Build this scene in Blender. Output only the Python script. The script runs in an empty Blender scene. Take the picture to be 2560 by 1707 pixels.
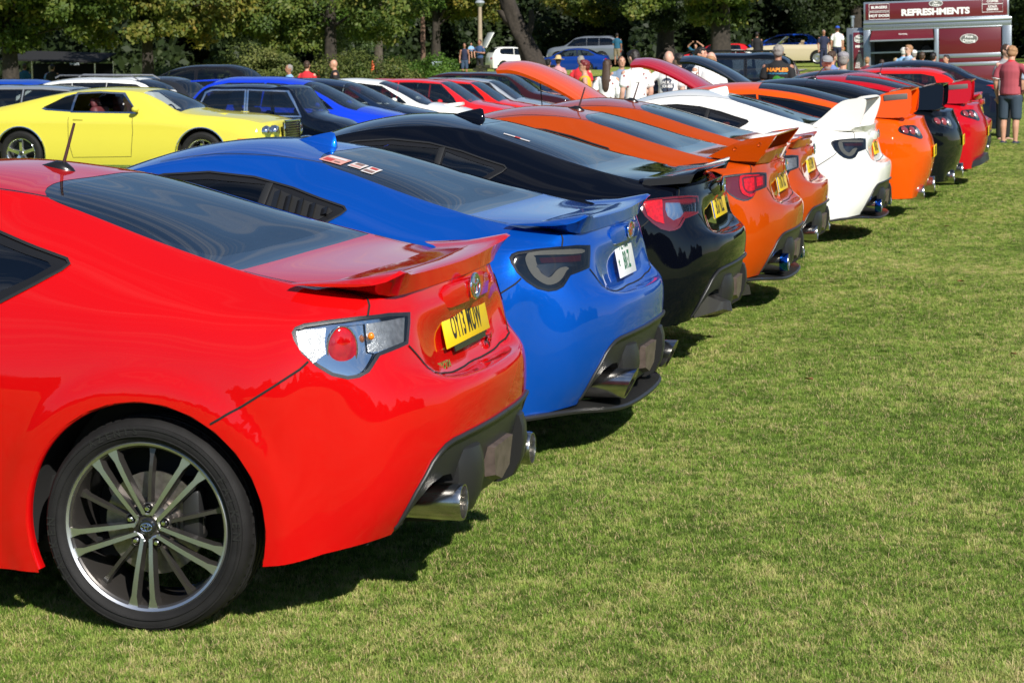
import bpy, bmesh, math, random
import numpy as np
from mathutils import Vector, Matrix
from mathutils.bvhtree import BVHTree
random.seed(7); RNG=np.random.default_rng(7)
SC=bpy.context.scene; COL=SC.collection; PI=math.pi
# ---------------------------------------------------------------- camera
CAMP=(2.42572641,-6.5662977,1.63287417)
R_=np.array([[0.97262387,0.23235136,-0.00395689],[-0.02680579,0.12909025,0.99127048],[-0.23083384,0.96402726,-0.13178461]])
cd=bpy.data.cameras.new('camera'); cam=bpy.data.objects.new('camera',cd); COL.objects.link(cam)
cd.sensor_width=36; cd.lens=5545.67639/2560*36; cd.clip_end=2000; cd.clip_start=.1
cam.matrix_world=Matrix([[R_[0][i],R_[1][i],-R_[2][i],CAMP[i]] for i in range(3)]+[[0,0,0,1]])
cd.dof.use_dof=True; cd.dof.focus_distance=9.0; cd.dof.aperture_fstop=14
SC.camera=cam
SC.view_settings.view_transform='Standard'; SC.view_settings.look='None'; SC.view_settings.gamma=1
SC.view_settings.exposure=0.40
SC.view_settings.use_curve_mapping=False
# ---------------------------------------------------------------- world: clear sky with thin cirrus
SUN_EL=math.radians(36); SDIR=Vector((.86,-1.07,1.0)).normalized()   # towards the sun
W=bpy.data.worlds.new('World'); SC.world=W; W.use_nodes=True
nt=W.node_tree; nt.nodes.clear()
def wn(t,**k):
    n=nt.nodes.new(t)
    for a,b in k.items(): setattr(n,a,b)
    return n
sky=wn('ShaderNodeTexSky',sky_type='NISHITA',sun_disc=False,sun_elevation=SUN_EL,sun_rotation=math.atan2(SDIR.x,SDIR.y),air_density=1.0,dust_density=.05,ozone_density=5.0)
bg=wn('ShaderNodeBackground'); bg.inputs[1].default_value=.072
wo=wn('ShaderNodeOutputWorld')
tc=wn('ShaderNodeTexCoord'); sp=wn('ShaderNodeSeparateXYZ'); nt.links.new(tc.outputs['Generated'],sp.inputs[0])
mx=wn('ShaderNodeMath',operation='MAXIMUM'); nt.links.new(sp.outputs[2],mx.inputs[0]); mx.inputs[1].default_value=.06
dv=wn('ShaderNodeVectorMath',operation='DIVIDE'); nt.links.new(tc.outputs['Generated'],dv.inputs[0]); nt.links.new(mx.outputs[0],dv.inputs[1])
mp=wn('ShaderNodeMapping'); mp.inputs['Scale'].default_value=(.40,3.4,0); mp.inputs['Rotation'].default_value=(0,0,.5); nt.links.new(dv.outputs[0],mp.inputs[0])
nz=wn('ShaderNodeTexNoise'); nz.inputs['Scale'].default_value=1.5; nz.inputs['Detail'].default_value=7; nz.inputs['Roughness'].default_value=.62; nz.inputs['Distortion'].default_value=.08
nt.links.new(mp.outputs[0],nz.inputs[0])
rp=wn('ShaderNodeValToRGB'); rp.color_ramp.elements[0].position=.49; rp.color_ramp.elements[1].position=.70
rp.color_ramp.elements[1].color=(.70,.70,.70,1)
nt.links.new(nz.outputs[0],rp.inputs[0])
mixc=wn('ShaderNodeMix',data_type='RGBA'); mixc.inputs['B'].default_value=(6.2,6.4,6.8,1)
nt.links.new(rp.outputs[0],mixc.inputs['Factor']); nt.links.new(sky.outputs[0],mixc.inputs['A'])
nt.links.new(mixc.outputs['Result'],bg.inputs[0]); nt.links.new(bg.outputs[0],wo.inputs[0])
sl=bpy.data.lights.new('sun','SUN'); so=bpy.data.objects.new('sun',sl); COL.objects.link(so)
sl.energy=5.0; sl.angle=math.radians(.53); sl.color=(1,.955,.88)
so.rotation_euler=SDIR.to_track_quat('Z','Y').to_euler(); so.location=(30,-40,40)
# ---------------------------------------------------------------- materials
MATS={}
def hexc(h):
    h=h.lstrip('#'); c=[int(h[i:i+2],16)/255 for i in (0,2,4)]
    return tuple(x/12.92 if x<=.04045 else ((x+.055)/1.055)**2.4 for x in c)+(1,)
def newmat(name):
    m=bpy.data.materials.new(name); m.use_nodes=True; m.node_tree.nodes.clear(); return m,m.node_tree
def simple(name,col,rough=.5,metal=0,coat=0,coat_r=.03,spec=.5,noise=0,nscale=40,bump=0,bscale=200,sheen=0,trans=0,ior=1.5,alpha=1,emit=0):
    if name in MATS: return MATS[name]
    m,t=newmat(name); N=t.nodes; L=t.links
    p=N.new('ShaderNodeBsdfPrincipled'); o=N.new('ShaderNodeOutputMaterial'); L.new(p.outputs[0],o.inputs[0])
    if isinstance(col,str): col=hexc(col)
    if len(col)==3: col=tuple(col)+(1,)
    I=p.inputs; I['Base Color'].default_value=col; I['Roughness'].default_value=rough; I['Metallic'].default_value=metal
    I['Coat Weight'].default_value=coat; I['Coat Roughness'].default_value=coat_r; I['Specular IOR Level'].default_value=spec
    I['Transmission Weight'].default_value=trans; I['IOR'].default_value=ior; I['Alpha'].default_value=alpha
    I['Sheen Weight'].default_value=sheen
    if emit: I['Emission Color'].default_value=col; I['Emission Strength'].default_value=emit
    tc=N.new('ShaderNodeTexCoord')
    if noise:
        n=N.new('ShaderNodeTexNoise'); n.inputs['Scale'].default_value=nscale; n.inputs['Detail'].default_value=5; L.new(tc.outputs['Object'],n.inputs[0])
        mr=N.new('ShaderNodeMapRange'); mr.inputs['To Min'].default_value=1-noise; mr.inputs['To Max'].default_value=1+noise; mr.inputs['From Min'].default_value=.25; mr.inputs['From Max'].default_value=.75
        L.new(n.outputs[0],mr.inputs[0])
        mm=N.new('ShaderNodeMix'); mm.data_type='RGBA'; mm.blend_type='MULTIPLY'; mm.inputs['Factor'].default_value=1; mm.inputs['A'].default_value=col
        L.new(mr.outputs[0],mm.inputs['B']); L.new(mm.outputs['Result'],I['Base Color'])
    if bump:
        n=N.new('ShaderNodeTexNoise'); n.inputs['Scale'].default_value=bscale; n.inputs['Detail'].default_value=3; L.new(tc.outputs['Object'],n.inputs[0])
        b=N.new('ShaderNodeBump'); b.inputs['Strength'].default_value=bump; b.inputs['Distance'].default_value=.004; L.new(n.outputs[0],b.inputs['Height']); L.new(b.outputs[0],I['Normal'])
    MATS[name]=m; return m
def paint(name,col,metal=0.0,rough=.42,flake=0,coat=1.0):
    if name in MATS: return MATS[name]
    m=simple(name,col,rough=rough,metal=metal,coat=coat,coat_r=.025,spec=.0)
    t=m.node_tree; N=t.nodes; L=t.links; p=[n for n in N if n.type=='BSDF_PRINCIPLED'][0]
    tc=N.new('ShaderNodeTexCoord')
    if flake:
        v=N.new('ShaderNodeTexVoronoi'); v.inputs['Scale'].default_value=900; L.new(tc.outputs['Object'],v.inputs[0])
        vm=N.new('ShaderNodeVectorMath'); vm.operation='SUBTRACT'; L.new(v.outputs['Color'],vm.inputs[0]); vm.inputs[1].default_value=(.5,.5,.5)
        vs=N.new('ShaderNodeVectorMath'); vs.operation='SCALE'; L.new(vm.outputs[0],vs.inputs[0]); vs.inputs['Scale'].default_value=flake
        g=N.new('ShaderNodeNewGeometry'); va=N.new('ShaderNodeVectorMath'); L.new(g.outputs['Normal'],va.inputs[0]); L.new(vs.outputs[0],va.inputs[1])
        vn=N.new('ShaderNodeVectorMath'); vn.operation='NORMALIZE'; L.new(va.outputs[0],vn.inputs[0]); L.new(vn.outputs[0],p.inputs['Normal'])
    # fine dust and road film: breaks up coat roughness a little
    n=N.new('ShaderNodeTexNoise'); n.inputs['Scale'].default_value=6; n.inputs['Detail'].default_value=8; L.new(tc.outputs['Object'],n.inputs[0])
    mr=N.new('ShaderNodeMapRange'); mr.inputs['To Min'].default_value=.012; mr.inputs['To Max'].default_value=.07; mr.inputs['From Min'].default_value=.35; mr.inputs['From Max'].default_value=.75
    L.new(n.outputs[0],mr.inputs[0]); L.new(mr.outputs[0],p.inputs['Coat Roughness'])
    return m
def glassmat(name,tint,refl_r=.01,ior=1.52,tmix=1.0):
    """thin window glass: tinted transparency under a fresnel reflection"""
    if name in MATS: return MATS[name]
    m,t=newmat(name); N=t.nodes; L=t.links
    tr=N.new('ShaderNodeBsdfTransparent'); tr.inputs[0].default_value=tuple(tint)+(1,)
    gl=N.new('ShaderNodeBsdfGlossy'); gl.inputs['Roughness'].default_value=refl_r
    fr=N.new('ShaderNodeFresnel'); fr.inputs[0].default_value=ior
    mr=N.new('ShaderNodeMapRange'); mr.inputs['To Min'].default_value=.05; mr.inputs['To Max'].default_value=1; L.new(fr.outputs[0],mr.inputs[0])
    mx=N.new('ShaderNodeMixShader'); L.new(mr.outputs[0],mx.inputs[0]); L.new(tr.outputs[0],mx.inputs[1]); L.new(gl.outputs[0],mx.inputs[2])
    o=N.new('ShaderNodeOutputMaterial'); L.new(mx.outputs[0],o.inputs[0]); MATS[name]=m; return m
M_black=simple('black_plastic',(.018,.018,.018),rough=.36,bump=.15,bscale=900)
M_trim=simple('satin_black_trim',(.01,.01,.011),rough=.25)
M_gap=simple('shut_line_shadow',(.004,.004,.004),rough=.8)
M_under=simple('underbody_black',(.008,.008,.008),rough=.9)
M_tyre=simple('tyre_rubber',(.010,.0095,.0095),rough=.72,spec=.3,noise=.35,nscale=18,bump=.25,bscale=300)
M_chrome=simple('chrome',(.82,.83,.85),rough=.06,metal=1)
M_steel=simple('brushed_steel',(.55,.53,.50),rough=.2,metal=1,noise=.2,nscale=30)
M_gun=simple('gunmetal_alloy',(.085,.078,.072),rough=.32,metal=.7,coat=.6)
M_mach=simple('machined_alloy',(.70,.71,.73),rough=.36,metal=1)
M_silver=simple('silver_alloy',(.55,.56,.58),rough=.3,metal=.9)
M_disc=simple('brake_disc',(.30,.27,.25),rough=.4,metal=.9,noise=.3,nscale=60)
M_seat=simple('seat_cloth',(.02,.02,.022),rough=.9)
M_int=simple('cabin_plastic',(.03,.032,.036),rough=.7)
M_glass=glassmat('window_glass',(.50,.55,.55))
M_glass_dark=glassmat('tinted_rear_glass',(.22,.26,.30),ior=2.0)
M_frit=simple('glass_frit',(.006,.007,.010),rough=.03,spec=1.0,ior=1.6)
def heater_glass():
    m=glassmat('heated_rear_glass',(.22,.26,.30),ior=2.0); t=m.node_tree; N=t.nodes; L=t.links; tr=[n for n in N if n.type=='BSDF_TRANSPARENT'][0]
    tc=N.new('ShaderNodeTexCoord'); w=N.new('ShaderNodeTexWave'); w.bands_direction='X'; w.inputs['Scale'].default_value=10.5; L.new(tc.outputs['Object'],w.inputs[0]); r=N.new('ShaderNodeValToRGB'); E=r.color_ramp.elements; E[0].position=.0; E[0].color=(.10,.10,.10,1); E[1].position=.035; E[1].color=(.22,.26,.30,1); L.new(w.outputs['Fac'],r.inputs[0]); L.new(r.outputs[0],tr.inputs[0]); return m
M_glass_rear=heater_glass()
M_lens=glassmat('clear_lamp_lens',(.97,.97,.97),ior=1.45)
M_lens_smoke=glassmat('smoked_lamp_lens',(.42,.42,.42),ior=1.5)
M_red=simple('red_lamp_plastic',(.50,.002,.004),rough=.15,spec=.4,noise=.45,nscale=55,bump=.25,bscale=90)
M_dkred=simple('dark_red_lamp',(.12,.004,.004),rough=.1,coat=1)
M_white_lens=simple('clear_reflector',(.46,.48,.50),rough=.30,metal=.8,bump=.5,bscale=300,noise=.40,nscale=45)
M_amber=simple('amber_bulb',(.8,.22,.01),rough=.2,coat=1)
M_cream=simple('cream_light_tube',(.46,.45,.38),rough=.25,coat=.6)
M_gdark=simple('dark_lamp_inner',(.012,.012,.013),rough=.12,coat=1)
M_yplate=simple('yellow_number_plate',(.86,.60,.01),rough=.28)
M_wplate=simple('white_number_plate',(.80,.81,.80),rough=.3)
M_ink=simple('black_characters',(.015,.014,.012),rough=.5)
# ---------------------------------------------------------------- object helpers
def link(o,parent=None):
    COL.objects.link(o)
    if parent is not None: o.parent=parent
    return o
def mesh(name,V,F,mats=None,parent=None,normals=None,smooth=True,fm=None,loc=None):
    me=bpy.data.meshes.new(name); V=np.asarray(V,float)
    if isinstance(F,np.ndarray):
        n,k=F.shape; me.vertices.add(len(V)); me.vertices.foreach_set('co',V.ravel())
        me.loops.add(n*k); me.loops.foreach_set('vertex_index',F.ravel().astype(np.int32))
        me.polygons.add(n); me.polygons.foreach_set('loop_start',np.arange(0,n*k,k,dtype=np.int32)); me.polygons.foreach_set('loop_total',np.full(n,k,np.int32)); me.update(calc_edges=True)
    else:
        me.from_pydata(V.tolist(),[],F)
    if mats is not None:
        for m in (mats if isinstance(mats,(list,tuple)) else [mats]): me.materials.append(m)
    if fm is not None: me.polygons.foreach_set('material_index',np.asarray(fm,np.int32))
    if smooth: me.polygons.foreach_set('use_smooth',np.ones(len(me.polygons),bool))
    if normals is not None: me.normals_split_custom_set_from_vertices([tuple(n) for n in normals])
    me.update()
    o=bpy.data.objects.new(name,me)
    if loc: o.location=loc
    return link(o,parent)
def inst(name,me,parent=None,mats=None,loc=None,rot=None,scale=None):
    o=bpy.data.objects.new(name,me)
    link(o,parent)
    if mats:
        for i,m in enumerate(mats):
            if m is not None and i<len(o.material_slots): o.material_slots[i].link='OBJECT'; o.material_slots[i].material=m
    if loc is not None:o.location=loc
    if rot is not None:o.rotation_euler=rot
    if scale is not None:o.scale=scale
    return o
def thing(name,label,cat,loc=(0,0,0),rotz=0,group=None):
    o=bpy.data.objects.new(name,None); COL.objects.link(o); o.empty_display_size=.2
    o.location=loc; o.rotation_euler=(0,0,rotz); o['label']=label; o['category']=cat
    if group:o['group']=group
    return o
def tag(o,label=None,cat=None,group=None,kind=None):
    for k,v in (('label',label),('category',cat),('group',group),('kind',kind)):
        if v:o[k]=v
    return o
class MB:
    """collects simple shapes; build() links them as one mesh object"""
    def __init__(s): s.V=[];s.F=[];s.m=[];s.cm=0
    def add(s,V,F):
        b=len(s.V); s.V+= [tuple(v) for v in V]; s.F+=[tuple(b+i for i in f) for f in F]; s.m+=[s.cm]*len(F); return s
    def box(s,c,d,rz=0,ry=0,rx=0,bev=0):
        x,y,z=[q/2 for q in d]; b=min(bev,x*.9,y*.9,z*.9)
        if b<=0:
            V=[(i*x,j*y,k*z) for i in(-1,1) for j in(-1,1) for k in(-1,1)]
            F=[(0,1,3,2),(4,6,7,5),(0,4,5,1),(2,3,7,6),(0,2,6,4),(1,5,7,3)]
        else:
            bm=bmesh.new(); bmesh.ops.create_cube(bm,size=1); bmesh.ops.scale(bm,vec=(2*x,2*y,2*z),verts=bm.verts)
            bmesh.ops.bevel(bm,geom=bm.edges[:],offset=b,segments=2,profile=.5,affect='EDGES')
            bm.verts.index_update(); V=[tuple(v.co) for v in bm.verts]; F=[tuple(v.index for v in f.verts) for f in bm.faces]; bm.free()
        M=Matrix.Translation(c)@Matrix.Rotation(rz,4,'Z')@Matrix.Rotation(ry,4,'Y')@Matrix.Rotation(rx,4,'X')
        return s.add([tuple(M@Vector(v)) for v in V],F)
    def tube(s,pts,r,n=8,cap=True):
        pts=[Vector(p) for p in pts]; rs=r if isinstance(r,(list,tuple)) else [r]*len(pts)
        V=[];F=[];u=None
        for i,p in enumerate(pts):
            t=(pts[min(i+1,len(pts)-1)]-pts[max(i-1,0)]).normalized()
            if u is None: u=t.orthogonal().normalized()
            else: u=(u-t*u.dot(t)).normalized()
            w=t.cross(u)
            for k in range(n):
                a=2*PI*k/n; V.append(p+(u*math.cos(a)+w*math.sin(a))*rs[i])
        for i in range(len(pts)-1):
            for k in range(n): F.append((i*n+k,i*n+(k+1)%n,(i+1)*n+(k+1)%n,(i+1)*n+k))
        if cap: F.append(tuple(range(n-1,-1,-1))); F.append(tuple((len(pts)-1)*n+k for k in range(n)))
        return s.add(V,F)
    def lathe(s,prof,n=32,axis='Z',c=(0,0,0),closed=False):
        """prof: (radius, height)"""
        V=[];F=[]
        for r,h in prof:
            for k in range(n):
                a=2*PI*k/n; x,y=r*math.cos(a),r*math.sin(a)
                v={'Z':(x,y,h),'Y':(x,h,y),'X':(h,x,y)}[axis]; V.append((v[0]+c[0],v[1]+c[1],v[2]+c[2]))
        m=len(prof)
        for i in range(m if closed else m-1):
            j=(i+1)%m
            for k in range(n):
                f=(i*n+k,i*n+(k+1)%n,j*n+(k+1)%n,j*n+k); F.append(f if axis!='Y' else f[::-1])
        return s.add(V,F)
    def prism(s,poly,vec,cap=True):
        """closed polygon (3-D points) extruded along vec"""
        n=len(poly); V=[tuple(p) for p in poly]+[tuple(Vector(p)+Vector(vec)) for p in poly]
        F=[(i,(i+1)%n,n+(i+1)%n,n+i) for i in range(n)]
        if cap: F+= [tuple(range(n-1,-1,-1)),tuple(range(n,2*n))]
        return s.add(V,F)
    def ell(s,c,r,n=12,m=8,M=None):
        V=[];F=[]
        for i in range(m+1):
            t=PI*i/m
            for k in range(n):
                a=2*PI*k/n; v=Vector((r[0]*math.sin(t)*math.cos(a),r[1]*math.sin(t)*math.sin(a),r[2]*math.cos(t)))
                if M is not None: v=M@v
                V.append((v.x+c[0],v.y+c[1],v.z+c[2]))
        for i in range(m):
            for k in range(n): F.append((i*n+k,(i+1)*n+k,(i+1)*n+(k+1)%n,i*n+(k+1)%n))
        return s.add(V,F)
    def mirror_y(s):
        V=[(x,-y,z) for x,y,z in s.V]; F=[f[::-1] for f in s.F]; m=list(s.m); b=len(s.V)
        s.V+=V; s.F+=[tuple(b+i for i in f) for f in F]; s.m+=m; return s
    def build(s,name,mats,parent=None,smooth=True,ang=35,loc=None,recalc=True,shade=True):
        me=bpy.data.meshes.new(name); me.from_pydata(s.V,[],s.F)
        for m in (mats if isinstance(mats,(list,tuple)) else [mats]): me.materials.append(m)
        me.polygons.foreach_set('material_index',s.m)
        if recalc:
            bm=bmesh.new(); bm.from_mesh(me); bmesh.ops.remove_doubles(bm,verts=bm.verts,dist=1e-5); bmesh.ops.recalc_face_normals(bm,faces=bm.faces); bm.to_mesh(me); bm.free()
        if smooth: me.polygons.foreach_set('use_smooth',np.ones(len(me.polygons),bool)); me.set_sharp_from_angle(angle=math.radians(ang))
        o=bpy.data.objects.new(name,me)
        if loc:o.location=loc
        return link(o,parent)
def spline(pts,n=8,closed=False):
    """Catmull-Rom through points"""
    P=[np.array(p,float) for p in pts]; out=[]; m=len(P)
    for i in range(m if closed else m-1):
        a=P[(i-1)%m] if closed or i>0 else 2*P[0]-P[1]; b=P[i]; c=P[(i+1)%m]; d=P[(i+2)%m] if closed or i<m-2 else 2*P[-1]-P[-2]
        for k in range(n):
            t=k/n; out.append(.5*((2*b)+(-a+c)*t+(2*a-5*b+4*c-d)*t*t+(-a+3*b-3*c+d)*t**3))
    if not closed: out.append(P[-1])
    return out
# ---------------------------------------------------------------- body surfaces
def _tan(P,h):
    """non-uniform tangents along axis 0; P (n,...,3) h (n-1)"""
    n=len(P); T=np.zeros_like(P); d=(P[1:]-P[:-1])/h.reshape((-1,)+(1,)*(P.ndim-1))
    for i in range(1,n-1): T[i]=(d[i-1]*h[i]+d[i]*h[i-1])/(h[i]+h[i-1])
    T[0]=1.5*d[0]-.5*T[1] if n>2 else d[0]; T[-1]=1.5*d[-1]-.5*T[-2] if n>2 else d[-1]
    return T
def resample(P,sub,sharp=()):
    """P (n,m,3) -> along axis 0 with sub[i] divisions in span i"""
    P=np.asarray(P,float); h=np.linalg.norm(P[1:]-P[:-1],axis=-1).reshape(len(P)-1,-1).mean(1)+1e-4
    cuts=[0]+sorted(sharp)+[len(P)-1]; out=[]
    for a,b in zip(cuts[:-1],cuts[1:]):
        Q=P[a:b+1]; hh=h[a:b]; T=_tan(Q,hh)
        for i in range(len(Q)-1):
            for k in range(sub[a+i]):
                t=k/sub[a+i]; t2=t*t;t3=t2*t
                out.append((2*t3-3*t2+1)*Q[i]+(t3-2*t2+t)*hh[i]*T[i]+(-2*t3+3*t2)*Q[i+1]+(t3-t2)*hh[i]*T[i+1])
    out.append(P[-1]); return np.array(out)
def grid_faces(n,m,base=0,flip=False):
    i=np.arange(n-1)[:,None]; j=np.arange(m-1)[None]; a=(base+i*m+j).ravel()
    F=np.stack([a,a+1,a+m+1,a+m],1); return F[:,::-1] if flip else F
class Half:
    """near (y<0) half of a car skin: A wraps the sides and ends, B is the top; both meet at A's last level"""
    def __init__(s,A,nT,nX,Bc,step=.03,sharpA=(),pB=2.4,sharpS=()):
        # A: (levels, stations, 3), stations = nT front spans + nX side spans + nT rear spans
        A=np.asarray(A,float); nS=A.shape[1]
        subS=[max(2,int(math.ceil(np.linalg.norm(A[:,k+1]-A[:,k],axis=1).max()/step))) for k in range(nS-1)]
        # B columns use the same counts front and rear
        for k in range(nT):
            q=max(subS[nT-1-k],subS[nT+nX+k]); subS[nT-1-k]=subS[nT+nX+k]=q
        subL=[max(2,int(math.ceil(np.linalg.norm(A[l+1]-A[l],axis=1).max()/step))) for l in range(len(A)-1)]
        D=resample(A,subL,sharpA); D=resample(D.transpose(1,0,2),subS,sharpS).transpose(1,0,2)  # levels x stations
        s.DA=D; nl,ns=D.shape[:2]
        nfr=sum(subS[:nT]); nx=sum(subS[nT:nT+nX])
        top=D[-1]; side=top[nfr:nfr+nx+1]; front=top[:nfr+1][::-1]; rear=top[nfr+nx:]   # each starts at the corner
        # centre line for each B row
        Bc=np.asarray(Bc,float)  # (nX+1,2) x,z
        C=resample(np.stack([Bc[:,0],0*Bc[:,0],Bc[:,1]],1)[:,None,:],subS[nT:nT+nX])[:,0]
        C[0]=front[-1]; C[-1]=rear[-1]
        m=nfr+1; B=np.zeros((nx+1,m,3))
        for i in range(nx+1):
            e=side[i]; c=C[i]
            w=i/nx
            # column fractions blended between front and rear rows
            ff=1-front[:,1]/front[0,1] if abs(front[0,1])>1e-6 else np.linspace(0,1,m); fr=1-rear[:,1]/rear[0,1]
            f=(1-w)*ff+w*fr; y=e[1]*(1-f); u=1-f
            p=pB if not callable(pB) else pB(e[0])
            B[i,:,1]=y; B[i,:,0]=c[0]+(e[0]-c[0])*u**2; B[i,:,2]=c[2]+(e[2]-c[2])*u**p
        # warp ends so rows meet the front and rear edges exactly
        d0=front-B[0]; d1=rear-B[-1]; K=max(3,int(.12*nx))
        for i in range(nx+1):
            B[i]+=d0*max(0,1-i/K)**2+d1*max(0,1-(nx-i)/K)**2
            B[i,0]=side[i]
        s.DB=B
        V=[D.reshape(-1,3)]; F=[grid_faces(nl,ns,0,False)]
        idx=np.zeros((nx+1,m),int); base=nl*ns; cnt=0; extra=[]
        tb=(nl-1)*ns
        for i in range(nx+1):
            for j in range(m):
                if j==0: idx[i,j]=tb+nfr+i
                elif i==0: idx[i,j]=tb+nfr-j
                elif i==nx: idx[i,j]=tb+nfr+nx+j
                else: idx[i,j]=base+cnt; cnt+=1; extra.append(B[i,j])
        V.append(np.array(extra)); a=idx[:-1,:-1].ravel();b=idx[1:,:-1].ravel();c=idx[1:,1:].ravel();d=idx[:-1,1:].ravel()
        F.append(np.stack([a,b,c,d],1))
        s.V=np.concatenate(V); s.F=np.concatenate(F)
        s._norm()
    def _norm(s):
        V,F=s.V,s.F; n=np.cross(V[F[:,2]]-V[F[:,0]],V[F[:,3]]-V[F[:,1]])
        # orient outward: mean normal of side faces should have y<0
        if (n[:,1]*(np.abs(n[:,1])>0)).sum()>0: s.F=F=F[:,::-1].copy(); n=-n
        N=np.zeros_like(V)
        for k in range(4): np.add.at(N,F[:,k],n)
        cl=np.abs(V[:,1])<1e-4; N[cl,1]=0
        s.N=N/(np.linalg.norm(N,axis=1)[:,None]+1e-12)
        s.bvh=BVHTree.FromPolygons([Vector(v) for v in V],[tuple(f) for f in F.tolist()])
    def at(s,p):
        """nearest surface point and smooth normal"""
        loc,nr,fi,d=s.bvh.find_nearest(Vector(p)); f=s.F[fi]; P=s.V[f]; w=1/(np.linalg.norm(P-np.array(loc),axis=1)**2+1e-9)
        n=(s.N[f]*w[:,None]).sum(0); return np.array(loc),n/np.linalg.norm(n)
    def ray(s,o,d):
        h=s.bvh.ray_cast(Vector(o),Vector(d))
        return None if h[0] is None else np.array(h[0])
def inpoly(x,y,P):
    x=np.asarray(x);y=np.asarray(y);r=np.zeros(x.shape,bool); n=len(P)
    for i in range(n):
        x1,y1=P[i];x2,y2=P[(i+1)%n]
        c=((y1>y)!=(y2>y)); 
        with np.errstate(divide='ignore',invalid='ignore'): r^=c&(x<(x2-x1)*(y-y1)/(y2-y1+1e-15)+x1)
    return r
def basis(d):
    d=np.array(d,float);d/=np.linalg.norm(d); e2=np.array([0,0,1.]) if abs(d[2])<.9 else np.array([0,1.,0]); e1=np.cross(e2,d);e1/=np.linalg.norm(e1); e2=np.cross(d,e1); return d,e1,e2
def cut(V,F,feats,margin=.05):
    """feats: list of (tag, polygon3d, direction). returns {tag:(V,F)}; tag 0 is what is left"""
    bm=bmesh.new(); vs=[bm.verts.new(v) for v in V]
    for f in F: 
        try: bm.faces.new([vs[i] for i in f])
        except ValueError: pass
    lay=bm.faces.layers.int.new('t'); bm.normal_update()
    for tg,poly,d in feats:
        dn,e1,e2=basis(d); P=np.array(poly,float); n=len(P)
        q=np.stack([P@e1,P@e2],1)
        # faces near the polygon, kept up to date while cutting
        cand=[]; plo=q.min(0)-margin; phi=q.max(0)+margin; E1=Vector(e1);E2=Vector(e2);DN=Vector(dn)
        for f in bm.faces:
            if f.normal.dot(DN)<=.02: continue
            c=f.verts[0].co; u=c.dot(E1); w=c.dot(E2)
            if plo[0]-.2<u<phi[0]+.2 and plo[1]-.2<w<phi[1]+.2: cand.append(f)
        box={}
        for i in range(n):
            a=P[i];b=P[(i+1)%n]
            if np.linalg.norm(b-a)<1e-6: continue
            lo=np.minimum(q[i],q[(i+1)%n])-margin*.35; hi=np.maximum(q[i],q[(i+1)%n])+margin*.35; l0,l1=lo;h0,h1=hi; sel=[]
            cand=[f for f in cand if f.is_valid]
            for f in cand:
                bb=box.get(f)
                if bb is None:
                    us=[v.co.dot(E1) for v in f.verts]; ws=[v.co.dot(E2) for v in f.verts]; bb=box[f]=(min(us),max(us),min(ws),max(ws))
                if bb[1]<l0 or bb[0]>h0 or bb[3]<l1 or bb[2]>h1: continue
                sel.append(f)
            if not sel: continue
            g=set(sel)
            for f in sel: g.update(f.edges); g.update(f.verts)
            no=np.cross(b-a,dn)
            r=bmesh.ops.bisect_plane(bm,geom=list(g),dist=1e-5,plane_co=Vector((a+b)/2),plane_no=Vector(no/np.linalg.norm(no)))
            seen=set(cand)
            for f in sel:
                box.pop(f,None)
            for e in r['geom']:
                if isinstance(e,bmesh.types.BMFace) and e not in seen: e.normal_update(); cand.append(e)
        bm.normal_update()
        fs=list(bm.faces); C=np.array([f.calc_center_median()[:] for f in fs]); N=np.array([f.normal[:] for f in fs])
        ins=inpoly(C@e1,C@e2,q)&(N@dn>.02)
        for f,k in zip(fs,ins):
            if k: f[lay]=tg
    out={}; bm.verts.index_update()
    for f in bm.faces:
        if f.calc_area()<1e-9: continue
        out.setdefault(f[lay],[]).append([v.index for v in f.verts])
    X=np.array([v.co[:] for v in bm.verts]); bm.free(); res={}
    for k,fl in out.items():
        u=sorted({i for f in fl for i in f}); mp={a:b for b,a in enumerate(u)}
        res[k]=(X[u],[[mp[i] for i in f] for f in fl])
    return res
def normals_of(half,V,offset=0):
    N=np.array([half.at(v)[1] for v in V]); return V+N*offset,N
def mir(V,F,N=None):
    V2=V*np.array([1,-1,1.]); F2=[list(f)[::-1] for f in F]; return V2,F2,(None if N is None else N*np.array([1,-1,1.]))
def both(V,F,N):
    V2,F2,N2=mir(V,F,N); b=len(V); return np.concatenate([V,V2]),[list(f) for f in F]+[[i+b for i in f] for f in F2],np.concatenate([N,N2])
def hug(half,pts,width,off=.001,n=None,closed=False,prof=None):
    """strip hugging the surface along pts (3-D). returns V,F,N"""
    P=[np.array(p,float) for p in pts]; V=[];N=[];F=[]
    m=len(P)
    for i,p in enumerate(P):
        loc,nr=half.at(p)
        a=P[(i-1)%m] if closed or i>0 else P[i]; b=P[(i+1)%m] if closed or i<m-1 else P[i]
        t=b-a; t-=nr*t.dot(nr); t/=np.linalg.norm(t)+1e-12; sd=np.cross(t,nr)
        w=width(i/(m-1)) if callable(width) else width
        for q in (-.5,0,.5):
            V.append(loc+sd*w*q+nr*(off if q else off*1.25)); N.append(nr+sd*q*.6)
    for i in range(m if closed else m-1):
        j=(i+1)%m
        for k in range(2): F.append([i*3+k,i*3+k+1,j*3+k+1,j*3+k])
    N=np.array(N); N/=np.linalg.norm(N,axis=1)[:,None]
    # face the outside
    V=np.array(V); f=F[0]; nn=np.cross(V[f[1]]-V[f[0]],V[f[2]]-V[f[0]])
    if nn.dot(N[0])<0: F=[g[::-1] for g in F]
    return V,F,N
def densify(pts,step=.02):
    out=[]; P=[np.array(p,float) for p in pts]
    for a,b in zip(P[:-1],P[1:]):
        k=max(1,int(np.linalg.norm(b-a)/step)); out+= [a+(b-a)*i/k for i in range(k)]
    out.append(P[-1]); return out
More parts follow.
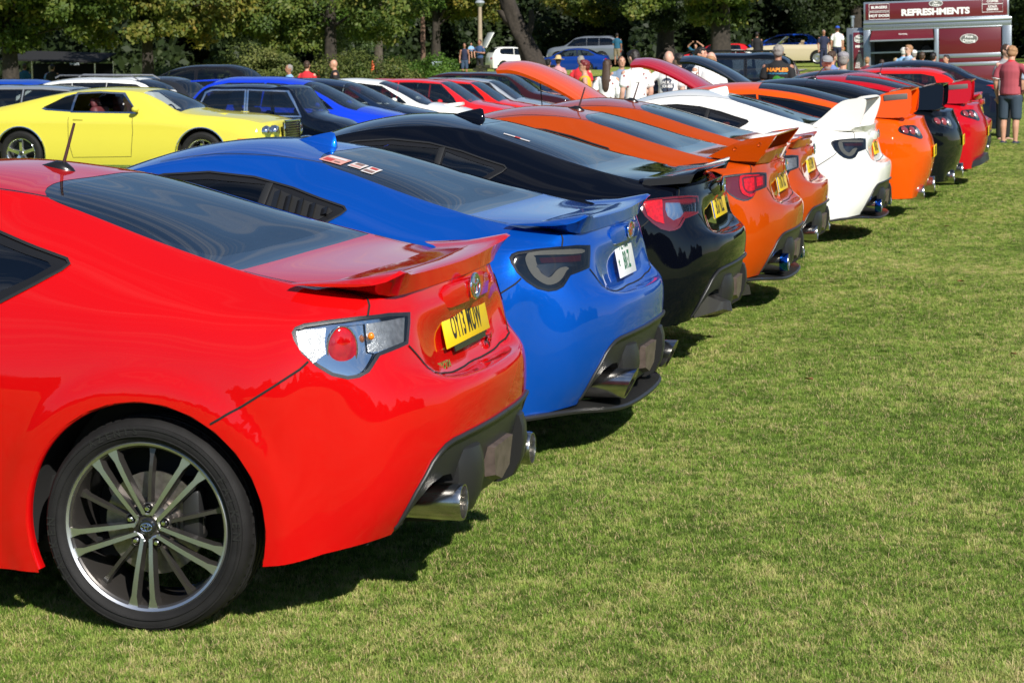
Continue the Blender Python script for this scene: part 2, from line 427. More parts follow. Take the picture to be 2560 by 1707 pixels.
def text_mesh(txt,size,bold=0,extrude=0,width=1.0,align='CENTER',font=None,spacing=1.0):
    c=bpy.data.curves.new('t','FONT'); c.body=txt; c.size=size; c.align_x=align; c.align_y='CENTER'; c.offset=bold; c.extrude=extrude; c.resolution_u=3; c.space_character=spacing
    o=bpy.data.objects.new('t',c); COL.objects.link(o); dg=bpy.context.evaluated_depsgraph_get(); me=bpy.data.meshes.new_from_object(o.evaluated_get(dg)); bpy.data.objects.remove(o); bpy.data.curves.remove(c)
    if width!=1.0:
        for v in me.vertices: v.co.x*=width
    return me
def text_obj(name,txt,size,mat,parent,M,**k):
    """M: 4x4 matrix of text plane (x right, y up, z outward)"""
    me=text_mesh(txt,size,**k); me.transform(M); me.name=name; me.materials.clear(); me.materials.append(mat); o=bpy.data.objects.new(name,me); return link(o,parent)
def frame(o,x,y):
    """matrix with origin o, local x along x, local y along y"""
    x=Vector(x).normalized(); y=Vector(y).normalized(); z=x.cross(y).normalized(); y=z.cross(x)
    return Matrix(((x.x,y.x,z.x,o[0]),(x.y,y.y,z.y,o[1]),(x.z,y.z,z.z,o[2]),(0,0,0,1)))
# ================================================================ low coupe (the same body for several cars)
# side stations: x list; columns are levels L0..L8 as (x,y,z) ; y is given positive and negated
def coupe_tables():
    T=[]
    # front stations (centre -> corner)
    T+=[[(-3.30,0,.20),(-3.36,0,.30),(-3.40,0,.42),(-3.41,0,.52),(-3.40,0,.58),(-3.38,0,.62),(-3.35,0,.645),(-3.32,0,.66),(-3.28,0,.675)],
        [(-3.28,.25,.20),(-3.34,.25,.30),(-3.38,.25,.42),(-3.385,.25,.52),(-3.37,.25,.58),(-3.35,.25,.62),(-3.32,.25,.645),(-3.29,.25,.662),(-3.25,.245,.678)],
        [(-3.20,.50,.19),(-3.25,.51,.30),(-3.29,.52,.42),(-3.29,.52,.52),(-3.27,.51,.58),(-3.24,.50,.63),(-3.21,.49,.655),(-3.18,.48,.67),(-3.14,.46,.69)]]
    S=[ # L0            L1               L2              L3             L4             L5             L6             L7            L8
        [(-3.02,.72,.18),(-3.05,.745,.30),(-3.06,.76,.42),(-3.05,.76,.52),(-3.03,.745,.60),(-3.00,.72,.66),(-2.97,.69,.70),(-2.94,.66,.715),(-2.90,.60,.73)],
        [(-2.80,.82,.17),(-2.80,.84,.30),(-2.80,.855,.42),(-2.80,.86,.54),(-2.80,.85,.64),(-2.79,.825,.71),(-2.77,.79,.75),(-2.75,.745,.765),(-2.72,.68,.77)],
        [(-2.57,.845,.17),(-2.57,.865,.30),(-2.57,.88,.42),(-2.57,.8875,.56),(-2.57,.885,.67),(-2.57,.865,.755),(-2.56,.83,.80),(-2.55,.78,.815),(-2.53,.71,.815)],
        [(-2.20,.84,.16),(-2.20,.85,.30),(-2.20,.86,.42),(-2.20,.868,.56),(-2.20,.866,.68),(-2.20,.85,.77),(-2.20,.825,.825),(-2.20,.785,.845),(-2.20,.72,.855)],
        [(-1.90,.835,.155),(-1.90,.838,.28),(-1.90,.835,.42),(-1.90,.845,.56),(-1.90,.852,.68),(-1.90,.838,.78),(-1.90,.815,.855),(-1.90,.78,.885),(-1.90,.735,.905)],
        [(-1.65,.835,.155),(-1.65,.838,.28),(-1.65,.830,.42),(-1.65,.840,.56),(-1.65,.848,.68),(-1.65,.833,.79),(-1.65,.810,.87),(-1.65,.760,.945),(-1.65,.695,1.01)],
        [(-1.35,.835,.155),(-1.35,.838,.28),(-1.35,.826,.42),(-1.35,.838,.56),(-1.35,.846,.68),(-1.35,.830,.79),(-1.35,.805,.885),(-1.35,.72,1.01),(-1.35,.605,1.135)],
        [(-1.05,.835,.155),(-1.05,.838,.28),(-1.05,.826,.42),(-1.05,.838,.56),(-1.05,.846,.68),(-1.05,.828,.79),(-1.05,.800,.895),(-1.05,.695,1.055),(-1.05,.555,1.205)],
        [(-.80,.836,.155),(-.80,.840,.28),(-.80,.832,.42),(-.80,.845,.56),(-.80,.850,.68),(-.80,.832,.79),(-.80,.798,.90),(-.80,.685,1.07),(-.80,.530,1.225)],
        [(-.60,.840,.155),(-.60,.848,.28),(-.60,.845,.42),(-.60,.858,.56),(-.60,.862,.68),(-.60,.842,.79),(-.60,.800,.905),(-.60,.680,1.07),(-.60,.515,1.217)],
        [(-.437,.848,.153),(-.437,.858,.28),(-.437,.862,.42),(-.437,.872,.56),(-.437,.872,.68),(-.437,.853,.79),(-.437,.808,.905),(-.437,.695,1.06),(-.437,.505,1.192)],
        [(-.28,.856,.153),(-.28,.866,.28),(-.28,.873,.42),(-.28,.882,.56),(-.28,.880,.68),(-.28,.862,.79),(-.28,.820,.90),(-.28,.715,1.03),(-.28,.545,1.145)],
        [(-.115,.86,.17),(-.115,.868,.30),(-.115,.878,.44),(-.115,.8875,.58),(-.115,.885,.69),(-.115,.868,.80),(-.115,.828,.895),(-.115,.735,.995),(-.115,.58,1.093)],
        [(.06,.862,.19),(.06,.87,.32),(.06,.880,.46),(.06,.889,.60),(.06,.884,.70),(.06,.865,.80),(.06,.826,.89),(.06,.745,.965),(.06,.612,1.043)],
        [(.225,.864,.20),(.225,.872,.33),(.225,.880,.47),(.225,.885,.61),(.225,.878,.71),(.225,.858,.80),(.225,.818,.88),(.225,.748,.935),(.225,.64,1.000)],
        [(.34,.864,.205),(.34,.868,.34),(.34,.872,.48),(.34,.873,.62),(.34,.866,.72),(.34,.845,.80),(.34,.808,.875),(.34,.748,.922),(.335,.65,.975)],
        [(.43,.85,.215),(.43,.853,.34),(.43,.852,.48),(.43,.848,.63),(.435,.838,.73),(.435,.826,.80),(.43,.797,.872),(.43,.742,.913),(.43,.658,.957)],
        [(.50,.80,.232),(.505,.806,.35),(.508,.806,.49),(.508,.800,.645),(.50,.798,.735),(.495,.785,.80),(.49,.765,.872),(.495,.722,.908),(.515,.66,.943)],
        [(.60,.715,.250),(.63,.730,.35),(.652,.725,.49),(.655,.707,.655),(.625,.710,.735),(.605,.700,.80),(.590,.690,.870),(.592,.670,.900),(.596,.645,.932)],
    ]
    T+=S
    T+=[[(.69,.50,.262),(.735,.53,.36),(.765,.535,.49),(.765,.505,.662),(.712,.53,.725),(.690,.54,.80),(.672,.53,.868),(.665,.505,.905),(.660,.49,.935)],
        [(.73,.30,.262),(.775,.33,.36),(.808,.335,.49),(.808,.320,.668),(.730,.335,.682),(.694,.345,.78),(.706,.34,.865),(.695,.325,.905),(.688,.32,.938)],
        [(.745,0,.262),(.79,0,.36),(.826,0,.49),(.828,0,.668),(.722,0,.670),(.690,0,.78),(.712,0,.865),(.708,0,.905),(.702,0,.940)]]
    A=np.array(T,float).transpose(1,0,2); A[:,:,1]*=-1
    xs=[s[8][0] for s in S]
    Bc=[(-2.95,.755),(-2.76,.795),(-2.58,.83),(-2.27,.875),(-2.06,.905),(-1.78,1.015),(-1.45,1.155),(-1.10,1.255),(-.80,1.276),(-.63,1.254),(-.515,1.228),(-.34,1.185),(-.17,1.135),(.02,1.070),(.21,1.000),(.33,.985),(.44,.978),(.54,.972),(.66,.955)]
    return A,3,len(S)-1,Bc
def make_half():
    A,nT,nX,Bc=coupe_tables()
    H=Half(A,nT,nX,Bc,step=.027,sharpS=(20,),pB=lambda x: 2.6 if x<-.5 else 3.0)
    # rolled wheel-arch flanges stand slightly proud of the wings
    for c in (0,-2.57):
        r=np.hypot(H.V[:,0]-c,H.V[:,2]-.30); k=(H.V[:,1]<-.75)&(r<.52); q=np.clip((.455-r)/.05,0,1); q=q*q*(3-2*q); H.V[k,1]-=.011*q[k]
    H._norm(); return H
GT={}
def circ(cx,cz,r,n=28,y=-1): return [(cx+r*math.cos(2*PI*k/n),y,cz+r*math.sin(2*PI*k/n)) for k in range(n)]
def inset3(P,d,dist):
    dn,e1,e2=basis(d); P=np.array(P,float); q=np.stack([P@e1,P@e2],1); n=len(q); area=sum(q[i][0]*q[(i+1)%n][1]-q[(i+1)%n][0]*q[i][1] for i in range(n))
    s=1 if area>0 else -1; out=[]
    for i in range(n):
        a=q[i]-q[i-1]; b=q[(i+1)%n]-q[i]; a=a/(np.linalg.norm(a)+1e-9); b=b/(np.linalg.norm(b)+1e-9)
        na=np.array([-a[1],a[0]])*s; nb=np.array([-b[1],b[0]])*s; m=na+nb; m/=max(np.linalg.norm(m),.5); k=dist/max(m@na,.5)
        out.append(P[i]+(e1*m[0]+e2*m[1])*k)
    return out
LAMP=[(.674,-.503,.881),(.681,-.523,.85),(.688,-.565,.797),(.661,-.632,.786),(.636,-.676,.777),(.627,-.696,.758),(.616,-.717,.736),(.594,-.74,.723),(.566,-.759,.720),(.527,-.781,.732),(.488,-.801,.761),(.453,-.817,.798),(.431,-.816,.833),(.422,-.809,.854),(.428,-.799,.868),(.449,-.784,.877),(.511,-.743,.884),(.581,-.688,.889),(.640,-.598,.889)]
LD=(.72,-.69,0)
LZ={
'white_side':[(.436,-.806,.862),(.509,-.759,.864),(.507,-.769,.827),(.512,-.775,.795),(.483,-.803,.768),(.444,-.816,.812)],
'red_bullet':[(.523,-.748,.866),(.516,-.764,.824),(.528,-.766,.786),(.548,-.763,.752),(.57,-.753,.735),(.585,-.74,.742),(.588,-.728,.772),(.574,-.726,.805),(.564,-.724,.841),(.556,-.724,.866)],
'chrome_mid':[(.556,-.724,.866),(.600,-.681,.868),(.612,-.697,.791),(.626,-.681,.786),(.615,-.708,.758),(.602,-.728,.738),(.586,-.742,.734),(.588,-.728,.772),(.574,-.726,.805),(.564,-.724,.841)],
'clear_inner':[(.602,-.679,.868),(.669,-.520,.872),(.680,-.565,.806),(.633,-.672,.790),(.612,-.697,.791)],
'tube':[(.659,-.565,.872),(.578,-.699,.880),(.501,-.758,.875),(.483,-.773,.863),(.482,-.782,.842),(.498,-.782,.804),(.523,-.774,.771),(.562,-.755,.747),(.592,-.731,.752),(.611,-.707,.769),(.622,-.681,.795),(.630,-.668,.804),(.617,-.683,.812),(.593,-.710,.803),(.575,-.736,.779),(.560,-.748,.777),(.537,-.757,.795),(.522,-.759,.827),(.516,-.756,.852),(.525,-.746,.862),(.662,-.574,.856)],
'bar_red':[(.529,-.747,.851),(.662,-.575,.852),(.664,-.594,.828),(.538,-.747,.831)],
'glitter':[(.530,-.753,.827),(.667,-.592,.824),(.666,-.602,.813),(.626,-.671,.812),(.597,-.704,.807),(.574,-.734,.783),(.559,-.747,.778),(.540,-.754,.798)],
'fl_red':[(.435,-.795,.871),(.528,-.736,.880),(.534,-.753,.816),(.545,-.764,.758),(.507,-.786,.770),(.468,-.805,.801)],
'fl_clear':[(.547,-.731,.861),(.679,-.525,.852),(.686,-.549,.807),(.636,-.657,.812),(.618,-.692,.787),(.587,-.728,.774),(.560,-.741,.795),(.548,-.740,.828)],
'led_a':[(.565,-.719,.855),(.622,-.65,.864),(.630,-.678,.785),(.591,-.722,.780),(.574,-.728,.799)],
'led_b':[(.633,-.632,.862),(.664,-.560,.863),(.671,-.586,.815),(.641,-.651,.807)],
'led_tube':[(.641,-.605,.877),(.558,-.716,.879),(.541,-.735,.860),(.545,-.749,.801),(.567,-.747,.763),(.610,-.720,.745),(.634,-.684,.763),(.642,-.665,.780),(.635,-.675,.780),(.618,-.704,.764),(.593,-.727,.767),(.567,-.736,.794),(.556,-.731,.837),(.564,-.716,.866),(.642,-.609,.870)],
}
DLO=[(-1.93,.885),(-1.4,.888),(-1.0,.898),(-.7,.905),(-.454,.915),(-.36,.965),(-.288,1.006),(-.272,1.021),(-.285,1.034),(-.394,1.064),(-.52,1.102),(-.7,1.142),(-.9,1.160),(-1.1,1.148),(-1.3,1.098),(-1.5,1.018),(-1.7,.945),(-1.85,.905)]
DOORG=[(-1.80,.905),(-1.4,.912),(-1.0,.92),(-.672,.928),(-.660,1.03),(-.648,1.116),(-.9,1.134),(-1.1,1.122),(-1.3,1.072),(-1.5,.993),(-1.7,.925)]
QTRG=[(-.628,.930),(-.47,.942),(-.37,.988),(-.325,1.016),(-.34,1.028),(-.42,1.048),(-.52,1.076),(-.606,1.104)]
RGL=[(-.513,.02),(-.513,-.22),(-.505,-.32),(-.492,-.39),(-.474,-.443),(-.452,-.480),(-.428,-.504),(-.40,-.514),(-.35,-.527),(-.20,-.556),(0,-.594),(.14,-.618),(.205,-.628),(.208,-.60),(.206,-.3),(.203,.02)]
RGI=[(-.485,.02),(-.485,-.25),(-.460,-.38),(-.42,-.445),(-.35,-.475),(-.20,-.515),(0,-.555),(.08,-.560),(.115,-.52),(.125,-.3),(.125,.02)]
WSC=[(-2.02,.02),(-2.01,-.30),(-1.97,-.5),(-1.86,-.66),(-1.72,-.665),(-1.52,-.61),(-1.42,-.56),(-1.39,-.40),(-1.375,-.2),(-1.37,.02)]
DIFF=[(0,.03,.518),(0,-.248,.516),(0,-.362,.512),(0,-.461,.507),(0,-.503,.498),(0,-.534,.480),(0,-.560,.457),(0,-.582,.418),(0,-.606,.374),(0,-.620,.319),(0,-.628,.24),(0,.03,.24)]
def EXH(): return [(0,-.60,.20),(0,-.60,.27),(0,-.575,.335),(0,-.53,.385),(0,-.475,.402),(0,-.42,.398),(0,-.385,.37),(0,-.372,.32),(0,-.37,.20)]
def zxy(P,z=1.): return [(x,y,z) for x,y in P]
def xz(P,y=-1): return [(x,y,z) for x,z in P]
def arch_lip(H,cx,cz,r,depth=.05,a0=-14,a1=203,n=44,zmin=.14):
    V=[];F=[];N=[]
    for k in range(n+1):
        a=math.radians(a0+(a1-a0)*k/n); x=cx+r*math.cos(a);z=cz+r*math.sin(a)
        if z<zmin: z=zmin
        h=H.ray((x,-3,z),(0,1,0)); 
        if h is None: h=H.at((x,-.87,z))[0]
        nr=H.at(h)[1]; o=np.array([math.cos(a),0,math.sin(a)])
        V+=[h,h+np.array([0,.008,0])-o*.006,h+np.array([0,.022,0])-o*.008,h+np.array([0,depth,0])]
        N+=[nr-.2*o,-o-[0,.8,0],-o,-o]
    for k in range(n):
        for q in range(3): F.append([k*4+q,(k+1)*4+q,(k+1)*4+q+1,k*4+q+1])
    N=np.array(N);N/=np.linalg.norm(N,axis=1)[:,None]
    return np.array(V),F,N
def gt_prepare():
    H=GT['H']=make_half()
    V,F=H.V,H.F.tolist()
    feats=[(1,circ(0,.30,.362),(0,-1,0)),(1,circ(-2.57,.30,.362),(0,-1,0)),
      (2,xz(DLO),(0,-1,0)),(3,xz(DOORG),(0,-1,0)),(4,xz(QTRG),(0,-1,0)),
      (5,LAMP,LD),(6,DIFF,(1,0,0)),(1,EXH(),(1,0,0)),
      (7,zxy(RGL),(0,0,1)),(8,zxy(RGI),(0,0,1)),(9,zxy(WSC),(0,0,1))]
    R=cut(V,F,feats); GT['R']=R
    def P(tag,off=0):
        v,f=R[tag]; v2,n=normals_of(H,v,off); return v2,f,n
    v,f,n=P(0)
    parts=[(v,f,n)]
    for c in (0,-2.57): parts.append(arch_lip(H,c,.30,.362))
    vv=[];ff=[];nn=[];b=0
    for v,f,n in parts: vv.append(v);ff+=[[i+b for i in g] for g in f];nn.append(n);b+=len(v)
    GT['body']=both(np.concatenate(vv),ff,np.concatenate(nn))
    GT['trim']=P(2,-.001); GT['doorglass']=P(3,-.003); GT['qglass']=P(4,-.003)
    GT['frit']=both(*P(7,-.001)); GT['rglass']=both(*P(8,-.001)); GT['wsc']=both(*P(9,-.002))
    GT['diff']=P(6,-.006)
    # gaps: thin dark strips hugging the surface
    def strips(L,w=.0062,off=.0022):
        vs=[];fs=[];ns=[];b=0
        for pts in L:
            v,f,n=hug(H,densify(pts,.009),w,off)
            for M in (False,True):
                if M: v,f,n=mir(v,f,n)
                vs.append(v);fs+=[[i+b for i in g] for g in f];ns.append(n);b+=len(v)
        return np.concatenate(vs),fs,np.concatenate(ns)
    GT['gaps']=strips([
      [(.212,-.886,.605),(.301,-.877,.656),(.385,-.857,.710),(.45,-.825,.755),(.47,-.812,.775)],
      [(.223,-.634,1.0),(.327,-.625,.978),(.417,-.618,.963),(.509,-.617,.950),(.585,-.640,.935),(.600,-.655,.915),(.600,-.672,.888)],
      [(.688,-.565,.793),(.70,-.52,.752),(.722,-.46,.690),(.722,-.40,.668),(.722,-.2,.664),(.722,0,.664)],
      [(-1.15,-.53,1.20),(-.9,-.50,1.215),(-.7,-.505,1.21),(-.579,-.50,1.20),(-.50,-.495,1.197),(-.44,-.49,1.188)],
      [(-.66,-.80,.905),(-.60,-.85,.75),(-.56,-.865,.55),(-.56,-.85,.35),(-.60,-.84,.24),(-.8,-.835,.215),(-1.3,-.835,.21),(-1.68,-.835,.215),(-1.80,-.836,.30),(-1.84,-.84,.55),(-1.86,-.845,.75),(-1.87,-.81,.87)],
      [(-3.1,-.55,.69),(-2.8,-.66,.765),(-2.53,-.71,.812),(-2.2,-.72,.853),(-1.95,-.73,.89)],
      [(-1.95,-.73,.89),(-2.05,-.5,.895),(-2.1,-.25,.897),(-2.1,0,.898)]])
    # side glass surround ridge
    GT['seal']=None
    def sd(x,z):
        h=H.ray((x,-3,z),(0,1,0)); return h if h is not None else H.at((x,-.7,z))[0]
    GT['sd']=sd
    M_=[sd(p[0],p[2]) for p in densify([(x,0,z) for x,z in DLO]+[(DLO[0][0],0,DLO[0][1])],.03)]
    Hs=hug(H,M_,.010,.004); GT['seal']=Hs
    GT['pillar']=hug(H,[sd(p[0],p[2]) for p in densify([(-.650,0,.925),(-.640,0,1.02),(-.627,0,1.12)],.02)],.030,.003)
def gt_lamp(variant):
    key='lamp_'+variant
    if key in GT: return GT[key]
    H=GT['H']; V,F=GT['R'][5]
    sets={'clear':[('white_side','clear_reflector',M_white_lens,-.006),('chrome_mid','chrome_bowl',M_chrome,-.012),('clear_inner','clear_reflector',M_white_lens,-.006)],
      'smoke':[('tube','light_tube',M_cream,.0),('bar_red','red_bar',M_dkred,-.004),('glitter','faceted_reflector',M_steel,-.008)],
      'facelift':[('fl_red','red_lens',M_red,-.002),('fl_clear','clear_reflector',M_chrome,-.006)],
      'led':[('led_tube','light_tube',M_red,.0),('led_a','led_panel',M_red,-.003),('led_b','led_panel',M_red,-.003)]}[variant]
    base={'clear':M_gdark,'smoke':M_gdark,'facelift':M_dkred,'led':M_dkred}[variant]
    inner=inset3(LAMP,LD,.010)
    sm=lambda z: [tuple(q) for q in spline(LZ[z],3,True)] if z in('tube','red_bullet','led_tube','glitter') else LZ[z]
    feats=[(1,inner,LD)]+[(i+2,sm(z),LD) for i,(z,_,_,_) in enumerate(sets)]
    if variant in('clear',): feats=[(1,inner,LD)]+feats[1:]
    R=cut(V,F,feats,margin=.02); out=[]
    def two(tg,off):
        v,f=R[tg]; v,n=normals_of(H,v,off); return v,f,n
    out.append(('bezel',M_black if variant!='facelift' else M_dkred,two(0,-.001)))
    out.append(('housing',{'clear':M_chrome}.get(variant,base),two(1,-.010)))
    for i,(z,nm,m,off) in enumerate(sets):
        if i+2 in R: out.append((nm,m,two(i+2,off-.004)))
    vl,fl=R[1]; 
    allv,allf=GT['R'][5]; v,n=normals_of(H,allv,.003); out.append(('lens',M_lens_smoke if variant=='smoke' else M_lens,(v,allf,n)))
    # the edge of the opening
    P=np.array([H.ray(np.array(p)+np.array(LD)*.3,-np.array(LD)) if H.ray(np.array(p)+np.array(LD)*.3,-np.array(LD)) is not None else p for p in LAMP])
    P=np.array(densify(list(P)+[P[0]],.015)); k=len(P); Vv=np.concatenate([P,P-np.array(LD)*.02]); Ff=[[i,i+1,i+1+k,i+k] for i in range(k-1)]; nn=np.array([H.at(p)[1] for p in P]); nn=np.concatenate([nn,nn])
    out.append(('rim',M_black,(Vv,Ff,nn)))
    GT[key]=out; return out
def getme(key,maker):
    if key not in GT:
        o=maker(); GT[key]=o.data; bpy.data.objects.remove(o)
    return GT[key]
def P3(key,name,data,mat,parent,mats=None,flip=False):
    """mesh data -> object, cached by key"""
    k='me_'+key+('_f' if flip else '')
    if k not in GT:
        v,f,n=data
        if flip: v,f,n=mir(v,f,n)
        o=mesh(name,v,f,mat,None,n); GT[k]=o.data; bpy.data.objects.remove(o)
    return inst(name,GT[k],parent,mats)
# ---- wheels --------------------------------------------------------------
def wheel_meshes(kind,R,rw,W,detail=True):
    """R tyre radius, rw rim radius, W tyre width. axis along -Y outward; centre at hub, outer face at y=-W/2"""
    key='wheel_%s_%g_%g_%g_%d'%(kind,R,rw,W,detail)
    if key in GT: return GT[key]
    h=W/2; ns=96 if detail else 40
    m=MB()
    prof=[(rw-.012,-h*.72),(rw+.002,-h*.86),(rw+.006,-h*.93),(rw+(R-rw)*.25,-h*1.02),(rw+(R-rw)*.5,-h*1.06),(rw+(R-rw)*.75,-h*1.02),(R-.016,-h*.95),(R-.006,-h*.86),(R-.001,-h*.74),(R,-h*.5),(R,h*.5),(R-.004,h*.85),(R-.03,h),(rw,h*.9)]
    m.lathe(prof,ns,'Y')
    if detail:
        # raised tread shoulder blocks and circumferential ribs
        for k in range(64):
            a=2*PI*k/64
            for s in(-1,1):
                M=Matrix.Rotation(-a,4,'Y')
                P=[(-.0095,s*h*.93,R-.017),(.0095,s*h*.93,R-.017),(.0105,s*h*.52,R+.0035),(-.0085,s*h*.52,R+.0035)]
                Q=[(x,y-s*.003,z-.010) for x,y,z in P]; V=[tuple(M@Vector(p)) for p in P+Q]
                m.add(V,[(0,1,2,3),(7,6,5,4),(0,4,5,1),(1,5,6,2),(2,6,7,3),(3,7,4,0)])
        for y in (-.3,0,.3): m.lathe([(R,h*(y-.09)),(R+.0035,h*(y-.085)),(R+.0035,h*(y+.085)),(R,h*(y+.09))],ns,'Y')
        for rr in(.30,.62): 
            r0=rw+(R-rw)*rr; m.lathe([(r0-.001,-h*1.045),(r0,-h*1.075),(r0+.0018,-h*1.075),(r0+.003,-h*1.05)],ns,'Y')
    o=m.build('tyre',M_tyre,None,ang=28); ty=o.data; bpy.data.objects.remove(o)
    rim=MB(); yo=-h*.80
    dk=0;br=1
    # barrel (dark) and lip (bright)
    rim.cm=0; rim.lathe([(rw-.002,yo-.004),(rw-.014,yo+.004),(rw-.020,yo+.02),(rw-.028,h*.2),(rw-.03,h*.8)],ns,'Y')
    rim.cm=1; rim.lathe([(rw-.009,yo+.002),(rw-.008,yo-.006),(rw-.001,yo-.010),(rw+.003,yo-.007),(rw+.003,yo+.006)],ns,'Y')
    def spoke(a,o0,o1,r0,r1,w0,w1,y0,y1,th,bright,depth=.03):
        # centre line from (r0,o0) to (r1,o1) in the wheel plane rotated to angle a
        ca,sa=math.cos(a),math.sin(a)
        def T(r,o,y): return (r*ca-o*sa,y,r*sa+o*ca)
        K=6; rows=[]
        for k in range(K+1):
            t=k/K; r=r0+(r1-r0)*t; o_=o0+(o1-o0)*t; w=(w0+(w1-w0)*t)/2*(1+(.9*(t-.86)/.14 if t>.86 else 0)); y=y0+(y1-y0)*t-.006*math.sin(PI*t)
            rows.append([T(r,o_-w*1.25,y+depth),T(r,o_-w,y+.004),T(r,o_-w*.9,y),T(r,o_+w*.9,y),T(r,o_+w,y+.004),T(r,o_+w*1.25,y+depth)])
        V=[v for rr in rows for v in rr]
        for j in range(5):
            rim.cm=1 if (bright and j==2) else 0
            b=len(rim.V); rim.add(V,[])
            rim.F+=[(b+k*6+j,b+(k+1)*6+j,b+(k+1)*6+j+1,b+k*6+j+1) for k in range(K)]; rim.m+=[rim.cm]*K
    if kind=='twin':
        for i in range(5):
            a=math.radians(266+72*i)
            for s in(-1,1): spoke(a,s*.0125,s*.0310,.034,rw-.006,.0120,.0185,yo+.002,yo-.002,0,True)
            spoke(a+math.radians(36),0,0,.066,rw-.016,.011,.012,yo+.012,yo+.022,0,False,.022)
            # U bridge joining neighbouring pairs behind each nut
            b=a+math.radians(36); U=[]
            for k in range(9):
                t=math.radians(-26+52*k/8); rr=.0345+.010*(abs(k-4)/4)**2
                U.append((rr*math.cos(b+t),yo+.006,rr*math.sin(b+t)))
            rim.cm=1; rim.tube(U,.0045,6)
    elif kind=='five':
        for i in range(5): spoke(math.radians(90+72*i),0,0,.04,rw-.006,.055,.042,yo+.004,yo-.002,0,True)
    elif kind=='multi':
        for i in range(10): spoke(math.radians(90+36*i),0,0,.04,rw-.006,.018,.022,yo+.004,yo-.002,0,True)
    else:
        rim.cm=1; rim.lathe([(0,yo+.01),(.05,yo+.01),(.09,yo-.005),(rw-.04,yo+.0),(rw-.01,yo+.012)],ns,'Y')
    rim.cm=0; rim.lathe([(0,yo+.010),(.030,yo+.008),(.036,yo+.014),(.066,yo+.022),(.070,yo+.06)],32,'Y')
    if kind=='twin':
        for i in range(5):
            a=math.radians(266+36+72*i); c=(.053*math.cos(a),0,.053*math.sin(a))
            rim.cm=0; rim.lathe([(.0165,yo+.022),(.0165,yo+.008),(.0135,yo+.006),(.0125,yo+.02)],16,'Y',c)
    o=rim.build('rim',[M_gun,M_mach],None,ang=35); rm=o.data; bpy.data.objects.remove(o)
    nu=MB(); nu.lathe([(0,yo-.006),(.006,yo-.005),(.0095,yo+.002),(.0105,yo+.02)],10,'Y')
    o=nu.build('wheel_nut',M_chrome,None); nm=o.data; bpy.data.objects.remove(o)
    cp=MB(); cp.lathe([(0,yo-.002),(.020,yo-.001),(.0245,yo+.003),(.025,yo+.014)],28,'Y'); o=cp.build('hub_cap',M_gdark,None); cm=o.data; bpy.data.objects.remove(o)
    ds=MB(); ds.lathe([(.06,-h*.2),(.148,-h*.2),(.148,-h*.1),(.06,-h*.1)],40,'Y',closed=True); ds.lathe([(0,-h*.34),(.075,-h*.34),(.078,-h*.1)],32,'Y')
    o=ds.build('brake_disc',M_disc,None); dm=o.data; bpy.data.objects.remove(o)
    cl=MB(); 
    for k in range(1): cl.box((.118,-h*.12,.03),(.055,.07,.15),bev=.012)
    o=cl.build('brake_caliper',M_black,None); km=o.data; bpy.data.objects.remove(o)
    lt=None
    if kind=='twin':
        Vv=[];Ff=[]
        def arc(txt,a0,rr,size,step):
            for i,ch in enumerate(txt):
                if ch==' ': continue
                me=text_mesh(ch,size,bold=.0006); a=a0-step*i; c,s_=math.cos(a),math.sin(a); b=len(Vv)
                for v in me.vertices:
                    u,w=v.co.x,v.co.y; r_=rr+w; t_=u
                    Vv.append((r_*c+t_*s_,-h*1.062-.0012,r_*s_-t_*c))
                Ff.extend([tuple(b+q for q in pl.vertices) for pl in me.polygons])
        rm_=(rw+R)/2+.002
        arc('FALKEN',math.radians(32),rm_,.034,.118); arc('FALKEN',math.radians(212),rm_,.034,.118); arc('AZENIS',math.radians(122),rm_,.028,.10)
        o=mesh('tyre_lettering',Vv,Ff,simple('moulded_rubber',(.015,.0145,.0145),rough=.5),smooth=False); lt=o.data; bpy.data.objects.remove(o)
        cp=MB(); 
        for a_,b_,cy in ((.0165,.0115,0),(.0055,.0112,0),(.0108,.0042,.005)):
            cp.tube([(a_*math.cos(q),yo-.0035,cy+b_*math.sin(q)) for q in np.linspace(0,2*PI,21)],.0016,5,cap=False)
        o=cp.build('cap_emblem',M_chrome,None); ce=o.data; bpy.data.objects.remove(o); GT[key+'x']=(lt,ce)
    GT[key]=(ty,rm,nm,cm,dm,km); return GT[key]
def add_wheel(parent,kind,x,y,z,R=.312,rw=.232,W=.205,side=-1,rimmats=None,detail=True,brakes=True,rot=0,steer=0):
    ty,rm,nm,cm,dm,km=wheel_meshes(kind,R,rw,W,detail)
    w=inst('wheel',ty,parent,None,loc=(x,y,z),rot=(0,0,(0 if side<0 else PI)+steer))
    r=inst('rim',rm,w,rimmats,rot=(0,rot,0))
    if kind!='disc' and detail:
        inst('hub_cap',cm,w)
        if kind=='twin':
            for i in range(5): a=math.radians(266+36+72*i); inst('wheel_nut',nm,r,loc=(.053*math.cos(a),0,.053*math.sin(a)))
    kx='wheel_%s_%g_%g_%g_%dx'%(kind,R,rw,W,detail)
    if kx in GT: inst('tyre_lettering',GT[kx][0],w)['kind']='stuff'; inst('cap_emblem',GT[kx][1],w)
    if brakes and detail: inst('brake_disc',dm,w); inst('brake_caliper',km,w)
    return w
def wheel_well(parent,cx,cz,r,y0=.86,y1=.50):
    m=MB()
    for s in(-1,):
        V=[];F=[];n=20
        for k in range(n+1):
            a=math.radians(-12+204*k/n)
            for y in(y0,y1): V.append((cx+r*math.cos(a),s*y,cz+r*math.sin(a)))
        for k in range(n): F.append((2*k,2*k+2,2*k+3,2*k+1))
        V.append((cx,s*y1,cz)); c=len(V)-1
        for k in range(n): F.append((2*k+1,2*k+3,c))
        m.add(V,F)
    return m.build('wheel_arch_liner',M_under,parent,recalc=False)
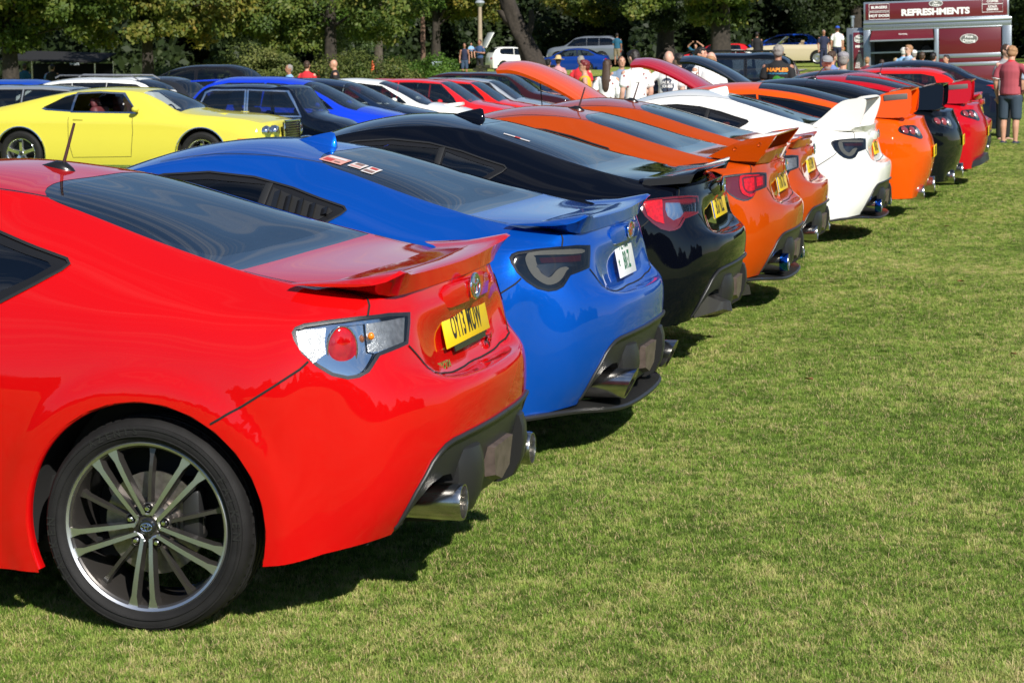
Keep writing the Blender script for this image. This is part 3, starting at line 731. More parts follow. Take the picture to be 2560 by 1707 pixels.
def loft(secs,mb=None,closed=True,cap=True):
    """secs: list of closed loops (same count) of 3-D points"""
    mb=mb or MB(); n=len(secs[0]); V=[p for s in secs for p in s]; F=[]
    for i in range(len(secs)-1):
        for k in range(n if closed else n-1): F.append((i*n+k,i*n+(k+1)%n,(i+1)*n+(k+1)%n,(i+1)*n+k))
    if cap: F.append(tuple(range(n-1,-1,-1))); F.append(tuple((len(secs)-1)*n+k for k in range(n)))
    return mb.add(V,F)
def sym_loft(half,sub=1):
    """half: [(y,[(x,z)...])] from centre outwards (y>=0). smooth interpolation across the span, mirrored"""
    rows=[np.array([(x,y,z) for x,z in P]) for y,P in half]
    full=[r*np.array([1,-1,1]) for r in rows[::-1]]+(rows[1:] if half[0][0]==0 else rows)
    if sub>1:
        arr=np.array(full); arr=np.array([spline([f[k] for f in full],sub) for k in range(len(full[0]))]).transpose(1,0,2); full=list(arr)
    return loft([[tuple(p) for p in r] for r in full])
def subsurf(o,l=2):
    m=o.modifiers.new('s','SUBSURF'); m.levels=l; m.render_levels=l
    dg=bpy.context.evaluated_depsgraph_get(); me=bpy.data.meshes.new_from_object(o.evaluated_get(dg)); nm=o.data.name; old=o.data; o.modifiers.clear(); o.data=me; me.name=nm; bpy.data.meshes.remove(old); return o
def spoiler_stock(parent,P):
    def mk():
        h=[(0,[(.50,.976),(.60,.977),(.694,.990),(.706,.984),(.708,.940),(.66,.950)]),
           (.22,[(.49,.976),(.59,.978),(.683,.990),(.697,.984),(.700,.939),(.65,.950)]),
           (.40,[(.48,.974),(.575,.977),(.672,.992),(.687,.986),(.686,.937),(.62,.950)]),
           (.52,[(.47,.972),(.565,.976),(.668,.997),(.684,.990),(.668,.935),(.60,.948)]),
           (.565,[(.46,.968),(.56,.976),(.676,1.002),(.692,.995),(.655,.934),(.58,.940)]),
           (.60,[(.44,.972),(.55,.982),(.682,1.010),(.697,1.004),(.640,.936),(.575,.936)]),
           (.635,[(.410,.975),(.55,.987),(.684,1.013),(.697,1.006),(.625,.945),(.560,.952)]),
           (.655,[(.398,.976),(.54,.986),(.680,1.008),(.690,1.001),(.620,.955),(.540,.958)]),
           (.685,[(.385,.977),(.52,.984),(.645,.990),(.658,.985),(.600,.968),(.50,.968)]),
           (.705,[(.383,.975),(.50,.980),(.615,.980),(.624,.977),(.580,.972),(.48,.970)])]
        return sym_loft(h).build('spoiler',P,None,ang=40)
    return inst('spoiler',getme('sp_stock',mk),parent,[P])
def spoiler_duck(parent,P):
    def mk():
        h=[(0,[(.44,.979),(.58,.985),(.735,1.020),(.742,1.012),(.64,.975),(.52,.968)]),
           (.30,[(.43,.978),(.57,.984),(.725,1.022),(.732,1.014),(.63,.973),(.51,.965)]),
           (.50,[(.42,.976),(.56,.982),(.705,1.024),(.712,1.016),(.61,.970),(.50,.960)]),
           (.60,[(.41,.974),(.54,.980),(.685,1.022),(.692,1.014),(.58,.960),(.48,.945)]),
           (.66,[(.40,.970),(.52,.975),(.665,1.005),(.670,.990),(.56,.945),(.46,.935)]),
           (.675,[(.395,.962),(.51,.965),(.650,.990),(.652,.975),(.55,.942),(.46,.934)])]
        return sym_loft(h).build('spoiler',P,None,ang=40)
    o=inst('spoiler',getme('sp_duck',mk),parent,[P])
    def mk2():
        m=MB()
        for s in(-1,): loft([[(.42,s*.665,.972),(.68,s*.675,1.0),(.66,s*.675,.955),(.40,s*.665,.935)],[(.43,s*.685,.970),(.675,s*.69,.99),(.65,s*.69,.955),(.41,s*.685,.935)]],m)
        return m.build('spoiler_endplate',M_black,None)
    for q in(1,-1): inst('spoiler_endplate',getme('sp_duck_e',mk2),o,scale=(1,q,1))
    return o
def spoiler_wing_orange(parent,P):
    """high ducktail with big upright ends and a blade between"""
    def mk():
        m=MB()
        sk=[(0,[(.38,.985),(.56,.990),(.73,1.035),(.735,1.02),(.70,.945),(.50,.960)]),(.45,[(.37,.982),(.54,.990),(.71,1.035),(.715,1.02),(.68,.940),(.48,.955)]),(.62,[(.34,.975),(.52,.985),(.68,1.02),(.685,1.01),(.62,.940),(.44,.945)])]
        m=sym_loft(sk)
        return m.build('spoiler',P,None,ang=40)
    o=inst('spoiler',getme('sp_wo',mk),parent,[P])
    def mk2():
        m=MB()
        for s in(-1,):
            out=[(.33,.985),(.49,1.065),(.58,1.095),(.735,1.118),(.75,1.112),(.64,.955),(.50,.960)]
            loft([[(x,s*.625,z) for x,z in out],[(x,s*.665,z) for x,z in out]],m)
        return m.build('spoiler_endplate',P,None,ang=30)
    for q in(1,-1): inst('spoiler_endplate',getme('sp_wo2',mk2),o,[P],scale=(1,q,1))
    def mk3():
        m=sym_loft([(0,[(.57,1.092),(.67,1.104),(.77,1.128),(.77,1.120),(.67,1.090),(.57,1.082)]),(.635,[(.57,1.092),(.67,1.104),(.75,1.122),(.75,1.114),(.67,1.090),(.57,1.082)])])
        return m.build('spoiler_blade',P,None,ang=40)
    inst('spoiler_blade',getme('sp_wo3',mk3),o,[P])
    def mk4():
        m=MB()
        for s in(-1,1):
            for x,z in((.50,1.035),(.65,1.062)): m.lathe([(0,.0),(.010,.001),(.012,.006)],10,'Y',(x,s*.670,z)) if s>0 else m.lathe([(0,0),(.010,-.001),(.012,-.006)],10,'Y',(x,-.664,z))
        return m.build('bolt_heads',M_chrome,None)
    inst('bolt_heads',getme('sp_wo4',mk4),o)['kind']='stuff'
    return o
def spoiler_wing_white(parent,P):
    """tall upright endplates carrying a dark blade"""
    def mk():
        h=[(0,[(.46,.975),(.58,.980),(.70,.990),(.708,.984),(.708,.940),(.60,.95)]),(.45,[(.42,.972),(.56,.980),(.68,.992),(.690,.986),(.675,.937),(.56,.95)]),(.62,[(.28,.985),(.45,.990),(.66,1.000),(.67,.990),(.60,.940),(.40,.940)]),(.68,[(.26,.985),(.42,.988),(.60,.990),(.61,.980),(.56,.950),(.36,.95)])]
        return sym_loft(h).build('spoiler',P,None,ang=40)
    o=inst('spoiler',getme('sp_ww',mk),parent,[P])
    def mk2():
        m=MB(); out=spline([(.25,0,.99),(.33,0,1.06),(.43,0,1.15),(.50,0,1.195),(.58,0,1.212),(.66,0,1.217),(.69,0,1.19),(.675,0,1.10),(.64,0,1.00),(.60,0,.970),(.46,0,.968),(.32,0,.978)],4,True)
        for s in(-1,): loft([[(p[0],s*y,p[2]) for p in out] for y in(.612,.645)],m)
        return m.build('spoiler_endplate',P,None,ang=40)
    for q in(1,-1): inst('spoiler_endplate',getme('sp_ww2',mk2),o,[P],scale=(1,q,1))
    def mk3():
        return sym_loft([(0,[(.50,1.183),(.60,1.192),(.71,1.213),(.71,1.205),(.61,1.170),(.50,1.162)]),(.615,[(.50,1.183),(.60,1.192),(.68,1.205),(.68,1.197),(.61,1.170),(.50,1.162)])]).build('spoiler_blade',M_black,None,ang=40)
    inst('spoiler_blade',getme('sp_ww3',mk3),o); return o
def shark_fin(parent,P):
    def mk():
        m=MB(); V=[]; prof=[(-.78,0,.0),(-.72,.016,.012),(-.66,.028,.03),(-.60,.036,.052),(-.575,.040,.066),(-.565,.030,.06),(-.562,.030,.0)]
        secs=[]
        for x,w,hh in [(-.79,.004,.004),(-.74,.030,.022),(-.68,.040,.045),(-.62,.042,.066),(-.580,.040,.078),(-.566,.036,.074),(-.556,.034,.030)]:
            zb=1.245-.0*(x+.79)-.12*(x+.79)+.006
            secs.append([(x,-w,zb-.006),(x,-w*.72,zb+.006),(x,-.009,zb+hh*.55),(x,-.003,zb+hh),(x,.003,zb+hh),(x,.009,zb+hh*.55),(x,w*.72,zb+.006),(x,w,zb-.006)])
        return loft(secs,m).build('shark_fin_antenna',P,None,ang=45)
    return inst('shark_fin_antenna',getme('fin',mk),parent,[P])
def pole_antenna(parent,x=-.63,z=1.25,tip=(-.575,1.396),rake=1):
    def mk():
        m=MB(); secs=[]
        for dx,w,h in [(-.075,.004,.004),(-.05,.020,.013),(-.01,.030,.030),(.02,.028,.032),(.045,.016,.016),(.055,.004,.003)]:
            zb=z-.15*dx-.004
            secs.append([(x+dx,w*math.cos(a),zb+h*math.sin(a)) for a in np.linspace(-.3,PI+.3,9)])
        loft(secs,m)
        return m.build('antenna_base',M_trim,None,ang=50)
    b=inst('antenna_base',getme('antb%g%g'%(x,z),mk),parent)
    def mk2(): return MB().tube([(x+.015,0,z+.02),(tip[0],0,tip[1])],[.0060,.0045],8).build('antenna_mast',simple('antenna_rubber',(.05,.02,.02),rough=.5),None)
    inst('antenna_mast',getme('antm%g%g%g'%(x,z,tip[0]),mk2),b)
def exhaust(parent,y,kind='round',x=.815,z=.322,mat=None,r=.055):
    def mk():
        m=MB()
        if kind=='slash':
            n=28;V=[];F=[]
            for rr,x0 in ((r,x-.30),(r,None),(r-.006,None),(r-.006,x-.2)):
                for k in range(n):
                    a=2*PI*k/n; px=x0 if x0 is not None else x+.02-.030*(1-math.sin(a))*.9
                    V.append((px,rr*math.cos(a),rr*math.sin(a)))
            for i in range(3):
                for k in range(n): F.append((i*n+k,i*n+(k+1)%n,(i+1)*n+(k+1)%n,(i+1)*n+k))
            m.add(V,F)
        else:
            m.lathe([(r*.80,x-.34),(r*.97,x-.30),(r*.985,x-.03),(r,x-.022),(r,x-.008),(r*.95,x),(r*.88,x),(r*.85,x-.012),(r*.84,x-.2)],36,'X')
        m.cm=1; m.lathe([(0,x-.2),(r*.84,x-.2)],24,'X')
        return m.build('exhaust_tip',[M_steel,M_under],None,ang=32)
    return inst('exhaust_tip',getme('ex_%s_%g_%g'%(kind,x,r),mk),parent,[mat] if mat else None,loc=(0,y,z))
def plate_uk(parent,txt,x,z,tilt,w=.52,h=.111,mat=None,ink=None,size=.108,blue=False,y=0,two=None,dealer=False):
    root=MB(); root.box((0,0,0),(w,h,.004),bev=.0018)
    o=root.build('number_plate',mat or M_yplate,parent)
    # local plate: x right (car +y when seen from behind -> right is +y), y up
    M=frame((x,y,z),(0,1,0),(-math.sin(tilt),0,math.cos(tilt)))
    o.matrix_local=M
    if txt:
        me=text_mesh(txt,size,bold=.0035,width=.60*w/.52,spacing=1.06); me.transform(Matrix.Translation((.0 if not blue else .012,-.002,.0026)))
        b=bpy.data.objects.new('characters',me); me.materials.append(ink or M_ink); link(b,o)
    if blue:
        MB().box((-w/2+.022,0,.0024),(.038,h-.006,.001)).build('blue_band',simple('plate_blue',(.02,.10,.45),rough=.4),o)
    if dealer:
        MB().box((.02,-h/2-.009,-.004),(w*.72,.020,.004)).build('plate_surround',M_trim,o)
    return o
def emblem(parent,x,z,kind):
    root=MB()
    def ring(a,b,r,cx=0,cy=0,n=32):
        root.tube([(cx+a*math.cos(2*PI*k/n),cy+b*math.sin(2*PI*k/n),.0) for k in range(n+1)],r,8,cap=False)
    if kind=='ovals':
        ring(.052,.036,.0055); ring(.0165,.034,.0045); ring(.034,.012,.0045,cy=.016)
    else:
        ring(.052,.032,.005)
    o=root.build('emblem',M_chrome,parent,ang=60); o.matrix_local=frame((x,0,z),(0,1,0),(-.05,0,1))
    if kind!='ovals':
        b=MB(); b.lathe([(0,.003),(.8,.003),(1,.001),(1,-.004)],28,'Z'); b.V=[(v[0]*.048,v[1]*.028,v[2]) for v in b.V]; b.build('emblem_field',simple('emblem_field_'+kind,(.35,.01,.01) if kind=='red' else (.02,.03,.09),rough=.2,coat=1),o)
        s=MB()
        for dx,dy,r in((-.022,.004,.007),(.004,.010,.004),(.018,.008,.004),(.010,-.006,.004),(.026,-.004,.004),(.0,-.012,.004)): s.ell((dx,dy,.004),(r,r,.002),8,4)
        s.build('emblem_stars',M_chrome,o)
    return o
def seats(parent,zf=.30,hh=1.10,ys=(-.37,.37),xs=(-1.15,),mat=None,belt=.9,recl=.25,head=True):
    def mk():
        m=MB()
        m.box((0,0,.20),(.50,.50,.16),bev=.05)
        m.box((.25,0,.46),(.14,.48,.50),ry=recl,bev=.05)
        if head: m.box((.36,0,.76),(.09,.24,.15),ry=recl,bev=.035)
        return m.build('seat',M_seat,None,ang=50)
    for x in xs:
        for y in ys: inst('seat',getme('seat%g'%recl+str(head),mk),parent,[mat] if mat else None,loc=(x,y,zf))
def cabin(parent,x0,x1,w,zf,zb,dash=None,shelf=None,w2=None):
    """dark tub: floor, side linings, dash and rear shelf under the glass"""
    m=MB()
    m.box(((x0+x1)/2,0,zf),(x1-x0,2*w,.04))
    for s in(-1,1): m.box(((x0+x1)/2,s*w,(zf+zb)/2),(x1-x0,.03,zb-zf))
    m.box((x0,0,(zf+zb)/2),(.05,2*w,zb-zf)); m.box((x1,0,(zf+zb)/2),(.05,2*w,zb-zf))
    if dash: m.box((dash,0,zb-.02),(.35,2*w-.1,.12),bev=.03)
    if shelf: m.box((shelf,0,zb+.0),(.5,2*(w2 or w)-.12,.03))
    return m.build('cabin_lining',M_int,parent)
def mirror(parent,x,y,z,P,s=-1,r=(.09,.10,.07)):
    m=MB(); m.ell((x,y+s*.10,z+.05),r,14,9); m.cm=1; m.tube([(x+.02,y-s*.02,z-.01),(x+.01,y+s*.06,z+.02)],.018,8)
    return m.build('door_mirror',[P,M_black],parent,ang=60)
def add_coupe(name_label,cat_group,loc,rotz,P,spec,detail=True):
    """the low two-door coupe; spec: lamp, spoiler, antenna, plate, exhaust, ..."""
    g=spec.get
    t=thing('coupe',name_label,'car',loc,rotz,cat_group)
    body=P3('body','body',GT['body'],P,t,[P])
    P3('gaps','shut_line',GT['gaps'],M_gap,body)['kind']='stuff'
    wc=P3('wsc','windscreen',GT['wsc'],M_glass,t)
    rg=P3('rglass','rear_window',GT['rglass'],M_glass_rear,t)
    P3('frit','rear_window_border',GT['frit'],M_frit,rg)
    for fl in(False,True):
        w=P3('trim','side_window_surround',GT['trim'],M_trim,t,flip=fl)
        P3('seal','window_seal',GT['seal'],M_black,w,flip=fl)
        P3('doorglass','door_window',GT['doorglass'],M_glass,t,flip=fl)
        if not g('louvre'): P3('qglass','quarter_window',GT['qglass'],M_glass_dark,t,flip=fl)
        P3('pillar','window_pillar',GT['pillar'],M_black,w,flip=fl)
    if g('louvre'):
        for fl in(False,True):
            v,f,n=GT['qglass']; lv=P3('louvbase','quarter_panel',(v+n*.004,f,n),M_black,t,flip=fl)
            for xx,zt,zb in((-.575,1.085,.945),(-.52,1.068,.950),(-.465,1.055,.955),(-.41,1.040,.975),(-.355,1.026,1.0)):
                def mk(xx=xx,zt=zt,zb=zb):
                    m=MB(); secs=[]
                    for k in range(5):
                        z=zb+(zt-zb)*k/4; p,n_=GT['H'].at(GT['sd'](xx,z)); 
                        a=p+n_*.004; secs.append([tuple(a+np.array([-.018,0,0])),tuple(a+np.array([.010,0,0])),tuple(a+n_*.016+np.array([.012,0,0]))])
                    return loft(secs,m).build('louvre',M_trim,None,ang=20)
                o=inst('louvre',getme('louv%g'%xx,mk),lv)
                if fl: o.scale=(1,-1,1)
    lv=g('lamp','clear')
    for fl in(False,True):
        L=gt_lamp(lv); root=None
        for i,(nm,m,dt) in enumerate(L):
            o=P3('lmp_%s_%d'%(lv,i),nm if i else 'tail_lamp',dt,m,root or t,flip=fl)
            if i==0: root=o
        if lv=='clear':
            def mkb(): 
                m=MB(); m.ell((.615,-.693,.834),(.010,.010,.011),10,8); return m.build('indicator_bulb',M_amber,None)
            o=inst('indicator_bulb',getme('bulb',mkb),root)
            if fl:o.scale=(1,-1,1)
            def mkd():
                c,n_=GT['H'].at((.552,-.747,.800)); n_=np.array([n_[0],n_[1],0]); n_/=np.linalg.norm(n_); tg_=np.cross(n_,[0,0,1]); M_=Matrix([[tg_[i],n_[i],(0,0,1)[i]] for i in range(3)])
                m=MB(); m.ell(tuple(c-n_*.012),(.041,.012,.064),32,20,M_); m.cm=1
                m.tube([tuple(c-n_*.010+tg_*.043*math.cos(a)+np.array([0,0,.066*math.sin(a)])) for a in np.linspace(0,2*PI,33)],.0028,6,cap=False)
                return m.build('bulb_dome',[simple('deep_red_dome',(.42,.002,.004),rough=.08,coat=1,noise=.35,nscale=40),M_chrome],None,ang=70)
            o=inst('bulb_dome',getme('dome',mkd),root)
            if fl:o.scale=(1,-1,1)
    # rear valance
    df=None
    for fl in(False,True):
        q=P3('diff','rear_diffuser',GT['diff'],g('diffmat',M_black),t,flip=fl); df=df or q
    def mkf():
        m=MB()
        P_=[]
        for p in densify([np.array(x) for x in DIFF[:-1]],.03):
            y=min(p[1],0); h=GT['H'].ray((2,y,p[2]),(-1,0,0)); h=h if h is not None else np.array([.66,y,p[2]]); P_.append((h[0]+.003,h[1],h[2]))
        m.tube(P_,.0085,8)
        return m.build('diffuser_border',M_black,None,ang=60)
    def mkf2():
        m=MB(); out=[(.70,.480),(.795,.475),(.818,.462),(.828,.43),(.831,.38),(.820,.32),(.795,.268),(.755,.245),(.62,.24),(.60,.47)]; sec=[]
        for y,sc in((-.385,.80),(-.360,.91),(-.325,.975),(-.285,1.0),(-.262,1.0),(-.252,.985)): sec.append([(.60+(x-.60)*sc,y,.46+(z-.46)*(.93+.07*sc)) for x,z in out])
        return loft(sec,m).build('diffuser_fin',M_black,None,ang=35)
    for q in(1,-1): inst('diffuser_border',getme('dbord',mkf),df,[g('diffmat',M_black)],scale=(1,q,1)); inst('diffuser_fin',getme('fins',mkf2),df,[g('diffmat',M_black)],scale=(1,q,1))
    def mkf3(): return MB().box((.70,0,.29),(.12,.50,.05),bev=.01).build('diffuser_bar',M_black,None)
    inst('diffuser_bar',getme('fbar',mkf3),df)
    def mkr():
        m=MB(); loft([[(.79,-.13,.43),(.79,.13,.43),(.79,.10,.33),(.79,0,.30),(.79,-.10,.33)],[(.826,-.12,.425),(.826,.12,.425),(.822,.09,.335),(.82,0,.308),(.822,-.09,.335)]],m); return m.build('reversing_lamp',simple('reversing_lens',(.10,.075,.065),rough=.4,spec=.3,noise=.4,nscale=25),None)
    rl=inst('reversing_lamp',getme('revl',mkr),df)
    def mkr2(): return MB().box((.80,0,.37),(.01,.17,.08)).build('lamp_reflector',M_white_lens,None)
    inst('lamp_reflector',getme('revl2',mkr2),rl)
    ek=g('exhaust','round')
    if ek!='hidden':
        for s in(-1,1):
            e=exhaust(t,s*.445,'slash' if ek=='slash' else 'round',g('ex_x',.815),.322,None,g('ex_r',.055))
            if g('exmat'):
                def mkbr(): return MB().lathe([(.0555,.76),(.0572,.765),(.0572,.806),(.0555,.812)],32,'X').build('blued_ring',g('exmat'),None)
                inst('blued_ring',getme('bring',mkbr),e)
    else:
        for s in(-1,1):
            def mk(s=s):
                m=MB(); loft([[(.66,s*.53,.40),(.66,s*.53,.26),(.80,s*.46,.30),(.79,s*.46,.34)],[(.60,s*.38,.42),(.60,s*.38,.24),(.84,s*.40,.285),(.83,s*.40,.335)]],m); return m.build('exhaust_cover',M_gun,None)
            inst('exhaust_cover',getme('excov%d'%s,mk),t)
    # dark cavity behind the exhaust openings
    def mkc():
        m=MB(); m.box((.60,0,.36),(.06,1.16,.22)); m.box((-1.25,0,.32),(3.7,1.40,.16)); m.box((-1.3,0,.21),(2.5,1.5,.05)); return m.build('underbody',M_under,None)
    inst('underbody',getme('ub',mkc),t)
    if 'well' not in GT:
        o=wheel_well(None,0,.30,.372,.838,.55); GT['well']=o.data; bpy.data.objects.remove(o)
    [inst('wheel_arch_liner',GT['well'],t,loc=(x_,0,0),scale=(1,q_,1)) for x_ in(0,-2.57) for q_ in(1,-1)]
    wk=g('wheel','twin'); rm=g('rimmats')
    for x in(0,-2.57):
        for s in(-1,1):
            if wk=='twin': add_wheel(t,wk,x,s*.775,.298,.308,.242,.205,s,rm,detail=True)
            else: add_wheel(t,wk,x,s*.775,.298,.308,.236,.205,s,rm,detail=True)
    {'stock':spoiler_stock,'duck':spoiler_duck,'wing_o':spoiler_wing_orange,'wing_w':spoiler_wing_white}[g('spoiler','stock')](t,g('spoilmat',P))
    if g('antenna','pole')=='fin': shark_fin(t,g('finmat',P))
    else: pole_antenna(t)
    # trunk furniture
    def mkg():
        return sym_loft([(0,[(.700,.930),(.728,.925),(.733,.90),(.728,.862),(.700,.850)]),(.22,[(.692,.930),(.720,.925),(.726,.90),(.722,.862),(.690,.850)]),(.27,[(.690,.915),(.706,.91),(.710,.89),(.706,.868),(.686,.86)])]).build('boot_garnish',P,None,ang=40)
    inst('boot_garnish',getme('garn',mkg),t,[P])
    emblem(t,.737,.905,g('emblem','ovals'))
    pl=g('plate')
    if pl: pl(t)
    for txt,y,s in g('badges',()):
        text_obj('badge_lettering',txt,s,M_chrome,t,frame((.716+(.0 if abs(y)>.2 else .01),y,.700),(-.12*(1 if y<0 else -1)*-1,1,0),(-.15,0,1)),extrude=.004,bold=.0012)
    cabin(t,-1.95,.45,.60,.30,.86,dash=-1.72,shelf=.05,w2=.62)
    seats(t,.28,xs=(-1.05,),ys=(-.36,.36),mat=g('seatmat'))
    for s in(-1,1): mirror(t,-1.62,s*.80,.93,P,s)
    # head lamps
    for s in(-1,1):
        v=[]
        def mk(s=s):
            m=MB(); m.ell((-2.93,s*.64,.655),(.20,.10,.05),16,8,Matrix.Rotation(-s*.75,4,'Z')@Matrix.Rotation(.15,4,'Y')); return m.build('headlamp',M_chrome,None)
        inst('headlamp',getme('hl%d'%s,mk),t)
    def mkgr():
        m=MB(); m.box((-3.39,0,.33),(.06,.95,.20),bev=.02); m.box((-3.32,0,.17),(.18,1.30,.04),bev=.01); return m.build('front_grille',M_black,None)
    inst('front_grille',getme('grille',mkgr),t)
    if g('skirt'):
        def mk():
            m=MB(); P_=spline([(.39,-.862,.210),(.51,-.805,.226),(.60,-.71,.232),(.67,-.60,.228),(.74,-.50,.220),(.785,-.34,.214),(.80,0,.212),(.785,.34,.214),(.74,.50,.220),(.67,.60,.228),(.60,.71,.232),(.51,.805,.226),(.39,.862,.210)],5); sec=[]
            for i,p in enumerate(P_):
                t_=P_[min(i+1,len(P_)-1)]-P_[max(i-1,0)]; t_/=np.linalg.norm(t_); sd_=np.array([t_[1],-t_[0],0])
                sec.append([tuple(p+sd_*a_+np.array([0,0,b_])) for a_,b_ in((.016,-.006),(.020,.004),(.012,.012),(-.13,.026),(-.13,.010))])
            loft(sec,m)
            return m.build('rear_lip',M_black,None,ang=35)
        inst('rear_lip',getme('lip',mk),t)
    return t
# ================================================================ the row of coupes
gt_prepare()
def ground_plain():
    m=simple('grass_ground',(.085,.125,.022),rough=.95)
    o=mesh('ground',[(-300,-300,0),(300,-300,0),(300,400,0),(-300,400,0)],[[0,1,2,3]],m); o['kind']='structure'; return o
P_red=paint('red_paint',(.50,.0028,.0035),rough=.5,coat=1)
P_blue=paint('blue_pearl',(.0025,.078,.44),metal=.45,rough=.38,flake=.10)
P_black=paint('black_pearl',(.0015,.002,.0045),rough=.5)
P_orange=paint('burnt_orange',(.52,.062,.002),metal=.35,rough=.38,flake=.10)
P_white=paint('white_paint',(.74,.73,.69),rough=.5)
BL=simple('blued_titanium',(.02,.12,.55),rough=.15,metal=1)
GRP='cars parked side by side in the near row, tails to the open grass'
def jp_plate(t):
    G=simple('green_characters',(.01,.13,.06),rough=.5)
    o=plate_uk(t,None,.712,.795,.20,w=.33,h=.165,mat=M_wplate)
    for txt,x,y,s,w in(('八尾 330',0,.048,.050,.95),('せ',-.135,-.022,.034,1),('BR·Z',.012,-.022,.100,.62)):
        me=text_mesh(txt,s,bold=.0018 if s<.06 else .003,width=w); me.transform(Matrix.Translation((x,y,.0026))); me.materials.append(G); link(bpy.data.objects.new('characters',me),o)
    return o
if 'ONLY' not in globals() or ONLY>=1:
    add_coupe('bright red coupe nearest the camera, yellow plate reading OY13 MUW',GRP,(0,0,0),0,P_red,dict(lamp='clear',spoiler='stock',antenna='pole',wheel='twin',badges=(('TOYOTA',-.315,.030),('GT86',.262,.052)),
        plate=lambda t:plate_uk(t,'OY13 MUW',.706,.796,.21,dealer=True)))
if 'ONLY' not in globals() or ONLY>=2:
    BLUE=add_coupe('blue coupe with slatted quarter panels, smoked tail lamps and a white plate reading BR-Z',GRP,(.013,2.591,-.034),-.02,P_blue,dict(lamp='smoke',spoiler='stock',antenna='fin',wheel='multi',louvre=True,emblem='red',exhaust='slash',ex_r=.062,ex_x=.84,skirt=True,plate=jp_plate))
    BLK=add_coupe('black coupe with red and clear tail lamps, shark fin and a low ducktail spoiler',GRP,(.053,5.063,0),.01,P_black,dict(lamp='facelift',spoiler='duck',antenna='fin',wheel='multi',exhaust='hidden',plate=lambda t:plate_uk(t,'EK67 NZL',.712,.796,.21,blue=True)))
    add_coupe('burnt orange coupe with red tail lamps and a big upswept wing with bolted ends',GRP,(.084,7.684,-.03),0,P_orange,dict(lamp='led',spoiler='wing_o',antenna='pole',wheel='multi',exmat=BL,skirt=True,plate=lambda t:plate_uk(t,'GY06 TKC',.712,.796,.21,blue=True)))
    add_coupe('burnt orange coupe with clear tail lamps and small winglets, behind the winged orange one',GRP,(.043,9.90,-.03),0,P_orange,dict(lamp='clear',spoiler='stock',antenna='pole',wheel='multi',plate=lambda t:plate_uk(t,'EV13 LHM',.712,.796,.21)))
    add_coupe('white coupe with smoked tail lamps and tall upright wing ends',GRP,(.317,12.634,-.02),-.02,P_white,dict(lamp='smoke',spoiler='wing_w',antenna='fin',wheel='multi',emblem='red',skirt=True,exmat=BL,plate=lambda t:plate_uk(t,'HN13 BRZ',.712,.796,.21,w=.40,h=.13)))

def glass_sticker(t,name,x0,x1,y0,y1,mat,marks=()):
    def q(x0,x1,y0,y1,mat,nm,par,off):
        V=[];N=[];F=[];nu=nv=4
        for i in range(nu+1):
            for j in range(nv+1):
                x=x0+(x1-x0)*i/nu; y=y0+(y1-y0)*j/nv; h=GT['H'].ray((x,y,3),(0,0,-1)); n=GT['H'].at(h)[1]; V.append(h+n*off); N.append(n)
        for i in range(nu):
            for j in range(nv): F.append([i*5+j,(i+1)*5+j,(i+1)*5+j+1,i*5+j+1])
        return mesh(nm,np.array(V),F,mat,par,N)
    o=q(x0,x1,y0,y1,mat,name,t,.002)
    for a,b,c,d,m in marks: q(x0+(x1-x0)*a,x0+(x1-x0)*b,y0+(y1-y0)*c,y0+(y1-y0)*d,m,'sticker_print',o,.0032)
    return o
_pk=simple('pink_paper',(.62,.30,.25),rough=.6); _wp=simple('white_paper',(.66,.62,.60),rough=.6); _rp=simple('red_print',(.45,.05,.04),rough=.6); _bp=simple('brown_print',(.22,.13,.11),rough=.6)
glass_sticker(BLUE,'window_sticker',-.480,-.385,-.455,-.305,_pk,((.1,.9,.62,.9,_wp),(.12,.5,.12,.5,_rp),(.6,.85,.15,.3,_bp)))
glass_sticker(BLUE,'window_sticker',-.365,-.310,-.43,-.31,_wp,((.1,.9,.1,.35,_pk),(.2,.8,.5,.9,_bp))); glass_sticker(BLUE,'window_sticker',-.300,-.250,-.455,-.31,_wp,((.1,.9,.1,.4,_bp),(.2,.8,.6,.9,_rp)))
glass_sticker(BLK,'window_sticker',-.36,-.30,-.41,-.385,_wp); glass_sticker(BLK,'window_sticker',-.30,-.27,-.415,-.38,_rp); glass_sticker(BLK,'window_sticker',-.27,-.22,-.42,-.395,_wp)
# ================================================================ other cars, lofted from station tables
def gtable(st,nose,tail,zb=.18,f=(0,.45,.8),er=.16,ef=.16):
    """st rows: x, yt, zt, zc, yb, zbelt, ym ; nose/tail: x at the centre for levels 0..7 relative to the end stations"""
    def col(r,bot):
        x,yt,zt,zc,yb,zbl,ym=r
        z1=bot+.14; z2=z1+(zbl-z1)*.34; z3=z1+(zbl-z1)*.64; z4=z1+(zbl-z1)*.86
        zm=zbl+(zt-zbl)*.5; ymid=yb+(yt-yb)*.42
        return [(x,ym*.955,bot),(x,ym*.985,z1),(x,ym,z2),(x,ym*.995,z3),(x,ym*.965+yb*.02,z4),(x,yb,zbl),(x,ymid,zm),(x,yt,zt)]
    S=[col(r,zb) for r in st]
    def ends(c,E,zc):
        out=[]
        for k in f:
            out.append([(c[l][0]+(E[l]-c[l][0])*(1-k**2.6),c[l][1]*k,c[l][2] if l<7 else zc+(c[7][2]-zc)*k**2) for l in range(8)])
        return out
    T=ends(S[0],nose,st[0][3])+S+ends(S[-1],tail,st[-1][3])[::-1]
    A=np.array(T,float).transpose(1,0,2); A[:,:,1]*=-1
    return A,len(f),len(S)-1,[(r[0],r[3]) for r in st]
def yedge(st,x): return np.interp(x,[r[0] for r in st],[r[1] for r in st])
TPL={}
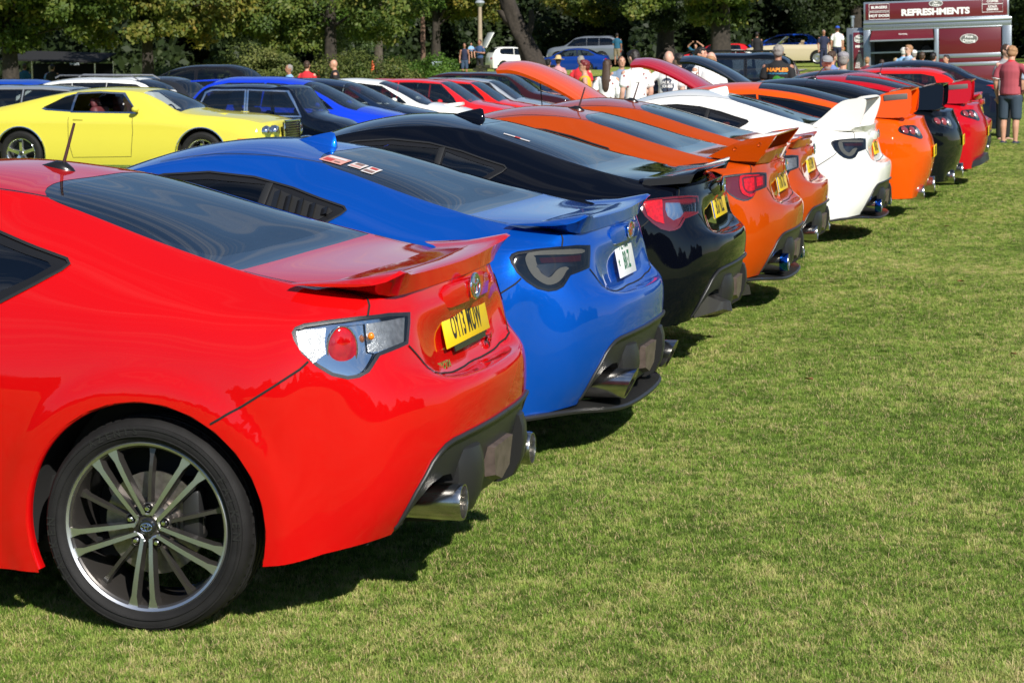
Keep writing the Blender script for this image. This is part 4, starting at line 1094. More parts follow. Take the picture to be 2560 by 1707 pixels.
TPL['fastback']=dict(st=[(-3.78,.78,.80,.83,.86,.62,.93),(-3.55,.83,.85,.89,.93,.72,.975),(-3.1,.84,.90,.94,.94,.80,.99),(-2.75,.82,.925,.97,.93,.86,.99),(-2.45,.78,.97,1.02,.91,.90,.985),(-2.15,.71,1.12,1.17,.90,.93,.98),(-1.85,.66,1.235,1.28,.89,.94,.975),(-1.4,.645,1.275,1.32,.88,.945,.975),(-.8,.64,1.25,1.30,.88,.95,.975),(-.3,.66,1.18,1.22,.89,.955,.985),(.2,.72,1.07,1.11,.91,.95,.99),(.8,.78,.96,.99,.92,.90,.98),(1.25,.78,.90,.92,.88,.80,.93)],
  nose=[-3.86,-3.92,-3.93,-3.93,-3.92,-3.9,-3.88,-3.85],tail=[1.36,1.42,1.43,1.42,1.40,1.38,1.35,1.32],wb=2.9,R=.34,ra=.405,zw=.34,ws=(-2.50,-1.86),rw=(-.15,.75),
  win=[[(-1.86,.965),(-1.56,1.225),(-1.2,1.243),(-.83,1.225),(-.815,.975)],[(-.78,.985),(-.79,1.215),(-.60,1.17),(-.33,1.035),(-.40,1.01)]])
TPL['mini']=dict(st=[(-2.62,.50,.66,.72,.56,.55,.60),(-2.45,.56,.76,.80,.62,.66,.68),(-2.2,.60,.82,.87,.66,.74,.70),(-2.0,.60,.90,.94,.68,.80,.70),(-1.85,.59,1.10,1.14,.68,.84,.70),(-1.72,.575,1.28,1.32,.68,.85,.70),(-1.3,.57,1.32,1.37,.67,.86,.70),(-.6,.57,1.33,1.38,.67,.87,.70),(-.22,.57,1.30,1.34,.67,.88,.70),(-.02,.58,1.10,1.12,.66,.87,.69),(.12,.56,.92,.93,.62,.80,.66)],
  nose=[-2.68,-2.72,-2.73,-2.72,-2.70,-2.68,-2.66,-2.62],tail=[.20,.24,.26,.26,.25,.22,.19,.17],wb=2.03,R=.26,ra=.30,zw=.26,ws=(-2.0,-1.73),rw=None,rwv=(.92,1.26),
  win=[[(-1.90,.88),(-1.76,1.10),(-1.66,1.26),(-1.0,1.285),(-1.0,.89)],[(-.93,.90),(-.93,1.285),(-.38,1.28),(-.27,1.24),(-.12,.93)]])
TPL['hatch']=dict(st=[(-3.30,.58,.66,.72,.62,.58,.76),(-3.05,.66,.78,.83,.74,.66,.85),(-2.6,.71,.88,.94,.80,.76,.88),(-2.2,.735,.97,1.04,.82,.85,.885),(-1.85,.69,1.15,1.22,.82,.91,.88),(-1.45,.61,1.33,1.40,.82,.94,.88),(-1.1,.585,1.41,1.47,.81,.96,.88),(-.4,.58,1.43,1.50,.80,.98,.88),(.2,.575,1.39,1.46,.79,1.0,.885),(.42,.59,1.31,1.37,.79,1.0,.88),(.60,.64,1.12,1.15,.77,.96,.87),(.70,.66,.95,.97,.73,.86,.84)],
  nose=[-3.38,-3.44,-3.47,-3.47,-3.45,-3.42,-3.38,-3.32],tail=[.76,.82,.84,.84,.82,.80,.77,.74],wb=2.6,R=.31,ra=.36,zw=.31,ws=(-2.42,-1.42),rw=None,rwv=(1.0,1.33),
  win=[[(-2.02,.97),(-1.85,1.10),(-1.48,1.30),(-1.1,1.36),(-.80,1.375),(-.76,1.01)],[(-.68,1.02),(-.70,1.375),(-.10,1.375),(.12,1.33),(.20,1.18),(.10,1.06)]])
TPL['boxy']=dict(st=[(-3.15,.66,.74,.77,.70,.60,.76),(-2.95,.70,.80,.83,.75,.66,.80),(-2.6,.71,.86,.90,.77,.74,.82),(-2.25,.71,.93,.97,.77,.82,.82),(-1.95,.66,1.12,1.16,.77,.87,.82),(-1.62,.62,1.32,1.35,.77,.88,.82),(-1.3,.61,1.37,1.40,.76,.89,.82),(-.5,.60,1.38,1.42,.76,.90,.82),(.15,.60,1.35,1.39,.76,.91,.82),(.36,.61,1.28,1.31,.75,.91,.82),(.56,.65,1.05,1.07,.74,.88,.81),(.64,.66,.92,.93,.71,.80,.79)],
  nose=[-3.18,-3.24,-3.26,-3.26,-3.24,-3.22,-3.20,-3.17],tail=[.68,.74,.76,.76,.74,.71,.69,.67],wb=2.45,R=.29,ra=.335,zw=.29,ws=(-2.28,-1.60),rw=None,rwv=(.98,1.26),
  win=[[(-2.0,.91),(-1.9,1.06),(-1.60,1.29),(-1.1,1.325),(-.75,1.325),(-.72,.93)],[(-.64,.94),(-.66,1.325),(-.05,1.32),(.05,1.28),(.14,.97)]])
TPL['sedan']=dict(st=[(-3.35,.58,.64,.70,.64,.56,.76),(-3.1,.66,.74,.80,.76,.64,.85),(-2.65,.70,.84,.90,.80,.74,.88),(-2.25,.72,.92,.98,.81,.83,.885),(-1.85,.67,1.12,1.18,.81,.89,.88),(-1.4,.59,1.30,1.36,.80,.92,.88),(-1.0,.57,1.36,1.42,.80,.94,.88),(-.4,.57,1.35,1.42,.79,.96,.88),(.05,.575,1.27,1.33,.79,.97,.885),(.40,.63,1.12,1.16,.79,.97,.88),(.70,.68,1.03,1.06,.77,.95,.865),(.95,.67,.98,1.01,.73,.88,.84)],
  nose=[-3.42,-3.48,-3.51,-3.51,-3.49,-3.46,-3.42,-3.36],tail=[1.02,1.09,1.11,1.10,1.08,1.06,1.04,1.02],wb=2.65,R=.315,ra=.36,zw=.315,ws=(-2.42,-1.36),rw=(-.02,.66),
  win=[[(-2.0,.95),(-1.85,1.06),(-1.42,1.26),(-1.0,1.315),(-.70,1.32),(-.66,.99)],[(-.60,.995),(-.62,1.32),(-.3,1.305),(.02,1.22),(.30,1.10),(.36,1.03)]])
TPL['estate']=dict(TPL['hatch'],st=[(-3.35,.58,.66,.72,.64,.58,.76),(-3.1,.66,.78,.83,.76,.66,.85),(-2.65,.71,.86,.92,.80,.76,.88),(-2.3,.73,.95,1.01,.81,.84,.885),(-1.9,.68,1.15,1.21,.81,.90,.88),(-1.5,.61,1.32,1.38,.80,.92,.88),(-1.1,.59,1.39,1.45,.80,.94,.88),(-.2,.585,1.41,1.47,.79,.96,.88),(.55,.58,1.37,1.43,.78,.98,.88),(.78,.60,1.28,1.33,.77,.98,.87),(.96,.65,1.07,1.09,.75,.94,.86),(1.05,.66,.94,.95,.71,.84,.82)],
  nose=[-3.42,-3.48,-3.51,-3.51,-3.49,-3.46,-3.42,-3.36],tail=[1.10,1.16,1.18,1.18,1.16,1.14,1.12,1.09],wb=2.65,ws=(-2.45,-1.46),rwv=(1.0,1.30),
  win=[[(-2.05,.95),(-1.9,1.06),(-1.5,1.28),(-1.1,1.335),(-.85,1.345),(-.80,.97)],[(-.74,.98),(-.78,1.35),(-.12,1.355),(-.10,.99)],[(-.04,.99),(-.05,1.355),(.50,1.32),(.66,1.24),(.74,1.02)]])
TPL['suv']=dict(st=[(-3.35,.66,.86,.92,.74,.74,.84),(-3.15,.74,.98,1.02,.82,.84,.91),(-2.7,.78,1.06,1.10,.86,.94,.93),(-2.35,.78,1.12,1.18,.87,1.02,.93),(-2.05,.74,1.30,1.36,.87,1.08,.93),(-1.7,.68,1.56,1.62,.86,1.10,.93),(-1.3,.66,1.66,1.72,.86,1.11,.93),(-.3,.66,1.68,1.75,.86,1.13,.93),(.55,.65,1.66,1.72,.85,1.14,.93),(.78,.66,1.56,1.61,.84,1.14,.92),(.95,.72,1.25,1.28,.82,1.10,.91),(1.02,.74,1.08,1.10,.79,.96,.88)],
  nose=[-3.40,-3.48,-3.52,-3.52,-3.50,-3.46,-3.42,-3.38],tail=[1.06,1.13,1.16,1.16,1.14,1.11,1.09,1.06],wb=2.65,R=.37,ra=.43,zw=.37,zb=.28,ws=(-2.42,-1.66),rw=None,rwv=(1.16,1.55),
  win=[[(-2.12,1.12),(-2.0,1.26),(-1.7,1.50),(-1.3,1.59),(-.98,1.60),(-.95,1.14)],[(-.88,1.15),(-.90,1.60),(-.22,1.61),(-.20,1.16)],[(-.12,1.17),(-.14,1.61),(.45,1.59),(.62,1.50),(.70,1.20)]])
TPL['supra']=dict(st=[(-3.30,.50,.60,.66,.58,.52,.72),(-3.0,.62,.70,.77,.74,.60,.85),(-2.55,.68,.78,.86,.80,.68,.90),(-2.0,.70,.86,.93,.80,.77,.89),(-1.75,.66,.95,1.02,.80,.84,.88),(-1.4,.56,1.12,1.20,.79,.87,.88),(-1.05,.50,1.19,1.265,.78,.89,.88),(-.7,.49,1.205,1.275,.78,.90,.885),(-.3,.51,1.16,1.235,.79,.905,.895),(.1,.56,1.07,1.14,.80,.90,.905),(.45,.60,.985,1.045,.79,.87,.89),(.70,.60,.945,.985,.74,.84,.845),(.82,.50,.925,.955,.64,.80,.74)],
  nose=[-3.42,-3.48,-3.50,-3.48,-3.45,-3.42,-3.38,-3.34],tail=[.88,.95,.99,1.00,.975,.945,.915,.885],wb=2.55,R=.325,ra=.37,zw=.325,zb=.20,ws=(-2.05,-1.38),rw=(-.66,.50),
  win=[[(-1.72,.92),(-1.4,1.07),(-1.05,1.135),(-.7,1.145),(-.62,.94)],[(-.56,.95),(-.62,1.14),(-.3,1.10),(.02,1.02),(.12,.97),(-.05,.94)]])
def gmesh(kind,sc=(1,1,1),step=.06,key=None):
    k=key or kind
    if ('G',k) in GT: return GT[('G',k)]
    T=TPL[kind]; A,nT,nX,Bc=gtable(T['st'],T['nose'],T['tail'],T.get('zb',.18))
    A=A*np.array(sc); Bc=[(a*sc[0],b*sc[2]) for a,b in Bc]
    H=Half(A,nT,nX,Bc,step=step,pB=2.6)
    st=[(r[0]*sc[0],r[1]*sc[1]) for r in T['st']]; S=lambda P:[(x*sc[0],-1,z*sc[2]) for x,z in P]
    R_a=T['ra']*sc[0]; feats=[(1,circ(0,T['zw']*sc[2],R_a,20),(0,-1,0)),(1,circ(-T['wb']*sc[0],T['zw']*sc[2],R_a,20),(0,-1,0))]
    for w in T['win']:
        C=np.array(w).mean(0); outer=[((x-C[0])*1.0+C[0]+(.03 if x>C[0] else -.03),z+(.025 if z>C[1] else -.025)) for x,z in w]
        feats.append((6,S(outer),(0,-1,0)))
    for w in T['win']: feats.append((2,S(w),(0,-1,0)))
    def top(x0,x1,m0=.055,tag=3,z=1.):
        xs=np.linspace(x0,x1,7)*sc[0]; e=[(x,-(np.interp(x,[s[0] for s in st],[s[1] for s in st])-m0)) for x in xs]
        return (tag,[(xs[0],.02,z)]+[(x,y,z) for x,y in e]+[(xs[-1],.02,z)],(0,0,1))
    feats.append(top(T['ws'][0],T['ws'][1]))
    if T.get('rw'): feats.append(top(T['rw'][0],T['rw'][1],.05,4))
    elif T.get('rwv'):
        z0,z1=[q*sc[2] for q in T['rwv']]; w=.60*sc[1]; feats.append((4,[(0,.02,z0),(0,-w,z0),(0,-w+.05,(z0+z1)/2),(0,-w+.10,z1),(0,.02,z1)],(1,0,.25)))
    R=cut(H.V,H.F.tolist(),feats,margin=.10)
    def P(tag,off=0):
        if tag not in R: return None
        v,f=R[tag]; v2,n=normals_of(H,v,off); return v2,f,n
    D={}
    v,f,n=P(0); vs=[v];fs=[list(q) for q in f];ns=[n];b=len(v)
    for c in(0,-T['wb']*sc[0]):
        lv,lf,ln=arch_lip(H,c,T['zw']*sc[2],R_a,zmin=T.get('zb',.18)*sc[2]+.01,a0=-20,a1=200,n=24,depth=.06); vs.append(lv);fs+=[[i+b for i in g] for g in lf];ns.append(ln);b+=len(lv)
    D['body']=both(np.concatenate(vs),fs,np.concatenate(ns)); D['win']=P(2,-.004); D['frame']=P(6,-.001)
    for k2,t in(('ws',3),('rw',4)):
        q=P(t,-.003); D[k2]=both(*q) if q else None
    D['H']=H; D['sc']=sc; D['T']=T; GT[('G',k)]=D; return D
def islands(v,f):
    """split a mesh into connected pieces"""
    p=list(range(len(v)))
    def fd(a):
        while p[a]!=a: p[a]=p[p[a]]; a=p[a]
        return a
    for g in f:
        for a in g[1:]: p[fd(a)]=fd(g[0])
    d={}
    for g in f: d.setdefault(fd(g[0]),[]).append(g)
    out=[]
    for g in d.values():
        u=sorted({i for q in g for i in q}); m={a:b for b,a in enumerate(u)}; out.append((u,[[m[i] for i in q] for q in g]))
    return out
def gcar(kind,label,name,loc,rotz,P,sc=(1,1,1),key=None,wheel='multi',rimmats=None,frame_mat=None,glass=None,step=.07,group=None,skipwin=(),head=None,tailc=None,interior=True,two=True,detail=True,seatmat=None,trimgap=True):
    D=gmesh(kind,sc,step,key); T=D['T']; k=key or kind; H=D['H']
    t=thing(name,label,'car',loc,rotz,group)
    P3(k+'body','body',D['body'],P,t,[P])
    gl=glass or M_glass
    v,f,n=D['win']
    for i,(u,ff) in enumerate(islands(v,f)):
        if i in skipwin: continue
        for fl in(False,True):
            o=P3('%swin%d'%(k,i),'side_window',(v[u],ff,n[u]),gl,t,[gl],flip=fl)
    if D['frame']:
        vf,ff_,nf=D['frame']
        for i,(u,q_) in enumerate(islands(vf,ff_)):
            for fl in(False,True): P3('%sframe%d'%(k,i),'window_frame',(vf[u],q_,nf[u]),M_trim,t,[frame_mat or M_trim],flip=fl)
    if D['ws']: P3(k+'ws','windscreen',D['ws'],M_glass,t)
    if D['rw']: P3(k+'rw','rear_window',D['rw'],gl,t,[gl])
    wb=T['wb']*sc[0]; zw=T['zw']*sc[2]; R=T['R']*sc[0]; ym=max(r[6] for r in T['st'])*sc[1]
    for x in(0,-wb):
        for s in(-1,1):
            w=add_wheel(t,wheel,x,s*(ym-.115),R-.004,R,R*.68,.20,s,rimmats or [M_silver,M_silver],detail=detail,brakes=False)
        kk='well%g_%g'%(R,ym)
        if kk not in GT:
            o=wheel_well(None,0,zw,T['ra']*sc[0]*1.02,ym-.05,ym-.34); GT[kk]=o.data; bpy.data.objects.remove(o)
        [inst('wheel_arch_liner',GT[kk],t,loc=(x,0,0),scale=(1,q_,1)) for q_ in(1,-1)]
    x0,x1=T['st'][0][0]*sc[0],T['st'][-1][0]*sc[0]; zb=T.get('zb',.18)*sc[2]
    def mku(): return MB().box(((x0+x1)/2,0,zb+.10),(x1-x0-.1,1.5*ym,.16)).build('underbody',M_under,None)
    inst('underbody',getme(k+'ub',mku),t)
    ws=T['ws'][0]*sc[0]; bl=np.interp(-1.0,[r[0] for r in T['st']],[r[5] for r in T['st']])*sc[2]
    rx=(T['rw'][1]*sc[0]-.05) if T.get('rw') else x1-.12
    if interior:
        cabin(t,ws+.25,rx-.12,ym*.78,zb+.15,bl-.05,dash=ws+.45,shelf=None)
        zs=zb+.12+(bl-.9)*.6
        xs=[ws+(.95 if kind!='fastback' else 1.15)*1.0]+([ws+1.75] if kind not in('fastback','supra') else [])
        seats(t,zs,xs=xs,ys=(-ym*.42,ym*.42),mat=seatmat)
    # lamps, bumpers, handles
    z2=[H.DA[0,0,2]]
    def patch(name,cx,y0,y1,z0,z1,mat,front,off=.006,key2=''):
        """a rounded lamp hugging the front or rear skin between |y| y0..y1"""
        kk='%s_%s_%s_%g_%g%s'%(k,name,front,y0,z0,key2)
        if kk not in GT:
            V=[];F=[];N=[];nu,nv=8,4
            for j in range(nv+1):
                for i in range(nu+1):
                    y=-(y0+(y1-y0)*i/nu); z=z0+(z1-z0)*j/nv; d=-1 if not front else 1
                    h=H.ray((-9 if front else 9,y,z),(1 if front else -1,0,0))
                    if h is None: h=H.at((x0 if front else x1,y,z))[0]
                    nr=H.at(h)[1]; e=off if (0<i<nu and 0<j<nv) else -.004
                    V.append(h+nr*e); N.append(nr)
            for j in range(nv):
                for i in range(nu): a=j*(nu+1)+i; F.append([a,a+1,a+nu+2,a+nu+1] if front is False else [a,a+nu+1,a+nu+2,a+1])
            V=np.array(V);N=np.array(N); q=F[0]; nn=np.cross(V[q[1]]-V[q[0]],V[q[2]]-V[q[0]])
            if nn.dot(N[0])<0: F=[g[::-1] for g in F]
            GT[kk]=(V,F,N)
        for fl in(False,True): P3(kk+'m',name,GT[kk],mat,t,flip=fl)
    h=head or dict(y=(.42,.70),z=(.56,.68)); tl=tailc or dict(y=(.50,.74),z=(.70,.86))
    if h!='none': patch('headlamp',0,h['y'][0]*sc[1],h['y'][1]*sc[1],h['z'][0]*sc[2],h['z'][1]*sc[2],M_chrome if not h.get('mat') else h['mat'],True)
    if tl!='none': patch('tail_lamp',0,tl['y'][0]*sc[1],tl['y'][1]*sc[1],tl['z'][0]*sc[2],tl['z'][1]*sc[2],M_red,False)
    if detail:
        def mkg():
            m=MB(); m.box((T['nose'][2]*sc[0]+.03,0,.38*sc[2]),(.08,.9*sc[1],.18),bev=.02); return m.build('front_grille',M_black,None)
        inst('front_grille',getme(k+'gr',mkg),t)
        for s in(-1,1): mirror(t,ws+.62,s*(ym-.10),bl+.01,P,s,(.055,.08,.045))
        for i in range(len(T['win'])-1 if kind not in('fastback','mini','supra','estate','suv') else 1):
            pass
        # door outline
        kk=k+'door'
        if kk not in GT:
            w0=T['win'][0]; xa=min(p[0] for p in w0)*sc[0]+.05; xb=(max(p[0] for p in w0)+.03)*sc[0]; zt=min(p[1] for p in w0)*sc[2]
            pts=[(xa,-ym,zt-.04),(xa-.01,-ym,zt-.3),(xa+.03,-ym,zb+.12),(xb-.06,-ym,zb+.10),(xb,-ym,zb+.35),(xb,-ym,zt-.04)]
            a=hug(H,densify(pts,.05),.008,.001); hd=MB().box((0,0,0),(.16,.02,.025),bev=.008); p,_=H.at((xb-.16,-ym,zt-.10)); hd.V=[(x+p[0],y+p[1]-.008,z+p[2]) for x,y,z in hd.V]; o=hd.build('door_handle',P,None); GT[kk]=a; GT[kk+'h']=o.data; bpy.data.objects.remove(o)
        for fl in(False,True):
            P3(kk+'m','door_gap',GT[kk],M_gap,t,flip=fl)
            o=inst('door_handle',GT[kk+'h'],t,[P]); 
            if fl:o.scale=(1,-1,1)
    return t,D
# ---------------------------------------------------------------- Supra-like coupes further along the near row
M_round=simple('smoky_round_lamp',(.22,.035,.04),rough=.15,coat=1,noise=.5,nscale=60)
P_sor=paint('bright_orange',(.70,.075,.002),rough=.42)
P_sred=paint('deep_red',(.42,.004,.010),rough=.4)
P_sblk=paint('black_paint',(.003,.004,.006),rough=.3)
def supra(label,loc,P,bonnet=False,vent=True,kit=False,exr=.08,spoil=P_sblk,bonnetmat=None,plate='K8 SUP'):
    t,D=gcar('supra',label,'coupe',loc,0,P,group=GRP,glass=M_glass_dark,wheel='five',head='none',tailc='none',step=.045)
    H=D['H']
    # cluster lamps: dark glass oval with three round lamps inside
    for s in(-1,1):
        def mk(s=s):
            V=[];F=[];N=[]; 
            P0,_=H.at((.80,-.64,.82))
            e1=np.array([.62,.78,0]);
            for k in range(24):
                a=2*PI*k/24; u=.185*math.copysign(abs(math.cos(a))**.8,math.cos(a)); w=.082*math.copysign(abs(math.sin(a))**.8,math.sin(a))
                p,n=H.at(np.array([.82,-.625,.83])+e1*u+np.array([0,0,w-.10*u])); V.append((p+n*.004)*[1,-s,1]);N.append(n*[1,-s,1])
            p,n=H.at((.82,-.625,.83)); V.append((p+n*.012)*[1,-s,1]); N.append(n*[1,-s,1])
            F=[[i,(i+1)%24,24] for i in range(24)]; V=np.array(V); nn=np.cross(V[1]-V[0],V[24]-V[0])
            if nn.dot(N[0])<0: F=[f[::-1] for f in F]
            return mesh('tail_lamp',V,F,M_gdark,None,N)
        o=inst('tail_lamp',getme('suplamp%d'%s,mk),t)
        for j,u in enumerate((-.105,-.005,.095)):
            def mk2(u=u,s=s):
                m=MB(); p,n=H.at(np.array([.82,-.625,.83])+np.array([.62,.78,0])*u+np.array([0,0,-.10*u])); n=n/np.linalg.norm(n); q=Vector(n*[1,-s,1]).to_track_quat('Z','Y').to_matrix()
                m.ell(tuple((p+n*.012)*[1,-s,1]),(.043,.043,.012),14,6,q); return m.build('round_lamp',M_round if j!=2 else M_white_lens,None)
            inst('round_lamp',getme('suprl%d_%d'%(s,j),mk2),o)
    def mkw():
        m=sym_loft([(0,[(.40,.99),(.55,.985),(.72,.985),(.80,.975),(.78,.94),(.55,.95)]),(.40,[(.38,.985),(.52,.98),(.68,.98),(.76,.97),(.74,.935),(.52,.945)]),(.60,[(.30,.97),(.48,.97),(.62,.965),(.70,.955),(.66,.92),(.45,.93)])]); return m.build('spoiler',P,None,ang=40)
    w=inst('spoiler',getme('supsp',mkw),t,[P])
    for s in(-1,1):
        def mke(s=s):
            out=spline([(.36,.97),(.42,1.06),(.50,1.155),(.60,1.19),(.74,1.215),(.80,1.205),(.805,1.10),(.79,.985),(.70,.955),(.52,.955)],3,True)
            secs=[[(p[0],s*(y+(.035 if p[1]<1.0 else 0)),p[1]) for p in out] for y in(.612,.645)]
            return loft(secs).build('spoiler_endplate',P,None,ang=45)
        e=inst('spoiler_endplate',getme('supend%d'%s,mke),w,[P])
        if vent:
            def mkv(s=s): return MB().box((.66,s*.655,1.145),(.22,.012,.055),rz=0,ry=-.08,bev=.006).build('wing_vent',simple('grey_mesh',(.10,.095,.09),rough=.6),None)
            inst('wing_vent',getme('supvent%d'%s,mkv),e)
    def mkb(): return sym_loft([(0,[(.58,1.200),(.70,1.225),(.84,1.232),(.84,1.222),(.70,1.200),(.58,1.180)]),(.59,[(.58,1.180),(.70,1.205),(.80,1.212),(.80,1.202),(.70,1.182),(.58,1.165)])]).build('spoiler_blade',P,None,ang=40)
    inst('spoiler_blade',getme('supbl',mkb),w,[P])
    exhaust(t,.38 if not kit else .42,'round',.99,.27,None,exr)
    if exr>.075:
        def mkx(): return MB().tube([(.25,-.05,.24),(.50,-.20,.22),(.66,-.36,.24)],.06,14).build('silencer',M_steel,None)
        ex=exhaust(t,-.40,'round',.93,.24,None,.07)
    plate_uk(t,plate,1.005,.62,.02,blue=False)
    pole_antenna(t,-.62,1.265,(-.50,1.40)) if not bonnet else None
    if kit:
        def mkk():
            m=MB(); loft([[(.42,-.885,.22),(.42,-.885,.17),(.35,-.80,.17),(.35,-.80,.24)],[(.72,-.80,.25),(.73,-.80,.19),(.6,-.72,.19),(.6,-.72,.28)],[(.93,-.56,.31),(.94,-.56,.24),(.8,-.5,.24),(.8,-.5,.34)],[(1.00,0,.36),(1.02,0,.28),(.8,0,.28),(.8,0,.36)],[(.93,.56,.31),(.94,.56,.24),(.8,.5,.24),(.8,.5,.34)],[(.72,.80,.25),(.73,.80,.19),(.6,.72,.19),(.6,.72,.28)]],m); return m.build('rear_diffuser',M_black,None)
        inst('rear_diffuser',getme('supkit',mkk),t)
    if bonnet: open_bonnet(t,P if bonnetmat is None else bonnetmat)
    return t
def open_bonnet(t,P,dx=0.,w0=.72,w1=.60):
    """raised bonnet panel hinged at the windscreen, with its dark underside"""
    BP=[(q[0],q[1]) for q in spline([(-1.93,.89,0),(-2.2,1.07,0),(-2.5,1.26,0),(-2.82,1.415,0),(-3.05,1.485,0),(-3.22,1.485,0)],4)]
    m=MB(); secs=[]; n=len(BP)-1
    top=[];bot=[]
    for i in range(n+1):
        t_=i/n; x,z=BP[int(round(t_*(len(BP)-1)))]; x+=dx
        w=w0+(w1-w0)*t_**2
        row=[(x+.02*abs(q)**2*0,q*w,z-.085*abs(q)**2.4) for q in np.linspace(-1,1,13)]
        top.append(row); bot.append([(a+.012,b*.985,c-.035) for a,b,c in row])
    V=[p for r in top for p in r]; F=[]
    for i in range(n):
        for k in range(12): F.append((i*13+k,i*13+k+1,(i+1)*13+k+1,(i+1)*13+k))
    b=len(V); V+=[p for r in bot for p in r]; m.cm=0; m.add(V,F)
    m.cm=1; m.F+=[(b+i*13+k,b+(i+1)*13+k,b+(i+1)*13+k+1,b+i*13+k+1) for i in range(n) for k in range(12)]; m.m+=[1]*(n*12)
    rim=[]
    for i in range(n): rim+=[(i*13,(i+1)*13,b+(i+1)*13,b+i*13),(i*13+12,b+i*13+12,b+(i+1)*13+12,(i+1)*13+12)]
    for k in range(12): rim+=[(n*13+k,n*13+k+1,b+n*13+k+1,b+n*13+k),(k,b+k,b+k+1,k+1)]
    m.F+=rim; m.m+=[0]*len(rim)
    o=m.build('open_bonnet',[P,M_black],t,ang=40)
    MB().tube([(-2.75,-.50,.72),(-2.80,-.50,1.33)],.006,6).build('bonnet_stay',M_trim,t)
    mm=MB(); mm.box((-2.4,0,.70),(1.3,1.2,.10),bev=.02); mm.box((-2.3,0,.78),(.6,.5,.14),bev=.04); mm.build('engine_cover',M_black,t)
    return o
supra('bright orange coupe with three-lamp tail clusters, grey-vented hoop wing and its bonnet raised',(.40,15.3,0),P_sor,bonnet=True)
supra('glossy black coupe with round red and clear tail lamps and a hoop wing',(.58,17.9,0),P_sblk,vent=False,plate='P4 TTX')
supra('deep red coupe with clustered tail lamps, vented wing and its crimson bonnet raised',(.78,20.5,0),P_sred,bonnet=True,kit=True,exr=.06,plate='M12 RED')
add_coupe('red coupe with clear tail lamps at the far end of the coupes',GRP,(.92,23.1,0),0,P_sred,dict(lamp='clear',spoiler='stock',antenna='pole',wheel='multi',plate=lambda t:plate_uk(t,'RE62 GTO',.712,.796,.21)))
t,_=gcar('supra','black coupe behind the red ones with only its raised bonnet showing',"coupe",(.35,25.9,0),0,P_sblk,group=GRP,glass=M_glass_dark,head='none',tailc='none',step=.09)
open_bonnet(t,P_sblk,dx=.16)
gcar('supra','plain orange coupe between the raised black bonnet and the red hatchback',"coupe",(.1,28.2,-.02),0,P_sor,group=GRP,glass=M_glass_dark,step=.08)
gcar('hatch','small red hatchback in front of the dark saloon, its roof just showing',"hatchback",(.55,30.3,-.13),0,paint('pillar_red',(.60,.01,.008)),sc=(.95,.95,.93),key='hatch_r',step=.09)
t,_=gcar('sedan','dark blue-black saloon with a red triangular tail lamp beside the man in the red polo',"saloon_car",(.72,36.2,-.09),0,paint('ink_blue',(.008,.014,.030),rough=.35),step=.06,tailc=dict(y=(.46,.80),z=(.86,1.0)))
def side_lamp():
    m=MB(); m.prism([(.78,-.862,.90),(1.04,-.80,.90),(1.03,-.79,1.03),(.99,-.80,1.035)],(0,.05,0)); m.build('tail_lamp',M_red,t)
side_lamp()
# ---------------------------------------------------------------- second row, noses to the right
G2='cars parked in the second row, noses towards the coupes'
P_yel=paint('lemon_yellow',(.62,.555,.065),rough=.45)
t,D=gcar('fastback','lemon yellow fastback muscle car with open side window and chrome front bumper',"muscle_car",(-12.58,25.3,-.28),PI,P_yel,wheel='five',frame_mat=M_chrome,step=.05,group=G2,head='none',tailc=None,rimmats=[M_silver,M_chrome],skipwin=(),seatmat=simple('maroon_seat',(.10,.02,.025),rough=.6))
